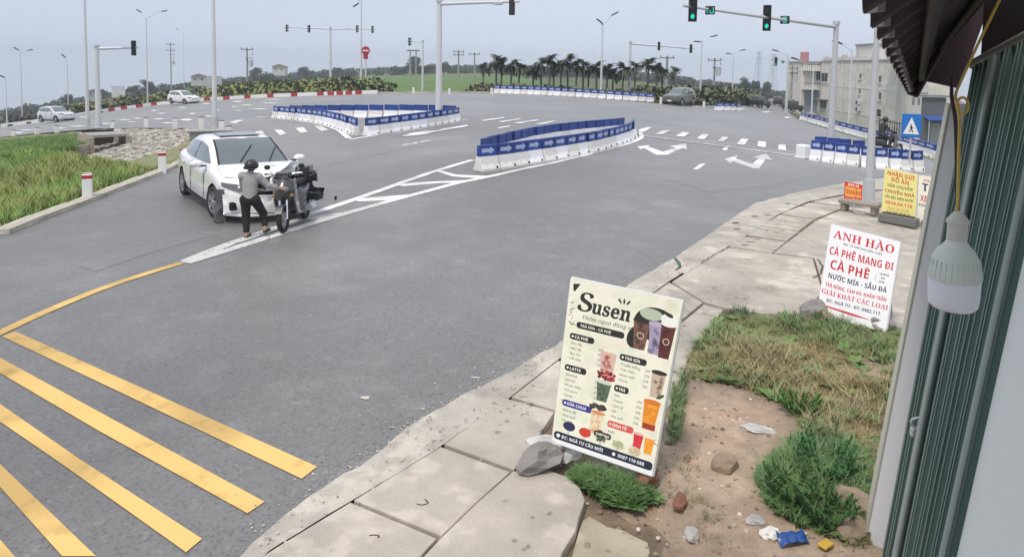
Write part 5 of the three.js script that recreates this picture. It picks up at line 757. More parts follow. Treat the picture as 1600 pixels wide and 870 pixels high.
function carShapes(kind) {
  if (carCache[kind]) return carCache[kind];
  const K = carKinds[kind], B = (x, k) => lerpTable(K.body, x, k), C = (x, k) => lerpTable(K.cab, x, k);
  const half = (yb, yt, w) => { const h = yt - yb; return [[yb, w * 0.78], [yb + h * 0.1, w * 0.95], [yb + h * 0.32, w * 0.995], [yb + h * 0.5, w], [yb + h * 0.64, w * 0.975], [yb + h * 0.74, w * 0.985], [yt - h * 0.1, w * 0.945], [yt - h * 0.025, w * 0.86], [yt + 0.008, w * 0.62], [yt + 0.022, w * 0.3]]; };
  const ring = (hf, yb, yt) => [[yb, 0], ...hf, [yt, 0], ...[...hf].reverse().map(([y, z]) => [y, -z])];
  const xs = range(K.body[0][0], K.body.at(-1)[0], 54);
  const loftAt = (list, fn) => loft(list, fn);
  const bodyGeo = loftAt(xs, (x) => { const yb = B(x, 1), yt = B(x, 2), w = B(x, 3); return ring(half(yb, yt, w), yb, yt + 0.026); });
  let brush = new Brush(bodyGeo); brush.updateMatrixWorld();
  for (const wx of K.wheels) for (const s of [-1, 1]) { const c = new Brush(clean(new THREE.CylinderGeometry(K.R * 1.16, K.R * 1.16, 0.5, 28).rotateX(Math.PI / 2))); c.position.set(wx, K.R, s * 0.86); c.updateMatrixWorld(); brush = evaluator.evaluate(brush, c, SUBTRACTION); brush.updateMatrixWorld(); }
  const cabGeo = loftAt(range(K.cab[0][0], K.cab.at(-1)[0], 40), (x) => { const y = C(x, 1), wb = C(x, 2), wr = C(x, 3), b = K.belt - 0.06; return ring([[b, wb], [mix(b, y, 0.5), mix(wb, wr, 0.42)], [y - 0.05, wr], [y - 0.015, wr - 0.05], [y, wr - 0.14]], b, y + 0.012); });
  const pane = (x0, x1, inset, lift) => { const g = new THREE.PlaneGeometry(1, 1, 12, 10), p = g.attributes.position; for (let i = 0; i < p.count; i++) { const u = p.getX(i) * 2, v = p.getY(i) + 0.5, x = mix(x0, x1, v), w = C(x, 3) - inset, e = 1e-2, dy = (C(x + e, 1) - C(x - e, 1)) / (2 * e), l = Math.hypot(dy, 1), y = C(x, 1) + 0.008 - 0.012 * u * u; p.setXYZ(i, x - dy / l * lift, y + lift / l, u * w); } g.computeVertexNormals(); return g; };
  const sideG = (poly, s) => { const sh = new THREE.ShapeGeometry(new THREE.Shape(poly.map((p) => new THREE.Vector2(...p)))), g = new TessellateModifier(0.15, 5).modify(clean(sh)), p = g.attributes.position; for (let i = 0; i < p.count; i++) { const x = p.getX(i), y = p.getY(i), b = K.belt - 0.06, top = C(x, 1), wb = C(x, 2), wr = C(x, 3), k = clamp((y - b) / (top - 0.05 - b), 0, 1), z = k < 0.51 ? mix(wb, mix(wb, wr, 0.42), k / 0.51) : mix(mix(wb, wr, 0.42), wr, (k - 0.51) / 0.49); p.setZ(i, s * (z + 0.022)); } g.computeVertexNormals(); return g; };
  const out = { K, B, C, body: toCreasedNormals(brush.geometry, 0.6), cab: cabGeo, screen: pane(K.screen[1], K.screen[0], 0.07, 0.006), rear: pane(K.rear[1], K.rear[0], 0.1, 0.006), sides: [-1, 1].map((s) => K.side.map((p) => sideG(p, s))), wheel: wheelGeo(K.R, 0.21), screenBack: pane(K.screen[1] + 0.02, K.screen[0] - 0.03, 0.03, 0.003) };
  return carCache[kind] = out;
}
const carGlass = new THREE.MeshPhysicalMaterial({ color: new THREE.Color().setRGB(0.09, 0.115, 0.125), roughness: 0.06, clearcoat: 1, clearcoatRoughness: 0.02 });
const lampGlass = new THREE.MeshPhysicalMaterial({ color: new THREE.Color().setRGB(0.22, 0.23, 0.245), roughness: 0.12, clearcoat: 1, metalness: 0.2 });
const rimMat = std([0.5, 0.51, 0.53], 0.3, { metalness: 0.8 });
function car(kind, name, label, category, front, heading, paint, opts = {}) {        // front: point on the land below the nose; heading: angle about y with the nose along local +x
  const S = carShapes(kind), K = S.K, o = thing(name, label, category, front, heading);
  part('body', S.body, paint, o); const cabin = part('roof', S.cab, paint, o);
  const ws = part('windscreen', S.screen, carGlass, o); part('surround', S.screenBack, M.black, ws);
  part('rear_window', S.rear, carGlass, o);
  S.sides.forEach((list) => list.forEach((g) => part('side_window', g, carGlass, o)));
  part('wheel_housing', K.wheels.map((w) => bx(0.78, 0.5, 1.1, w, K.R + 0.12, 0)), M.black, o); part('underbody', bx(4.0, 0.12, 1.3, 0, 0.26, 0), M.black, o);
  for (const wx of K.wheels) for (const s of [-1, 1]) { const w = new THREE.Group(); w.name = 'wheel'; w.position.set(wx, K.R, s * 0.78); if (s < 0) w.rotation.y = Math.PI; if (wx > 0 && opts.steer) w.rotation.y += opts.steer; o.add(w); part('tyre', S.wheel.tyre, M.rubber, w); part('rim', [S.wheel.spokes], rimMat, w); part('hub_backing', S.wheel.barrel, M.dark, w); }
  const noseX = K.body.at(-1)[0], hY = kind === 'suv' ? 0.86 : 0.68, xN = (z) => { const t = Math.abs(z); for (let x = noseX; x > 1; x -= 0.01) if (lerpTable(K.body, x, 3) > t / 0.97) return x; return 1; };
  for (const s of [-1, 1]) {                                            // swept headlights follow the corner of the body
    const g = new THREE.PlaneGeometry(1, 1, 10, 3), p = g.attributes.position; for (let i = 0; i < p.count; i++) { const u = p.getX(i) + 0.5, v = p.getY(i), z = mix(0.46, 0.825, u), hh = mix(0.05, 0.13, Math.sin(u * Math.PI * 0.8 + 0.25)), x = xN(z) + 0.016; p.setXYZ(i, Math.min(x, noseX - 0.02), hY + u * 0.06 + v * hh, s * z); } g.computeVertexNormals(); const h = part('headlight', g, lampGlass, o); part('bulb', new THREE.SphereGeometry(0.045, 10, 8).translate(xN(0.6) - 0.01, hY + 0.03, s * 0.6), M.chrome, h);
    if (!(opts.noMirror === s)) { const m = part('mirror', new THREE.SphereGeometry(1, 16, 12).scale(0.075, 0.075, 0.12).translate(0.66, K.belt + 0.07, s * 1.0), paint, o); part('mirror_arm', bx(0.05, 0.03, 0.14, 0.68, K.belt + 0.02, s * 0.9), M.black, m); part('mirror_glass', bx(0.01, 0.1, 0.18, 0.59, K.belt + 0.07, s * 1.0), carGlass, m); }
    part('tail_light', rbx(0.08, 0.16, 0.3, 0.03, K.body[0][0] + 0.06, 0.9, s * 0.62), M.redPaint, o);
    for (const x of [-0.42, 0.78]) { const pts = range(0, 8, 8).map((i) => { const y = mix(K.belt + 0.02, 0.3, i / 8), h = lerpTable(K.body, x, 2) - lerpTable(K.body, x, 1); return v3(x - (x > 0 ? i * 0.012 : 0), y, s * (lerpTable(K.body, x, 3) * (y > K.belt - 0.08 ? 0.955 : 0.999) + 0.001)); }); part('door_seam', tube(pts, 0.006, 14, 4), M.black, o); }
    for (const x of [-0.3, -1.15]) part('door_handle', rbx(0.2, 0.03, 0.03, 0.012, x, K.belt - 0.1, s * (lerpTable(K.body, x, 3) * 0.985 + 0.015)), paint, o);
    part('sill', bx(2.2, 0.06, 0.05, 0, 0.2, s * 0.84), M.dark, o);
  }
  if (!opts.wrecked) { part('grille', rbx(0.05, 0.16, 0.8, 0.02, noseX - 0.03, hY - 0.13, 0), M.black, o); part('lower_intake', rbx(0.06, 0.1, 1.0, 0.02, noseX - 0.07, 0.34, 0), M.black, o); part('number_plate', bx(0.01, 0.11, 0.4, noseX + 0.012, 0.48, 0), M.whitePaint, o); }
  return o;
}
const headingOf = (rearPt, frontPt) => { const d = frontPt.clone().sub(rearPt); return Math.atan2(-d.z, d.x); };
const carWhite = new THREE.MeshPhysicalMaterial({ color: new THREE.Color().setRGB(0.84, 0.84, 0.85), roughness: 0.3, clearcoat: 1, clearcoatRoughness: 0.06 });
{ // the crashed white car: set out from its two near wheels
  const fw = P(331, 341).v, rw = P(286, 309).v, h = headingOf(rw, fw), c = v3(1.34, 0, 0.88).applyAxisAngle(v3(0, 1, 0), h);
  const o = car('hatch', 'crashed_car', 'white hatchback with crumpled bonnet and broken front bumper beside the scooter', 'car', fw.clone().sub(c), h, carWhite, { wrecked: true, steer: 0.12 }); o.scale.y = 0.95;
  part('sunroof', bx(0.62, 0.012, 0.8, -0.35, 1.472, 0, 0, 0, -0.02), M.glassDark, o);
  for (const [a, b] of [[[0.93, 1.03, 0.25], [0.42, 1.31, -0.1]], [[0.95, 1.02, -0.3], [0.5, 1.27, -0.56]]]) part('wiper', [rod(v3(...a), v3(...b), 0.012, 0.008, 5)], M.black, o);
  // buckled bonnet: a bent sheet standing up along its torn front edge
  const g = new THREE.PlaneGeometry(1, 1, 18, 14), p = g.attributes.position, S = carShapes('hatch');
  for (let i = 0; i < p.count; i++) { const u = p.getX(i) * 2, v = p.getY(i) + 0.5, x = mix(1.0, 1.9 - 0.22 * u * u - 0.06 * smooth(0, -1, u), v), z = u * 0.74, bent = smooth(0.35, -0.5, u), lift = 0.03 + v * v * 0.17 * bent + bent * (0.05 * Math.sin(u * 7 + v * 6) * v + (fbm(u * 4 + 5, v * 4 + 5, 999, 3, 2) - 0.5) * 0.14 * v) - 0.02 * (1 - bent) * v; p.setXYZ(i, x, lerpTable(S.K.body, x, 2) + lift, z); }
  g.computeVertexNormals(); part('bonnet', g, carWhite, o);
  const shards = []; reseed(77); for (let i = 0; i < 26; i++) { const s = rr(0.1, 0.34), b = new THREE.BoxGeometry(s, s * 0.4, s * 0.7, 2, 1, 2), q = b.attributes.position; for (let k = 0; k < q.count; k++) q.setXYZ(k, q.getX(k) + rr(-0.05, 0.05), q.getY(k) + rr(-0.05, 0.05), q.getZ(k) + rr(-0.05, 0.05)); b.computeVertexNormals(); b.rotateY(rr(0, 6)).rotateZ(rr(-1, 1)).translate(rr(1.95, 2.32), rr(0.4, 0.86), rr(-0.72, 0.35)); shards.push(b); }
  part('engine_wreckage', shards, M.dark, o);
  part('grille', rbx(0.06, 0.22, 0.5, 0.02, 2.2, 0.5, 0.1), M.black, o);
  part('lower_intake', rbx(0.08, 0.14, 1.1, 0.03, 2.16, 0.3, -0.05), M.black, o);
  const bump = new THREE.PlaneGeometry(1, 1, 16, 6), bp = bump.attributes.position; for (let i = 0; i < bp.count; i++) { const u = bp.getX(i) + 0.5, v = bp.getY(i), z = mix(0.84, -0.2, u), x = mix(1.98, 2.3, Math.sin(Math.min(1, u * 1.3) * 1.57)) + rr(-0.012, 0.012); bp.setXYZ(i, x + (v > 0 ? -0.02 : 0.02), 0.4 + v * 0.34 - u * 0.03, z); } bump.computeVertexNormals(); part('front_bumper', bump, carWhite, o);
  part('bumper_lip', tube([[1.95, 0.2, 0.82], [2.18, 0.17, 0.5], [2.28, 0.17, 0], [2.3, 0.2, -0.5], [2.15, 0.22, -0.8]], 0.035, 20, 6), carWhite, o);
  part('fog_lamp_housing', rbx(0.08, 0.16, 0.3, 0.03, 2.12, 0.36, 0.62), M.black, o);
  const t = thing('torn_fender_liner', 'torn dark grey plastic piece standing beside the crashed car front wheel', 'car debris', P(352, 345).v, h + 0.4); const tg = new THREE.PlaneGeometry(0.34, 0.62, 8, 10), tp = tg.attributes.position; for (let i = 0; i < tp.count; i++) { const x = tp.getX(i), y = tp.getY(i); tp.setXYZ(i, x * (0.75 + 0.35 * smooth(-0.3, 0.3, y)) + 0.04 * Math.sin(y * 9), y + 0.31, 0.18 * Math.cos(x * 5) + (fbm(x * 6 + 3, y * 6 + 3, 99, 5, 2) - 0.5) * 0.14); } tg.computeVertexNormals(); part('sheet', tg, std([0.1, 0.1, 0.105], 0.8), t); part('torn_edge', tube([[-0.13, 0.02, 0.12], [0, 0.03, 0.2], [0.12, 0.015, 0.16]], 0.025, 10, 6), std([0.07, 0.07, 0.075], 0.85), t);
  for (const [px, py, s] of [[466, 308, 0.06], [524, 312, 0.05], [495, 305, 0.03]]) single('plastic_shard', bx(s, s * 1.6, s * 0.3, 0, 0, 0, 0.4, 0.7, 0.2).translate(P(px, py).x, P(px, py).v.y + s * 0.8, P(px, py).v.z), M.dark, `small black plastic shard on the lane right of the scooter, ${s > 0.055 ? 'largest' : s > 0.04 ? 'beside the hatched paint' : 'smallest'}`, 'car debris', 'crash debris');
}
{
  const place = (a, b) => { const p = P(...a).v, q = P(...b).v; return [p, q]; };
  const put = (kind, name, label, paint, px, py, head, opts) => { const m = P(px, py).v; const tiltF = (o) => o; return car(kind, name, label, 'car', m, head, paint, opts); };
  const white2 = new THREE.MeshPhysicalMaterial({ color: new THREE.Color().setRGB(0.78, 0.78, 0.79), roughness: 0.35, clearcoat: 1, clearcoatRoughness: 0.08 }), silver = new THREE.MeshPhysicalMaterial({ color: new THREE.Color().setRGB(0.66, 0.67, 0.68), roughness: 0.35, metalness: 0.3, clearcoat: 1 }), green = new THREE.MeshPhysicalMaterial({ color: new THREE.Color().setRGB(0.075, 0.09, 0.065), roughness: 0.35, clearcoat: 1 }), darkP = new THREE.MeshPhysicalMaterial({ color: new THREE.Color().setRGB(0.03, 0.032, 0.033), roughness: 0.4, clearcoat: 0.6 });
  put('suv', 'approaching_car', 'white sport utility car on the far left road beside the red kerb blocks', white2, 287, 162.5, -0.55);
  const s2 = put('suv', 'approaching_car', 'silver white car farther down the left road near the picture edge', silver, 88, 190.5, -0.5); s2.rotation.z = 0.03;
  put('suv', 'olive_car', 'dark olive car turning in front of the pale scrub', green, 1061, 164, -2.2);
  // boxy dark vehicle and parked ones on the far road
  const jeep = (label, px, py, head, s) => { const b = P(px, py), o = thing('boxy_truck', label, 'truck', b.v, head); o.scale.setScalar(s); part('body', rbx(3.9, 0.8, 1.7, 0.08, 0, 0.85, 0), darkP, o); part('cab', rbx(1.9, 0.75, 1.6, 0.1, -0.3, 1.6, 0), std([0.1, 0.11, 0.1], 0.5), o); part('windscreen', bx(0.04, 0.55, 1.4, 0.68, 1.62, 0), carGlass, o); part('bumper', rbx(0.2, 0.2, 1.75, 0.05, 2.0, 0.55, 0), M.dark, o); for (const z of [-0.55, 0.55]) part('headlight', new THREE.SphereGeometry(0.13, 12, 8).translate(1.96, 0.95, z), lampGlass, o); const W = wheelGeo(0.4, 0.25); for (const x of [-1.2, 1.25]) for (const z of [-0.78, 0.78]) { const w = new THREE.Group(); w.name = 'wheel'; w.position.set(x, 0.4, z); o.add(w); part('tyre', W.tyre, M.rubber, w); part('rim', W.barrel, M.steel, w); } part('cargo', rbx(1.5, 0.9, 1.6, 0.1, -1.1, 1.75, 0), std([0.22, 0.21, 0.18], 0.9), o); };
  jeep('dark boxy truck driving towards the crossing on the far road', 1187, 168, -1.2, 0.72); jeep('dark truck parked at the right side of the far road', 1220, 166, -1.3, 0.72); jeep('grey truck parked by the street front of the grey building', 1239, 174, -1.25, 0.72);
}

// ---------------------------------------------------------------- figures: one skin meshed from a distance field
function skin(bones, lo, hi, cell, blend = 0.03) {                      // bones: [ax,ay,az,ra, bx,by,bz,rb, flattenZ?]
  const n = [0, 1, 2].map((k) => Math.ceil((hi[k] - lo[k]) / cell) + 1), F = new Float32Array(n[0] * n[1] * n[2]), I = (i, j, k) => i + n[0] * (j + n[1] * k);
  const dist = (x, y, z) => { let d = 9; for (const b of bones) { const ex = b[4] - b[0], ey = b[5] - b[1], ez = b[6] - b[2], l = ex * ex + ey * ey + ez * ez || 1e-9, t = clamp(((x - b[0]) * ex + (y - b[1]) * ey + (z - b[2]) * ez) / l, 0, 1), qx = x - b[0] - t * ex, qy = y - b[1] - t * ey, qz = (z - b[2] - t * ez) * (b[8] ?? 1), e = Math.hypot(qx, qy, qz) - mix(b[3], b[7], t), h = Math.max(blend - Math.abs(d - e), 0) / blend; d = Math.min(d, e) - h * h * blend * 0.25; } return d; };
  for (let k = 0; k < n[2]; k++) for (let j = 0; j < n[1]; j++) for (let i = 0; i < n[0]; i++) F[I(i, j, k)] = dist(lo[0] + i * cell, lo[1] + j * cell, lo[2] + k * cell);
  const id = new Int32Array(F.length).fill(-1), verts = [], idx = [];
  for (let k = 0; k < n[2] - 1; k++) for (let j = 0; j < n[1] - 1; j++) for (let i = 0; i < n[0] - 1; i++) {
    let c = 0, x = 0, y = 0, z = 0; const v = []; for (let q = 0; q < 8; q++) v.push(F[I(i + (q & 1), j + (q >> 1 & 1), k + (q >> 2))]);
    for (const [a, b] of [[0, 1], [2, 3], [4, 5], [6, 7], [0, 2], [1, 3], [4, 6], [5, 7], [0, 4], [1, 5], [2, 6], [3, 7]]) if ((v[a] < 0) !== (v[b] < 0)) { const t = v[a] / (v[a] - v[b]); x += mix(a & 1, b & 1, t); y += mix(a >> 1 & 1, b >> 1 & 1, t); z += mix(a >> 2, b >> 2, t); c++; }
    if (c) { id[I(i, j, k)] = verts.length / 3; verts.push(lo[0] + (i + x / c) * cell, lo[1] + (j + y / c) * cell, lo[2] + (k + z / c) * cell); }
  }
  for (let k = 1; k < n[2] - 1; k++) for (let j = 1; j < n[1] - 1; j++) for (let i = 1; i < n[0] - 1; i++) { const a = F[I(i, j, k)] < 0; [[1, 0, 0], [0, 1, 0], [0, 0, 1]].forEach((e, ax) => { const b = F[I(i + e[0], j + e[1], k + e[2])] < 0; if (a === b) return; const U = [[0, 1, 0], [0, 0, 1], [1, 0, 0]][ax], W = [[0, 0, 1], [1, 0, 0], [0, 1, 0]][ax], q = (u, w) => id[I(i - U[0] * u - W[0] * w, j - U[1] * u - W[1] * w, k - U[2] * u - W[2] * w)], f = [q(0, 0), q(1, 0), q(1, 1), q(0, 1)]; if (f.some((m) => m < 0)) return; a ? idx.push(f[0], f[1], f[2], f[0], f[2], f[3]) : idx.push(f[0], f[2], f[1], f[0], f[3], f[2]); }); }
  const g = new THREE.BufferGeometry(); g.setAttribute('position', new THREE.Float32BufferAttribute(verts, 3)); g.setIndex(idx); g.computeVertexNormals(); return g;
}
const bone = (a, ra, b, rb, fz) => [...a, ra, ...b, rb, fz];
const skinMat = std([0.42, 0.26, 0.19], 0.6), hairMat = std([0.012, 0.011, 0.01], 0.6);
function handBones(w, dir, out, curl) {                                 // palm and five fingers; dir along the hand, out across it
  const d = v3(...dir).normalize(), o = v3(...out).normalize(), n = d.clone().cross(o), p = (a, b, c) => v3(...w).add(d.clone().multiplyScalar(a)).add(o.clone().multiplyScalar(b)).add(n.clone().multiplyScalar(c)).toArray(), B = [bone(w, 0.028, p(0.07, 0, 0), 0.034)];
  [[-0.03, 0.075], [-0.01, 0.085], [0.01, 0.08], [0.03, 0.062]].forEach(([s, l]) => { B.push(bone(p(0.08, s, 0), 0.0105, p(0.08 + l * 0.55, s * 1.1, -curl * 0.02), 0.01), bone(p(0.08 + l * 0.55, s * 1.1, -curl * 0.02), 0.01, p(0.08 + l * (1 - curl * 0.4), s * 1.1, -curl * 0.06), 0.008)); });
  B.push(bone(p(0.025, -0.03, 0), 0.013, p(0.06, -0.06, -0.01), 0.011), bone(p(0.06, -0.06, -0.01), 0.011, p(0.085, -0.062, -0.03), 0.009)); return B;
}
{ // rider standing between the car and the scooter, back to the camera, reaching for the handlebar
  const foot = P(390, 371), o = thing('person', 'person in a dark helmet, pale grey top and black trousers reaching for the scooter', 'person', foot.v, facing(foot.v) + Math.PI - 0.35); // local +z points away from the viewer
  const s = (up(394, 251, foot.D) - foot.v.y) / 1.7; o.scale.set(-s, s, s);
  // joints: +x lies to the viewer's right
  const hipL = [-0.09, 0.84, 0.0], hipR = [0.1, 0.84, 0.02], kneeL = [-0.1, 0.46, 0.05], ankL = [-0.07, 0.09, -0.02], kneeR = [0.2, 0.5, 0.26], ankR = [0.3, 0.2, 0.1], chest = [0.0, 1.22, 0.04], shL = [-0.17, 1.36, 0.03], shR = [0.18, 1.34, 0.06], elL = [-0.2, 1.1, 0.16], wrL = [-0.02, 1.0, 0.36], elR = [0.36, 1.13, 0.14], wrR = [0.55, 1.06, 0.28], neck = [0.01, 1.42, 0.05], head = [0.02, 1.54, 0.08];
  const bodyB = [bone([0, 0.86, 0], 0.13, chest, 0.15, 1.3), bone(chest, 0.15, [0, 1.3, 0.04], 0.14, 1.3), bone(shL, 0.07, shR, 0.07), bone(hipL, 0.105, hipR, 0.105), bone(hipL, 0.1, kneeL, 0.065), bone(kneeL, 0.062, ankL, 0.042), bone(hipR, 0.1, kneeR, 0.065), bone(kneeR, 0.062, ankR, 0.042), bone(ankL, 0.042, [-0.07, 0.035, 0.06], 0.038), bone([-0.07, 0.035, -0.05], 0.035, [-0.07, 0.03, 0.14], 0.032), bone(ankR, 0.042, [0.31, 0.14, 0.16], 0.036), bone([0.3, 0.13, 0.06], 0.034, [0.33, 0.12, 0.25], 0.032), bone(shL, 0.062, elL, 0.046), bone(elL, 0.044, wrL, 0.029), bone(shR, 0.062, elR, 0.046), bone(elR, 0.044, wrR, 0.029), bone(neck, 0.05, head, 0.05), bone([0.02, 1.55, 0.08], 0.085, [0.02, 1.59, 0.075], 0.088), bone([0.02, 1.5, 0.13], 0.05, [0.02, 1.55, 0.14], 0.06), bone([0.02, 1.545, 0.165], 0.014, [0.02, 1.53, 0.185], 0.014)];
  const g = skin(bodyB, [-0.36, -0.02, -0.25], [0.66, 1.75, 0.5], 0.012), hl = skin(handBones(wrL, [0.5, -0.15, 0.8], [0.6, 0.5, -0.2], 0.8), [-0.12, 0.86, 0.28], [0.2, 1.12, 0.6], 0.0045, 0.008), hr = skin(handBones(wrR, [0.5, -0.15, 0.8], [-0.6, 0.5, 0.2], 0.8), [0.46, 0.9, 0.2], [0.78, 1.18, 0.5], 0.0045, 0.008);
  part('body', [g, hl, hr], skinMat, o);
  const inflate = (list, r) => list.map((b) => [b[0], b[1], b[2], b[3] + r, b[4], b[5], b[6], b[7] + r, b[8]]);
  const top = inflate([bone([0, 0.9, 0], 0.135, chest, 0.15, 1.25), bone(chest, 0.15, [0, 1.3, 0.04], 0.135, 1.25), bone(shL, 0.07, shR, 0.07), bone(shL, 0.066, elL, 0.052), bone(elL, 0.05, [-0.08, 1.03, 0.3], 0.04), bone(shR, 0.066, elR, 0.052), bone(elR, 0.05, [0.49, 1.085, 0.235], 0.04), bone([0, 1.38, 0.04], 0.07, [0, 1.41, 0.045], 0.062)], 0.016);
  part('top', skin(top, [-0.4, 0.68, -0.3], [0.66, 1.6, 0.5], 0.013), std([0.33, 0.33, 0.325], 0.9), o);
  const tr = inflate([bone(hipL, 0.11, hipR, 0.11), bone([0, 0.9, 0], 0.125, [0, 0.86, 0], 0.13, 1.2), bone(hipL, 0.104, kneeL, 0.072), bone(kneeL, 0.07, [-0.075, 0.16, -0.01], 0.055), bone(hipR, 0.104, kneeR, 0.072), bone(kneeR, 0.07, [0.285, 0.27, 0.13], 0.055)], 0.014);
  part('trousers', skin(tr, [-0.35, 0.05, -0.3], [0.45, 1.1, 0.45], 0.013), std([0.016, 0.016, 0.018], 0.9), o);
  part('shoe', [rbx(0.09, 0.07, 0.25, 0.03, -0.07, 0.035, 0.045)], M.black, o); part('shoe', [rbx(0.09, 0.07, 0.25, 0.03).rotateY(0.1).translate(0.315, 0.125, 0.15)], M.black, o);
  const hel = part('helmet', [new THREE.SphereGeometry(0.145, 24, 16, 0, 6.2832, 0, 1.95).scale(1, 0.98, 1.12).rotateX(-0.12).translate(0.02, 1.585, 0.06)], std([0.02, 0.021, 0.024], 0.35), o); part('visor', new THREE.SphereGeometry(0.152, 20, 8, 0.5, 2.14, 1.15, 0.55).scale(1, 1, 1.15).translate(0.02, 1.575, 0.065), M.glassDark, hel); part('brim', tube([[-0.13, 1.55, 0.06], [-0.1, 1.535, -0.07], [0.02, 1.53, -0.11], [0.14, 1.535, -0.07], [0.17, 1.55, 0.06]], 0.012, 20, 6), M.dark, hel);
  for (const [x, y, z] of [[-0.015, 1.565, 0.165], [0.055, 1.565, 0.165]]) part('eye', new THREE.SphereGeometry(0.012, 8, 6).translate(x, y, z), M.whitePaint, o);
  part('hair', new THREE.SphereGeometry(0.098, 16, 8, 0, 6.2832, 1.5, 0.75).translate(0.02, 1.55, 0.06), hairMat, o);
}
// ---------------------------------------------------------------- scooters
const scooterBlack = new THREE.MeshPhysicalMaterial({ color: new THREE.Color().setRGB(0.035, 0.035, 0.04), roughness: 0.35, clearcoat: 0.8, clearcoatRoughness: 0.1 }), scooterGrey = new THREE.MeshPhysicalMaterial({ color: new THREE.Color().setRGB(0.17, 0.17, 0.185), roughness: 0.35, clearcoat: 0.8 });
function scooter(name, label, pos, heading, lean, full = true) {        // nose along local +x, front wheel at x = 0.62
  const o = thing(name, label, 'motor scooter', pos, heading); o.rotation.order = 'YXZ'; o.rotation.x = lean;
  const W = (x, nm) => { const w = new THREE.Group(); w.name = 'wheel'; w.position.set(x, 0.24, 0); o.add(w); part('tyre', new THREE.TorusGeometry(0.2, 0.048, 10, 28), M.rubber, w); part('rim', [new THREE.TorusGeometry(0.155, 0.012, 6, 28), ...range(0, 4, 4).map((i) => bx(0.3, 0.022, 0.02, 0, 0, 0, 0, 0, i * 0.628)), new THREE.CylinderGeometry(0.045, 0.045, 0.08, 12).rotateX(1.571)], rimMat, w); return w; };
  const fw = W(0.62); part('brake_disc', new THREE.CylinderGeometry(0.1, 0.1, 0.008, 18).rotateX(1.571).translate(0, 0, 0.06), M.steel, fw); W(-0.62);
  part('fork', [rod(v3(0.62, 0.24, 0.075), v3(0.47, 0.72, 0.06), 0.022), rod(v3(0.62, 0.24, -0.075), v3(0.47, 0.72, -0.06), 0.022)], M.chrome, o);
  part('front_fender', new THREE.CylinderGeometry(0.265, 0.265, 0.13, 20, 1, true, -1.3, 2.3).rotateX(-1.571).translate(0.62, 0.24, 0), scooterGrey, o);
  const shield = (xs, f, m, nm) => part(nm, loft(xs, f), m, o);
  // leg shield and nose cowl
  const cowl = [[0.3, 0.62, 0.95, 0.12], [0.38, 0.5, 1.0, 0.2], [0.46, 0.48, 0.98, 0.2], [0.55, 0.58, 0.9, 0.15], [0.63, 0.66, 0.8, 0.07]];
  shield(range(0.3, 0.63, 12), (x) => { const b = lerpTable(cowl, x, 1), t = lerpTable(cowl, x, 2), w = lerpTable(cowl, x, 3), c = (b + t) / 2; return range(0, 15, 15).map((i) => { const a = i / 16 * 6.2832 - 1.5708; return [c + Math.sin(a) * (t - b) / 2, Math.cos(a) * w]; }); }, scooterBlack, 'front_cowl');
  for (const s of [-1, 1]) { part('leg_shield', extrude([[0.2, 0.28], [0.36, 0.3], [0.46, 0.55], [0.42, 0.92], [0.34, 0.95], [0.3, 0.6]], 0.02, 0.006).translate(0, 0, s * 0.19 - 0.01), scooterGrey, o); part('headlight', new THREE.SphereGeometry(1, 14, 10).scale(0.04, 0.055, 0.075).translate(0.585, 0.78, s * 0.07), lampGlass, o); part('turn_signal', new THREE.SphereGeometry(1, 10, 8).scale(0.03, 0.03, 0.05).translate(0.52, 0.66, s * 0.15), std([0.5, 0.22, 0.04], 0.3), o); part('grip', new THREE.CylinderGeometry(0.018, 0.018, 0.13, 10).rotateX(1.571).translate(0.3, 1.04, s * 0.32), M.rubber, o); const m = part('mirror', new THREE.SphereGeometry(1, 12, 8).scale(0.02, 0.045, 0.06).translate(0.32, 1.17, s * 0.32), M.black, o); part('mirror_stem', rod(v3(0.33, 1.04, s * 0.22), v3(0.32, 1.16, s * 0.3), 0.008, 0.006, 6), M.chrome, m); part('brake_lever', rod(v3(0.36, 1.04, s * 0.2), v3(0.37, 1.03, s * 0.36), 0.007, 0.005, 5), M.steel, o); }
  part('handlebar', [tube([[0.3, 1.04, -0.34], [0.34, 1.03, -0.15], [0.36, 1.0, 0], [0.34, 1.03, 0.15], [0.3, 1.04, 0.34]], 0.014, 20, 8)], M.chrome, o); part('handlebar_cowl', rbx(0.16, 0.12, 0.3, 0.05, 0.38, 1.03, 0), scooterBlack, o);
  part('windshield', extrude([[-0.12, 0], [0.12, 0], [0.09, 0.1], [0, 0.13], [-0.09, 0.1]], 0.005).rotateY(1.571).rotateZ(0.4).translate(0.48, 0.96, 0), M.glassDark, o);
  part('floorboard', rbx(0.42, 0.06, 0.3, 0.02, 0.06, 0.3, 0), M.black, o);
  const tail = [[-0.85, 0.66, 0.76, 0.04], [-0.7, 0.5, 0.78, 0.12], [-0.4, 0.34, 0.76, 0.17], [-0.1, 0.3, 0.74, 0.15], [0.0, 0.32, 0.66, 0.1]];
  shield(range(-0.85, 0, 14), (x) => { const b = lerpTable(tail, x, 1), t = lerpTable(tail, x, 2), w = lerpTable(tail, x, 3), c = (b + t) / 2; return range(0, 13, 13).map((i) => { const a = i / 14 * 6.2832 - 1.5708; return [c + Math.sin(a) * (t - b) / 2, Math.cos(a) * w]; }); }, scooterBlack, 'rear_cowl');
  part('seat', rbx(0.72, 0.1, 0.26, 0.045, -0.36, 0.79, 0), M.rubber, o); part('engine', [rbx(0.4, 0.2, 0.2, 0.05, -0.42, 0.27, 0.02), new THREE.CylinderGeometry(0.06, 0.07, 0.45, 12).rotateZ(1.4).translate(-0.6, 0.3, -0.17)], M.steel, o); part('tail_light', rbx(0.05, 0.07, 0.2, 0.02, -0.87, 0.72, 0), M.redPaint, o);
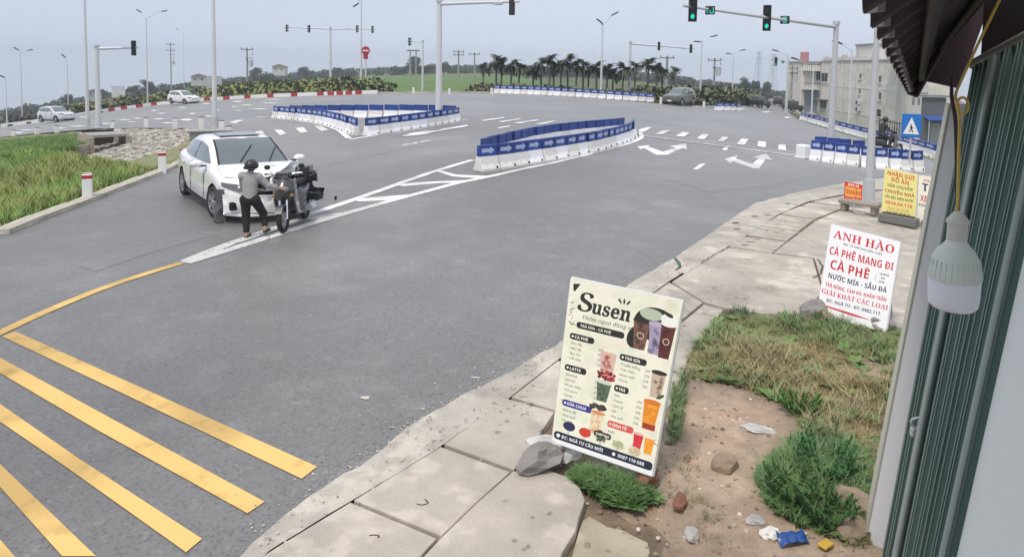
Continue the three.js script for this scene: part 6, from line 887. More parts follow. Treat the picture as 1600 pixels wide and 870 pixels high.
  part('grab_rail', tube([[-0.5, 0.82, 0.13], [-0.85, 0.86, 0.14], [-0.98, 0.88, 0], [-0.85, 0.86, -0.14], [-0.5, 0.82, -0.13]], 0.012, 18, 6), M.chrome, o);
  if (full) { part('luggage_box', rbx(0.3, 0.2, 0.3, 0.05, -0.8, 0.95, 0), scooterBlack, o); part('cargo_bundle', (() => { const g = new THREE.BoxGeometry(0.4, 0.3, 0.42, 8, 6, 8), p = g.attributes.position; for (let i = 0; i < p.count; i++) { const k = 0.85 + 0.4 * (fbm(p.getX(i) * 9 + 9, p.getY(i) * 9 + p.getZ(i) * 7 + 9, 99, 7, 3) - 0.4); p.setXYZ(i, p.getX(i) * k, p.getY(i) * k, p.getZ(i) * k); } g.computeVertexNormals(); return g.translate(-0.2, 0.42, 0).translate(0.3, 0, 0); })(), std([0.11, 0.11, 0.115], 0.85), o); }
  return o;
}
{
  const f = P(442, 364).v, r = P(484, 336).v, h = headingOf(r, f), c = v3(0.62, 0, 0).applyAxisAngle(v3(0, 1, 0), h); const s = scooter('parked_scooter', 'dark scooter with luggage standing against the crashed car, front wheel to camera', f.clone().sub(c), h, 0.08); s.scale.setScalar(0.94);
  // rider on the far lane
  const p = P(1384, 240).v, o = scooter('passing_scooter', 'small scooter ridden past the barriers by a rider in dark clothes', p, 0.1, 0, false);
  const seat = v3(-0.25, 0.84, 0), R = thing('person', 'rider in dark clothes and helmet on the passing scooter', 'person', p, 0.1);
  const b = [bone([-0.25, 0.92, 0], 0.14, [-0.16, 1.3, 0], 0.16), bone([-0.15, 1.36, -0.17], 0.07, [-0.15, 1.36, 0.17], 0.07), bone([-0.13, 1.42, 0], 0.05, [-0.09, 1.56, 0], 0.055), bone([-0.08, 1.58, 0], 0.1, [-0.08, 1.62, 0], 0.1)];
  for (const s of [-1, 1]) b.push(bone([-0.22, 0.9, s * 0.1], 0.1, [0.12, 0.72, s * 0.15], 0.075), bone([0.12, 0.72, s * 0.15], 0.07, [0.08, 0.4, s * 0.14], 0.05), bone([0.06, 0.37, s * 0.14], 0.04, [0.22, 0.36, s * 0.14], 0.035), bone([-0.15, 1.35, s * 0.17], 0.062, [0.0, 1.12, s * 0.24], 0.045), bone([0.0, 1.12, s * 0.24], 0.042, [0.26, 1.06, s * 0.3], 0.03));
  part('body', skin(b, [-0.5, 0.28, -0.42], [0.5, 1.8, 0.42], 0.016), std([0.04, 0.04, 0.045], 0.9), R); part('helmet', new THREE.SphereGeometry(0.14, 18, 12, 0, 6.2832, 0, 1.9).translate(-0.08, 1.62, 0), std([0.03, 0.03, 0.035], 0.4), R);
}
// ---------------------------------------------------------------- advertising boards
const VN = { '\u0300': 'grave', '\u0301': 'acute', '\u0309': 'hook', '\u0303': 'tilde', '\u0323': 'dot', '\u0302': 'hat', '\u0306': 'breve', '\u031B': 'horn' };
function say(x, text, px, py, size) {                                   // text with Vietnamese marks drawn as strokes over the plain letters
  const parts = []; for (const ch of text.normalize('NFD')) { if (VN[ch]) parts.at(-1)[1].push(VN[ch]); else parts.push([ch, []]); }
  const total = parts.reduce((s, q) => s + x.measureText(q[0]).width, 0), al = x.textAlign; let cx = al === 'center' ? px - total / 2 : px; x.textAlign = 'left'; x.strokeStyle = x.fillStyle; x.lineWidth = size * 0.085; x.lineCap = 'round';
  for (const [c, marks] of parts) {
    const w = x.measureText(c).width, m = cx + w / 2, upper = c === c.toUpperCase(); x.fillText(c, cx, py); let y = py - size * (upper ? 0.8 : 0.62); const k = size * 0.16, L = (...q) => { x.beginPath(); x.moveTo(q[0], q[1]); for (let i = 2; i < q.length; i += 2) x.lineTo(q[i], q[i + 1]); x.stroke(); };
    for (const t of marks.sort((a, b) => (a === 'hat' || a === 'breve' ? -1 : 0) - (b === 'hat' || b === 'breve' ? -1 : 0))) {
      if (t === 'dot') { x.beginPath(); x.arc(m, py + size * 0.16, size * 0.07, 0, 7); x.fill(); } else if (t === 'horn') { L(cx + w * 0.88, py - size * (upper ? 0.62 : 0.46), cx + w * 1.02, py - size * (upper ? 0.72 : 0.56), cx + w * 0.98, py - size * (upper ? 0.8 : 0.64)); }
      else { if (t === 'hat') L(m - k, y + k * 0.3, m, y - k * 0.4, m + k, y + k * 0.3); if (t === 'breve') L(m - k, y - k * 0.4, m, y + k * 0.3, m + k, y - k * 0.4); if (t === 'acute') L(m - k * 0.3, y + k * 0.3, m + k * 0.6, y - k * 0.6); if (t === 'grave') L(m - k * 0.6, y - k * 0.6, m + k * 0.3, y + k * 0.3); if (t === 'tilde') L(m - k, y, m - k * 0.4, y - k * 0.4, m + k * 0.4, y, m + k, y - k * 0.4); if (t === 'hook') L(m - k * 0.3, y - k * 0.7, m + k * 0.3, y - k * 0.4, m, y + k * 0.3); y -= size * 0.14; }
    }
    cx += w;
  }
  x.textAlign = al;
}
function board(name, label, corners, tex, opts = {}) {                  // corners: BL, BR, TR, TL in the world
  const [a, b, c, d] = corners, foot = a.clone().add(b).multiplyScalar(0.5), o = thing(name, label, opts.category ?? 'sign board', foot), r = corners.map((p) => p.clone().sub(foot));
  const n = r[1].clone().sub(r[0]).cross(r[3].clone().sub(r[0])).normalize(), t = opts.thick ?? 0.018, back = r.map((p) => p.clone().addScaledVector(n, -t)), face = r.map((p) => p.clone().addScaledVector(n, 0.009));
  const box = [quad(...r), quad(back[1], back[0], back[3], back[2]), quad(r[0], back[0], back[1], r[1]), quad(r[1], back[1], back[2], r[2]), quad(r[2], back[2], back[3], r[3]), quad(r[3], back[3], back[0], r[0])];
  const panel = part('panel', box, opts.panelMat ?? M.whitePaint, o); part('print', quad(...face), new THREE.MeshStandardMaterial({ map: tex, roughness: 0.45 }), panel);
  const edge = (p, q, rad) => rod(p.clone().addScaledVector(n, -t / 2), q.clone().addScaledVector(n, -t / 2), rad, rad, 6);
  const fr = opts.frame ?? 0.012; for (const [i, j] of [[0, 1], [1, 2], [2, 3], [3, 0]]) part('frame_bar', edge(r[i], r[j], fr), opts.frameMat ?? M.steelLight, o);
  if (opts.prop) { const top = r[2].clone().lerp(r[3], 0.5), down = v3(-n.x * 0.55, -top.y * 0.0, -n.z * 0.55); for (const k of [0.12, 0.88]) { const s = r[3].clone().lerp(r[2], k).lerp(r[0].clone().lerp(r[1], k), 0.2), e = r[0].clone().lerp(r[1], k).addScaledVector(v3(n.x, 0, n.z).normalize(), -0.5); e.y = 0.0; part('back_leg', rod(s.addScaledVector(n, -0.03), e, 0.012, 0.012, 6), M.steel, o); } }
  return o;
}
const groundAt = (px, py, lift = 0.06) => P(px, py, lift).v;
{ // the drinks menu
  const tex = canvasTex(760, 1220, (x, W, Hh) => {
    x.fillStyle = '#efedda'; x.fillRect(0, 0, W, Hh);
    reseed(5); for (let i = 0; i < 260; i++) { x.fillStyle = `rgba(${200 + rnd() * 30 | 0},${205 + rnd() * 30 | 0},${175 + rnd() * 30 | 0},0.18)`; x.beginPath(); x.arc(rnd() * W, rnd() * Hh, 10 + rnd() * 40, 0, 7); x.fill(); }
    const ink = '#26261f', pill = (px, py, w, h, c) => { x.fillStyle = c; x.beginPath(); x.roundRect(px, py, w, h, h * 0.4); x.fill(); };
    // corner sprigs
    const sprig = (px, py, s, c) => { x.strokeStyle = c; x.lineWidth = 3; for (let i = 0; i < 6; i++) { x.beginPath(); x.moveTo(px, py); x.quadraticCurveTo(px + s * Math.cos(i) * 0.5, py - s * 0.6, px + s * Math.cos(i * 1.1), py - s * Math.abs(Math.sin(i * 1.3)) - 5); x.stroke(); } };
    x.fillStyle = ink; x.beginPath(); x.moveTo(22, 40); x.lineTo(75, 30); x.lineTo(40, 95); x.lineTo(28, 90); x.fill(); sprig(45, 350, 30, '#4a4f3c'); sprig(720, 1020, 40, '#5d6a49'); sprig(60, 930, 34, '#5d6a49');
    for (let i = 0; i < 16; i++) { x.fillStyle = '#55543f'; x.beginPath(); x.arc(20 + rnd() * 30, 150 + rnd() * 160, 2 + rnd() * 3, 0, 7); x.fill(); }
    // name and strap lines
    x.save(); x.translate(60, 228); x.transform(1, 0.0, -0.12, 1, 0, 0); x.fillStyle = ink; x.font = 'bold 200px serif'; x.fillText('S', 0, 0); x.font = 'bold 138px serif'; x.lineWidth = 4; x.strokeStyle = ink; x.save(); x.translate(104, 0); x.scale(0.82, 1); x.fillText('usen', 0, 0); x.strokeText('usen', 0, 0); x.restore(); x.restore();
    x.fillStyle = ink; for (const a of [-0.6, 0, 0.6]) { x.save(); x.translate(385 + a * 34, 106); x.rotate(a); x.beginPath(); x.ellipse(0, -16, 7, 20, 0, 0, 7); x.fill(); x.restore(); }
    x.font = 'italic 38px serif'; say(x, 'Thơm ngon đúng vị', 105, 285, 38);
    pill(78, 312, 330, 48, ink); x.fillStyle = '#f3f1e2'; x.font = 'bold 26px sans-serif'; say(x, 'TRÀ SỮA - CÀ PHÊ', 104, 346, 26);
    // three cups on a dark splash
    x.fillStyle = '#23271f'; x.beginPath(); x.ellipse(600, 205, 140, 120, -0.1, 0, 7); x.fill(); x.beginPath(); x.ellipse(490, 320, 60, 90, 0.4, 0, 7); x.fill();
    x.fillStyle = '#b9c3ac'; x.beginPath(); x.ellipse(570, 140, 75, 42, 0, 0, 7); x.fill();
    const cup = (px, py, w, h, a, b, lid, badge) => { x.fillStyle = a; x.beginPath(); x.moveTo(px, py); x.lineTo(px + w, py); x.lineTo(px + w * 0.86, py + h); x.lineTo(px + w * 0.14, py + h); x.fill(); x.fillStyle = b; for (let i = 0; i < 14; i++) { x.globalAlpha = 0.35; x.beginPath(); x.ellipse(px + w * (0.2 + rnd() * 0.6), py + h * (0.1 + rnd() * 0.85), w * 0.13, h * 0.07, rnd() * 3, 0, 7); x.fill(); } x.globalAlpha = 1; if (lid) { x.fillStyle = lid; x.beginPath(); x.ellipse(px + w / 2, py, w * 0.54, h * 0.09, 0, 0, 7); x.fill(); } if (badge) { x.strokeStyle = '#e8d9c0'; x.lineWidth = 5; x.beginPath(); x.arc(px + w / 2, py + h * 0.52, w * 0.2, 0, 7); x.stroke(); } };
    cup(460, 200, 105, 205, '#7a5644', '#2c1d17', '#2a2a26', true); cup(562, 200, 105, 215, '#a59bb4', '#4b3f5e', '#b8adc4', false); cup(640, 180, 105, 245, '#5d2a22', '#3a120f', '#f0eee8', true);
    x.fillStyle = '#eef0ea'; x.beginPath(); x.ellipse(690, 150, 58, 42, 0, 0, 7); x.fill(); x.fillStyle = '#3b241c'; x.beginPath(); x.ellipse(685, 118, 30, 14, 0.3, 0, 7); x.fill();
    // menu groups
    const group = (px, py, title, c, rows, w) => { pill(px, py, 46 + title.length * 21, 46, c); x.fillStyle = '#f7f5ea'; x.font = 'bold 28px sans-serif'; say(x, title, px + 34, py + 34, 28); x.beginPath(); x.arc(px + 20, py + 23, 8, 0, 7); x.fill(); x.fillStyle = '#39382f'; x.font = '24px sans-serif'; rows.forEach((r, i) => { say(x, '· ' + r, px, py + 82 + i * 37, 24); x.fillText(r.length % 2 ? '25k' : '20k', px + w, py + 82 + i * 37); }); };
    group(40, 405, 'CÀ PHÊ', ink, ['Đen đá', 'Nâu đá', 'Bạc xỉu', 'Cốt dừa'], 205); group(30, 640, 'LATTE', ink, ['Matcha', 'Socola', 'Khoai môn', 'Trà xanh', 'Cacao'], 215); group(40, 895, 'SỮA CHUA', '#34318e', ['Đánh đá', 'Hoa quả', 'Cà phê'], 215);
    group(392, 465, 'TRÀ SỮA', ink, ['Truyền thống', 'Trân châu', 'Khoai môn', 'Socola'], 190); group(385, 690, 'TRÀ', ink, ['Đào', 'Chanh', 'Cam sả', 'Vải', 'Hoa quả'], 180); group(385, 945, 'SINH TỐ', '#d6564f', ['Xoài', 'Bơ'], 200);
    cup(262, 480, 110, 175, '#d9b8a8', '#8d1f22', null); for (let i = 0; i < 30; i++) { x.fillStyle = i % 3 ? '#a5292b' : '#5a1417'; x.beginPath(); x.arc(262 + rnd() * 118, 620 + rnd() * 55, 10, 0, 7); x.fill(); }
    cup(258, 700, 105, 135, '#5d7058', '#2c3d2c', '#cfd2c6'); for (let i = 0; i < 22; i++) { x.fillStyle = i % 2 ? '#4b4033' : '#2f2a22'; x.beginPath(); x.ellipse(240 + rnd() * 125, 865 + rnd() * 35, 15, 10, 0, 0, 7); x.fill(); }
    cup(250, 920, 105, 150, '#e7d7b8', '#cf8a4d', '#d8925c'); x.fillStyle = '#7b4a32'; x.beginPath(); x.arc(345, 1055, 26, 0, 7); x.fill();
    cup(632, 530, 105, 175, '#c8b5a0', '#54402f', '#2d241d'); x.fillStyle = '#4a5a37'; x.beginPath(); x.ellipse(720, 690, 30, 12, -0.6, 0, 7); x.fill();
    cup(615, 740, 115, 190, '#e58a24', '#f4b545', '#d8791c'); x.fillStyle = '#a03c26'; x.fillRect(632, 890, 90, 36);
    cup(585, 975, 70, 105, '#d22b35', '#e8545a', '#e8b7b0'); cup(665, 985, 70, 105, '#f19a27', '#f7b956', null);
    pill(300, 1040, 130, 40, ink); x.fillStyle = '#f7f5ea'; x.font = 'bold 24px sans-serif'; x.fillText('TOPPING', 312, 1069);
    [['#2c2850', 110], ['#cf3f2c', 235], ['#3a4c34', 360], ['#a9b184', 490], ['#cdb892', 610]].forEach(([c, px], i) => { x.fillStyle = i < 2 ? c : '#d9d4b8'; x.beginPath(); x.ellipse(px, 1075 + i * 6, 46, 32, 0, 0, 7); x.fill(); x.fillStyle = c; for (let k = 0; k < 22; k++) { x.beginPath(); x.arc(px + (rnd() - 0.5) * 66, 1072 + i * 6 + (rnd() - 0.5) * 40, 8, 0, 7); x.fill(); } x.fillStyle = '#39382f'; x.font = '18px sans-serif'; x.fillText('5k', px - 10, 1126 + i * 4); });
    pill(10, 1132, 740, 56, '#20263a'); x.fillStyle = '#eef0f5'; x.font = 'bold 32px sans-serif'; say(x, 'ĐC: NGÃ TƯ CẦU MỚI', 66, 1172, 30); x.fillText('0987 110 088', 500, 1172); x.beginPath(); x.arc(40, 1160, 14, 0, 7); x.fill(); x.beginPath(); x.arc(470, 1160, 12, 0, 7); x.fill();
    x.fillStyle = '#f2f3f5'; x.fillRect(0, 1190, W, 30);
  });
  const bl = groundAt(864, 692, 0.17), br = groundAt(1020, 742, 0.17); const up1 = 0.1; bl.y += up1 * 0; 
  const TL = V(893, 434, -bl.z + 0.28), TR = V(1068, 471, -br.z + 0.28), BL = V(869, 664, -bl.z + 0.03), BR = V(1026, 716, -br.z + 0.03);
  // the printed sheet is stretched over a slightly longer white panel
  const full = [V(863, 690, -bl.z), V(1020, 744, -br.z), TR, TL];
  board('menu_board', 'cream drinks menu board leaning on rocks at the pavement edge', full, tex, { prop: true });
}
{ // the coffee sign with red lettering
  const tex = canvasTex(800, 1100, (x, W, Hh) => {
    x.fillStyle = '#eeeef0'; x.fillRect(0, 0, W, Hh); const red = '#c4202f', navy = '#232447';
    const line = (t, y, size, c, fam, sx, px = W / 2, al = 'center') => { x.save(); x.translate(px, y); x.scale(sx, 1); x.textAlign = al; x.font = `bold ${size}px ${fam}`; x.fillStyle = c; say(x, t, 0, 0, size); x.restore(); };
    line('ANH HÀO', 150, 132, red, 'serif', 1.08); line('HẠT CÀ PHÊ NGUYÊN CHẤT', 205, 34, '#55565c', 'sans-serif', 1.05);
    line('CÀ PHÊ MANG ĐI', 355, 128, red, 'sans-serif', 0.72); line('CÀ PHÊ', 525, 152, red, 'sans-serif', 0.9, 60, 'left');
    x.textAlign = 'left'; x.fillStyle = navy; x.font = 'bold 34px sans-serif'; say(x, '· NÓNG', 620, 440, 34); say(x, '· ĐÁ', 635, 488, 34); say(x, '· SỮA', 620, 536, 34); x.strokeStyle = '#888'; x.lineWidth = 4; x.beginPath(); x.moveTo(608, 430); x.quadraticCurveTo(575, 485, 608, 535); x.stroke();
    line('NƯỚC MÍA - SẤU ĐÁ', 640, 84, navy, 'sans-serif', 0.86); line('TRÀ NÓNG, CAM ĐÁ, NHÂN TRẦN', 745, 62, red, 'sans-serif', 0.72); line('GIẢI KHÁT CÁC LOẠI', 840, 78, red, 'serif', 0.92); line('ĐC: NGÃ TƯ - ĐT: 0982.117', 925, 56, navy, 'sans-serif', 0.9);
    x.fillStyle = red; x.beginPath(); x.moveTo(60, 968); x.lineTo(420, 985); x.lineTo(640, 1010); x.lineTo(400, 1012); x.lineTo(60, 985); x.fill();
  });
  const a = groundAt(1277, 494), b = groundAt(1384, 522);
  board('coffee_sign', 'white sign with red lettered coffee text standing at the lawn edge', [V(1277, 490, -a.z), V(1385, 519, -b.z), V(1408, 379, -b.z + 0.25), V(1300, 351, -a.z + 0.25)], tex, { prop: true });
}
const signText = (W, Hh, bg, lines) => canvasTex(W, Hh, (x) => { x.fillStyle = bg; x.fillRect(0, 0, W, Hh); x.textAlign = 'center'; for (const [t, y, s, c, sx = 1, dx = 0] of lines) { x.save(); x.translate(W / 2 + dx, y); x.scale(sx, 1); x.font = `bold ${s}px sans-serif`; x.fillStyle = c; say(x, t, 0, 0, s); x.restore(); } });
{
  const tex = signText(520, 720, '#e3d988', [['NHẬN GỬI', 100, 88, '#c0392b'], ['ĐỒ ĂN', 190, 92, '#b9531f'], ['VẬN CHUYỂN', 275, 64, '#4a5b2e'], ['CHUYỂN NHÀ', 370, 72, '#9b2f2a'], ['LẮP ĐẶT ĐIỆN NƯỚC', 450, 54, '#2e3320', 0.85], ['0978.04.118', 545, 72, '#cf3a2c', 1.05], ['PHỤC VỤ 24/24', 620, 46, '#c98a2a'], ['ĐỊA CHỈ: NGÃ TƯ', 680, 46, '#333']]);
  const a = groundAt(1378, 342), b = groundAt(1431, 352);
  board('yellow_notice', 'yellow handbill sign with rows of small red and dark lettering', [V(1378, 334, -a.z), V(1431, 344, -b.z), V(1435, 273, -b.z + 0.2), V(1384, 262, -a.z + 0.2)], tex);
  const p = groundAt(1405, 350), o = thing('sign_foot', 'dark grey concrete foot under the yellow handbill sign', 'sign foot', p, Math.atan2(-(b.z - a.z), b.x - a.x)); part('block', rbx(0.72, 0.17, 0.16, 0.02, 0, 0.085, 0.02), std([0.22, 0.22, 0.21], 0.95, { bumpMap: concreteBump, bumpScale: 0.02 }), o); part('socket', bx(0.6, 0.02, 0.04, 0, 0.182, 0.02), M.dark, o);
  const t2 = signText(520, 720, '#e9e6d4', [['SỬA CHỮA', 80, 50, '#c4202f', 1, -60], ['TAXI', 230, 170, '#1f2260', 1.1], ['XE DU LỊCH', 390, 130, '#c4202f', 0.72, 30], ['ĐƯA ĐÓN SÂN BAY', 470, 56, '#33343c'], ['HỢP ĐỒNG', 550, 60, '#33343c'], ['0912.3', 620, 60, '#33343c']]);
  const c = groundAt(1432, 352), d = groundAt(1486, 362);
  board('taxi_sign', 'cream sign with large blue and red letters half hidden by the shop post', [V(1434, 346, -c.z), V(1488, 357, -d.z), V(1490, 284, -d.z + 0.15), V(1437, 274, -c.z + 0.15)], t2);
  const e = groundAt(1450, 362), f = thing('sign_foot', 'small dark concrete foot under the cream taxi sign', 'sign foot', e, -0.3); part('block', rbx(0.2, 0.2, 0.16, 0.02, 0, 0.1, 0), std([0.16, 0.16, 0.16], 0.95), f); part('socket', bx(0.14, 0.02, 0.05, 0, 0.212, 0), M.dark, f);
  const t3 = canvasTex(360, 420, (x) => { x.fillStyle = '#c8372c'; x.fillRect(0, 0, 360, 420); x.fillStyle = '#e8a04a'; x.fillRect(20, 90, 210, 200); x.fillRect(245, 90, 95, 200); x.fillStyle = '#f3e6d2'; x.font = 'bold 64px sans-serif'; x.textAlign = 'center'; say(x, 'BÁN XE', 180, 70, 64); x.fillStyle = '#a5231c'; x.font = 'bold 100px sans-serif'; say(x, 'SỬA', 125, 225, 64); say(x, 'XE', 292, 225, 64); x.fillStyle = '#f3e6d2'; x.font = 'bold 60px sans-serif'; say(x, 'THUÊ XE', 180, 370, 64); });
  const g = groundAt(1320, 322), h = groundAt(1347, 326);
  board('red_notice', 'small red and orange sign on a concrete block by the grey lamp post', [V(1319, 316, -g.z), V(1347, 319, -h.z), V(1349, 289, -h.z + 0.1), V(1321, 283, -g.z + 0.1)], t3, { thick: 0.012, frame: 0.006 });
  const k = groundAt(1342, 332), m = thing('concrete_bench_block', 'grey concrete slab bench beneath the small red sign', 'concrete block', k, Math.atan2(-(h.z - g.z), h.x - g.x) - 0.08); part('slab', rbx(0.78, 0.07, 0.3, 0.015, 0.03, 0.2, 0), M.stone, m); for (const s of [-0.28, 0.32]) part('foot', rbx(0.1, 0.17, 0.24, 0.02, s, 0.085, 0), M.stone, m); part('bracket', tube([[-0.02, 0.2, 0.17], [-0.02, 0.05, 0.18], [0.2, 0.03, 0.19]], 0.012, 12, 6), M.steel, m);
}
// ---------------------------------------------------------------- the shop front at the right: post, folding gate, wall, eave
{
  const post = (x, y, D) => V(x, y, D), prism = (bottom, top) => { const g = [], n = bottom.length; for (let i = 0; i < n; i++) { const j = (i + 1) % n; g.push(quad(bottom[i], bottom[j], top[j], top[i])); } g.push(quad(top[0], top[1], top[2], top[3]), quad(bottom[3], bottom[2], bottom[1], bottom[0])); return join(g); };
  const extend = (a, b, y) => a.clone().lerp(b, (y - a.y) / (b.y - a.y));                     // the point at height y on the line a-b
  const shop = thing('shop_front', 'shop front with green folding gate and white wall at the picture right', 'shop front');
  const wallDir = v3(0.45, 0, -1).normalize(), outN = v3(-1, 0, -0.45).normalize();
  const beadMat = std([0.26, 0.34, 0.32], 0.4, { metalness: 0.2 }), gateMat = std([0.07, 0.135, 0.12], 0.5, { metalness: 0.2 }), gateMats = [gateMat, std([0.085, 0.155, 0.14], 0.5, { metalness: 0.2 }), std([0.055, 0.11, 0.1], 0.5, { metalness: 0.2 })];
  // grey end post
  const pb = extend(V(1350, 870, 4.2), V(1488, 165, 4.2), -0.05), pt = V(1488, 162, 4.2), w = wallDir.clone().multiplyScalar(0.16), t = v3(0.1, 0, 0.08);
  part('end_post', prism([pb, pb.clone().add(t), pb.clone().add(t).add(w), pb.clone().add(w)], [pt, pt.clone().add(t), pt.clone().add(t).add(w), pt.clone().add(w)]), std([0.74, 0.74, 0.76], 0.7), shop);
  const eb = pb.clone().add(v3(-0.014, 0, 0.0)), et = pt.clone().add(v3(-0.014, 0, 0)); part('post_trim', prism([eb, eb.clone().add(v3(0.012, 0, 0)), eb.clone().add(v3(0.012, 0, 0)).add(w), eb.clone().add(w)], [et, et.clone().add(v3(0.012, 0, 0)), et.clone().add(v3(0.012, 0, 0)).add(w), et.clone().add(w)]), std([0.62, 0.6, 0.5], 0.7), shop);
  // folding gate
  const lB = V(1390, 870, 4.12), lT = V(1530, 120, 4.12), rB = V(1512, 870, 2.68), rT = V(1636, 320, 2.68), N = 26, gate = new THREE.Group(); gate.name = 'folding_gate'; shop.add(gate);
  const topAt = (u) => mix(2.93, 3.12, u), line = (u, y) => extend(lB, lT, y).lerp(extend(rB, rT, y), u);
  for (let i = 0; i < N; i++) {
    const jit = rr(-0.004, 0.004), amp = rr(0.038, 0.056), u0 = i / N, u1 = (i + 0.94) / N, um = (u0 + u1) / 2, ring = (y) => { const a = line(u0, y), m = line(um + jit, y).addScaledVector(outN, amp), b = line(u1, y); return [a, m, b, line(um, y).addScaledVector(outN, 0.036)]; };
    const sl = part('slat', prism(ring(0.02), ring(topAt(um))), gateMats[i % 3], gate); part('edge_bead', rod(line(um + jit, 0.02).addScaledVector(outN, amp + 0.002), line(um + jit, topAt(um)).addScaledVector(outN, amp + 0.002), 0.0035, 0.0035, 5), beadMat, sl);
  }
  for (const [u, r, m] of [[0.42, 0.016, std([0.42, 0.47, 0.46], 0.45, { metalness: 0.3 })], [0.985, 0.012, std([0.3, 0.36, 0.35], 0.5)]]) part('gate_stile', rod(line(u, 0.03).addScaledVector(outN, 0.075), line(u, topAt(u) - 0.02).addScaledVector(outN, 0.075), r, r, 8), m, gate);
  part('gate_stile', rod(line(0.4, 0.03).addScaledVector(outN, 0.03), line(0.4, 2.9).addScaledVector(outN, 0.03), 0.012, 0.012, 6), M.dark, gate);
  const lk = line(0.36, 1.05).addScaledVector(outN, 0.085); part('latch', [tube([lk.clone(), lk.clone().add(v3(-0.02, 0.04, 0)), lk.clone().add(v3(0.02, 0.06, 0.01)), lk.clone().add(v3(0.05, 0.05, 0.02))], 0.008, 12, 6), rbx(0.04, 0.05, 0.03, 0.008, lk.x, lk.y - 0.02, lk.z)], M.steel, gate);
  part('gate_rail', [rod(line(-0.02, 2.95).addScaledVector(outN, 0.03), line(1.05, 3.15).addScaledVector(outN, 0.03), 0.03, 0.03, 8)], std([0.2, 0.21, 0.21], 0.5), shop);
  // dark jamb between post and gate
  const jb = line(-0.03, 0.0), jt = line(-0.03, 2.9); part('jamb', rod(jb, jt, 0.022, 0.022, 6), std([0.03, 0.015, 0.018], 0.7), shop);
  // white wall running back past the camera
  const wallPt = (k, y) => line(1, y).addScaledVector(wallDir, -k).addScaledVector(outN, 0.035); const wb = [wallPt(0.01, -0.05), wallPt(3.4, -0.05), wallPt(3.4, -0.05).addScaledVector(outN, -0.14), wallPt(0.01, -0.05).addScaledVector(outN, -0.14)], wt = [wallPt(0.01, 3.25), wallPt(3.4, 3.25), wallPt(3.4, 3.25).addScaledVector(outN, -0.14), wallPt(0.01, 3.25).addScaledVector(outN, -0.14)];
  part('white_wall', prism(wb, wt), std([0.72, 0.76, 0.75], 0.75), shop);
  const hb = [line(-0.02, 2.98), line(1.0, 3.17), line(1.0, 3.17).addScaledVector(outN, -0.1), line(-0.02, 2.98).addScaledVector(outN, -0.1)]; part('header', prism(hb, hb.map((p) => p.clone().setY(3.5))), std([0.03, 0.02, 0.023], 0.8), shop);
  // inside of the shop stays closed
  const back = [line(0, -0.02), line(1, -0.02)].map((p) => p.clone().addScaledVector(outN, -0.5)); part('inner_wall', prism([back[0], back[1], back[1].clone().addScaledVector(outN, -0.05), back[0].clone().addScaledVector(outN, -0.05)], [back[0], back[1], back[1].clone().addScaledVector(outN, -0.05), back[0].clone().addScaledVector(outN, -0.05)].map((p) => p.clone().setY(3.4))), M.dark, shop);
  // corrugated eave
  const E0 = V(1338, -4, 1.37), E1 = V(1419, 149, 4.3), e = (D) => E1.clone().lerp(E0, (4.3 - D) / (4.3 - 1.37)), f = (D) => v3(0.45 * D + 0.75, mix(3.62, 3.34, clamp((D + 1) / 5.3, 0, 1)), -D);
  const pos = [], rows = [], steps = 27 * 8, prof = (k) => { const c = k % 8; return c < 3 ? 0 : c < 4 ? 0.5 : c < 7 ? 1 : 0.5; };
  for (let i = 0; i <= steps; i++) { const D = mix(-1.1, 4.3, i / steps), a = e(D), b = f(D), lift = prof(i) * 0.045; a.y += lift; b.y += lift; rows.push([a, b]); }
  for (let i = 0; i < steps; i++) { const [a, b] = rows[i], [c, d] = rows[i + 1]; for (const dy of [0, 0.004]) for (const p of dy ? [a, c, d, a, d, b] : [a, d, c, a, b, d]) pos.push(p.x, p.y + dy, p.z); for (const p of [a, c]) { } }
  const rg = new THREE.BufferGeometry(); rg.setAttribute('position', new THREE.Float32BufferAttribute(pos, 3)); rg.computeVertexNormals();
  const maroon = std([0.032, 0.014, 0.018], 0.7); const eave = thing('eave_roof', 'dark maroon corrugated metal eave above the shop gate', 'roof'); part('sheet', rg, maroon, eave);
  const teeth = []; for (let i = 0; i < 27; i++) { const D = mix(-1.1, 4.3, (i + 0.62) / 27), a = e(D); teeth.push(bx(0.016, 0.022, 0.07, a.x + 0.012, a.y + 0.028, a.z)); }
  part('foam_closure', teeth, std([0.3, 0.25, 0.25], 0.8), eave);
  for (const k of [0.22, 0.55, 0.85]) part('purlin', rod(e(-1).lerp(f(-1), k).add(v3(0, -0.03, 0)), e(4.28).lerp(f(4.28), k).add(v3(0, -0.03, 0)), 0.022, 0.022, 4), std([0.022, 0.014, 0.016], 0.7), eave);
  const ep = [V(1423, 60, 4.33), V(1560, 60, 4.36), V(1500, 138, 4.36), V(1423, 121, 4.33)]; part('end_panel', prism([ep[3], ep[2], ep[2].clone().add(v3(0, 0, -0.02)), ep[3].clone().add(v3(0, 0, -0.02))], [ep[0], ep[1], ep[1].clone().add(v3(0, 0, -0.02)), ep[0].clone().add(v3(0, 0, -0.02))].map((p) => p.clone().add(v3(0, 0.4, 0)))), std([0.035, 0.013, 0.02], 0.7), eave);
  part('edge_beam', rod(e(4.3).add(v3(0.03, 0.0, 0)), f(4.3), 0.03, 0.03, 6), std([0.04, 0.02, 0.025], 0.7), eave);
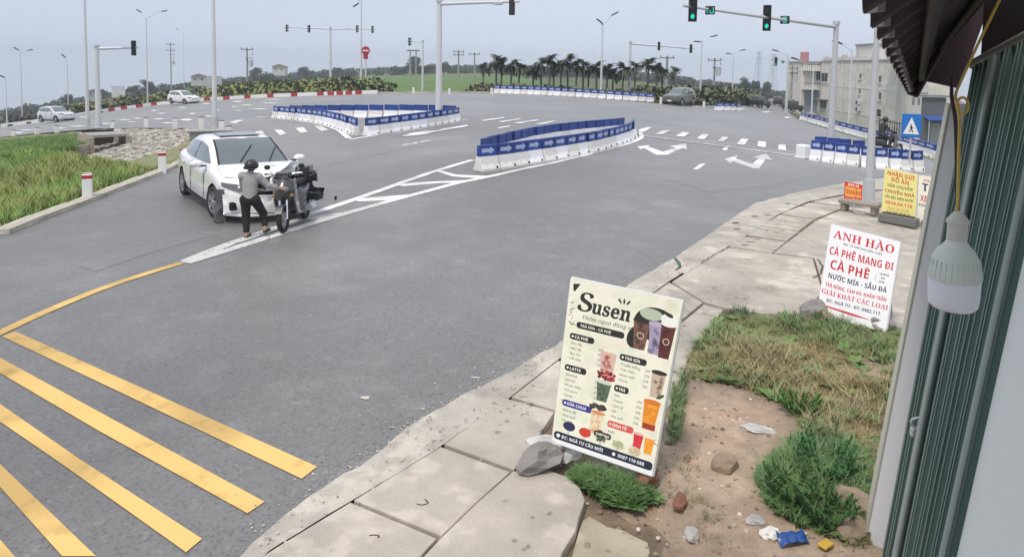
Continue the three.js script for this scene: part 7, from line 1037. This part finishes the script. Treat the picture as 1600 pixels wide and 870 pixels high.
  // lead-in cable and the hanging lamp bulb
  const yellow = std([0.5, 0.34, 0.07], 0.6), cb = thing('power_cable', 'yellow cable looped from the eave down to the hanging bulb', 'cable'); part('run', tube([V(1572, -20, 2.0), V(1548, 30, 2.05), V(1524, 80, 2.15), V(1502, 128, 2.2), V(1494, 150, 2.1), V(1500, 175, 2.0), V(1499, 240, 1.9), V(1497, 318, 1.85), V(1495, 335, 1.85)], 0.0042, 60, 7), yellow, cb);
  part('coil', tube(range(0, 14, 14).map((i) => V(1505 + Math.cos(i * 0.95) * 9, 165 + Math.sin(i * 0.95) * 13, 2.02 + i * 0.004)), 0.0038, 60, 6), yellow, cb); part('dark_lead', tube([V(1489, 120, 2.3), V(1488, 150, 2.2), V(1494, 190, 2.1), V(1497, 330, 1.95)], 0.006, 30, 6), std([0.03, 0.015, 0.018], 0.7), cb);
  const bTop = V(1494, 328, 1.85), bBot = V(1482, 484, 1.85), Lb = bTop.y - bBot.y, bulb = thing('hanging_bulb', 'large white bulb hanging from a yellow cable by the shop gate', 'light bulb', bBot.clone().add(v3(0.012, 0, 0))), q = (p) => p.map(([r, y]) => [r * Lb, y * Lb]);
  part('diffuser', lathe(q([[0, 0], [0.1, 0.002], [0.18, 0.02], [0.215, 0.06], [0.226, 0.16], [0.228, 0.31]]), 32), new THREE.MeshPhysicalMaterial({ color: new THREE.Color().setRGB(0.74, 0.74, 0.82), roughness: 0.35 }), bulb);
  const hs = part('housing', lathe(q([[0.232, 0.31], [0.236, 0.34], [0.228, 0.42], [0.205, 0.52], [0.165, 0.6], [0.11, 0.66], [0.085, 0.7]]), 32), std([0.6, 0.63, 0.6], 0.5), bulb), fins = []; for (let i = 0; i < 28; i++) { const a = i / 28 * 6.2832; fins.push(bx(0.006 * Lb, 0.17 * Lb, 0.006 * Lb, 0.226 * Lb, 0.425 * Lb, 0, 0, 0, 0.13).rotateY(a)); } part('rib', fins, std([0.56, 0.6, 0.57], 0.5), hs);
  part('socket', lathe(q([[0.085, 0.7], [0.09, 0.72], [0.088, 0.86], [0.1, 0.87], [0.098, 0.9], [0.07, 0.94], [0.03, 0.99], [0.0, 1.0]]), 24), std([0.55, 0.53, 0.5], 0.6), bulb);
}
renderer.render(scene, camera);
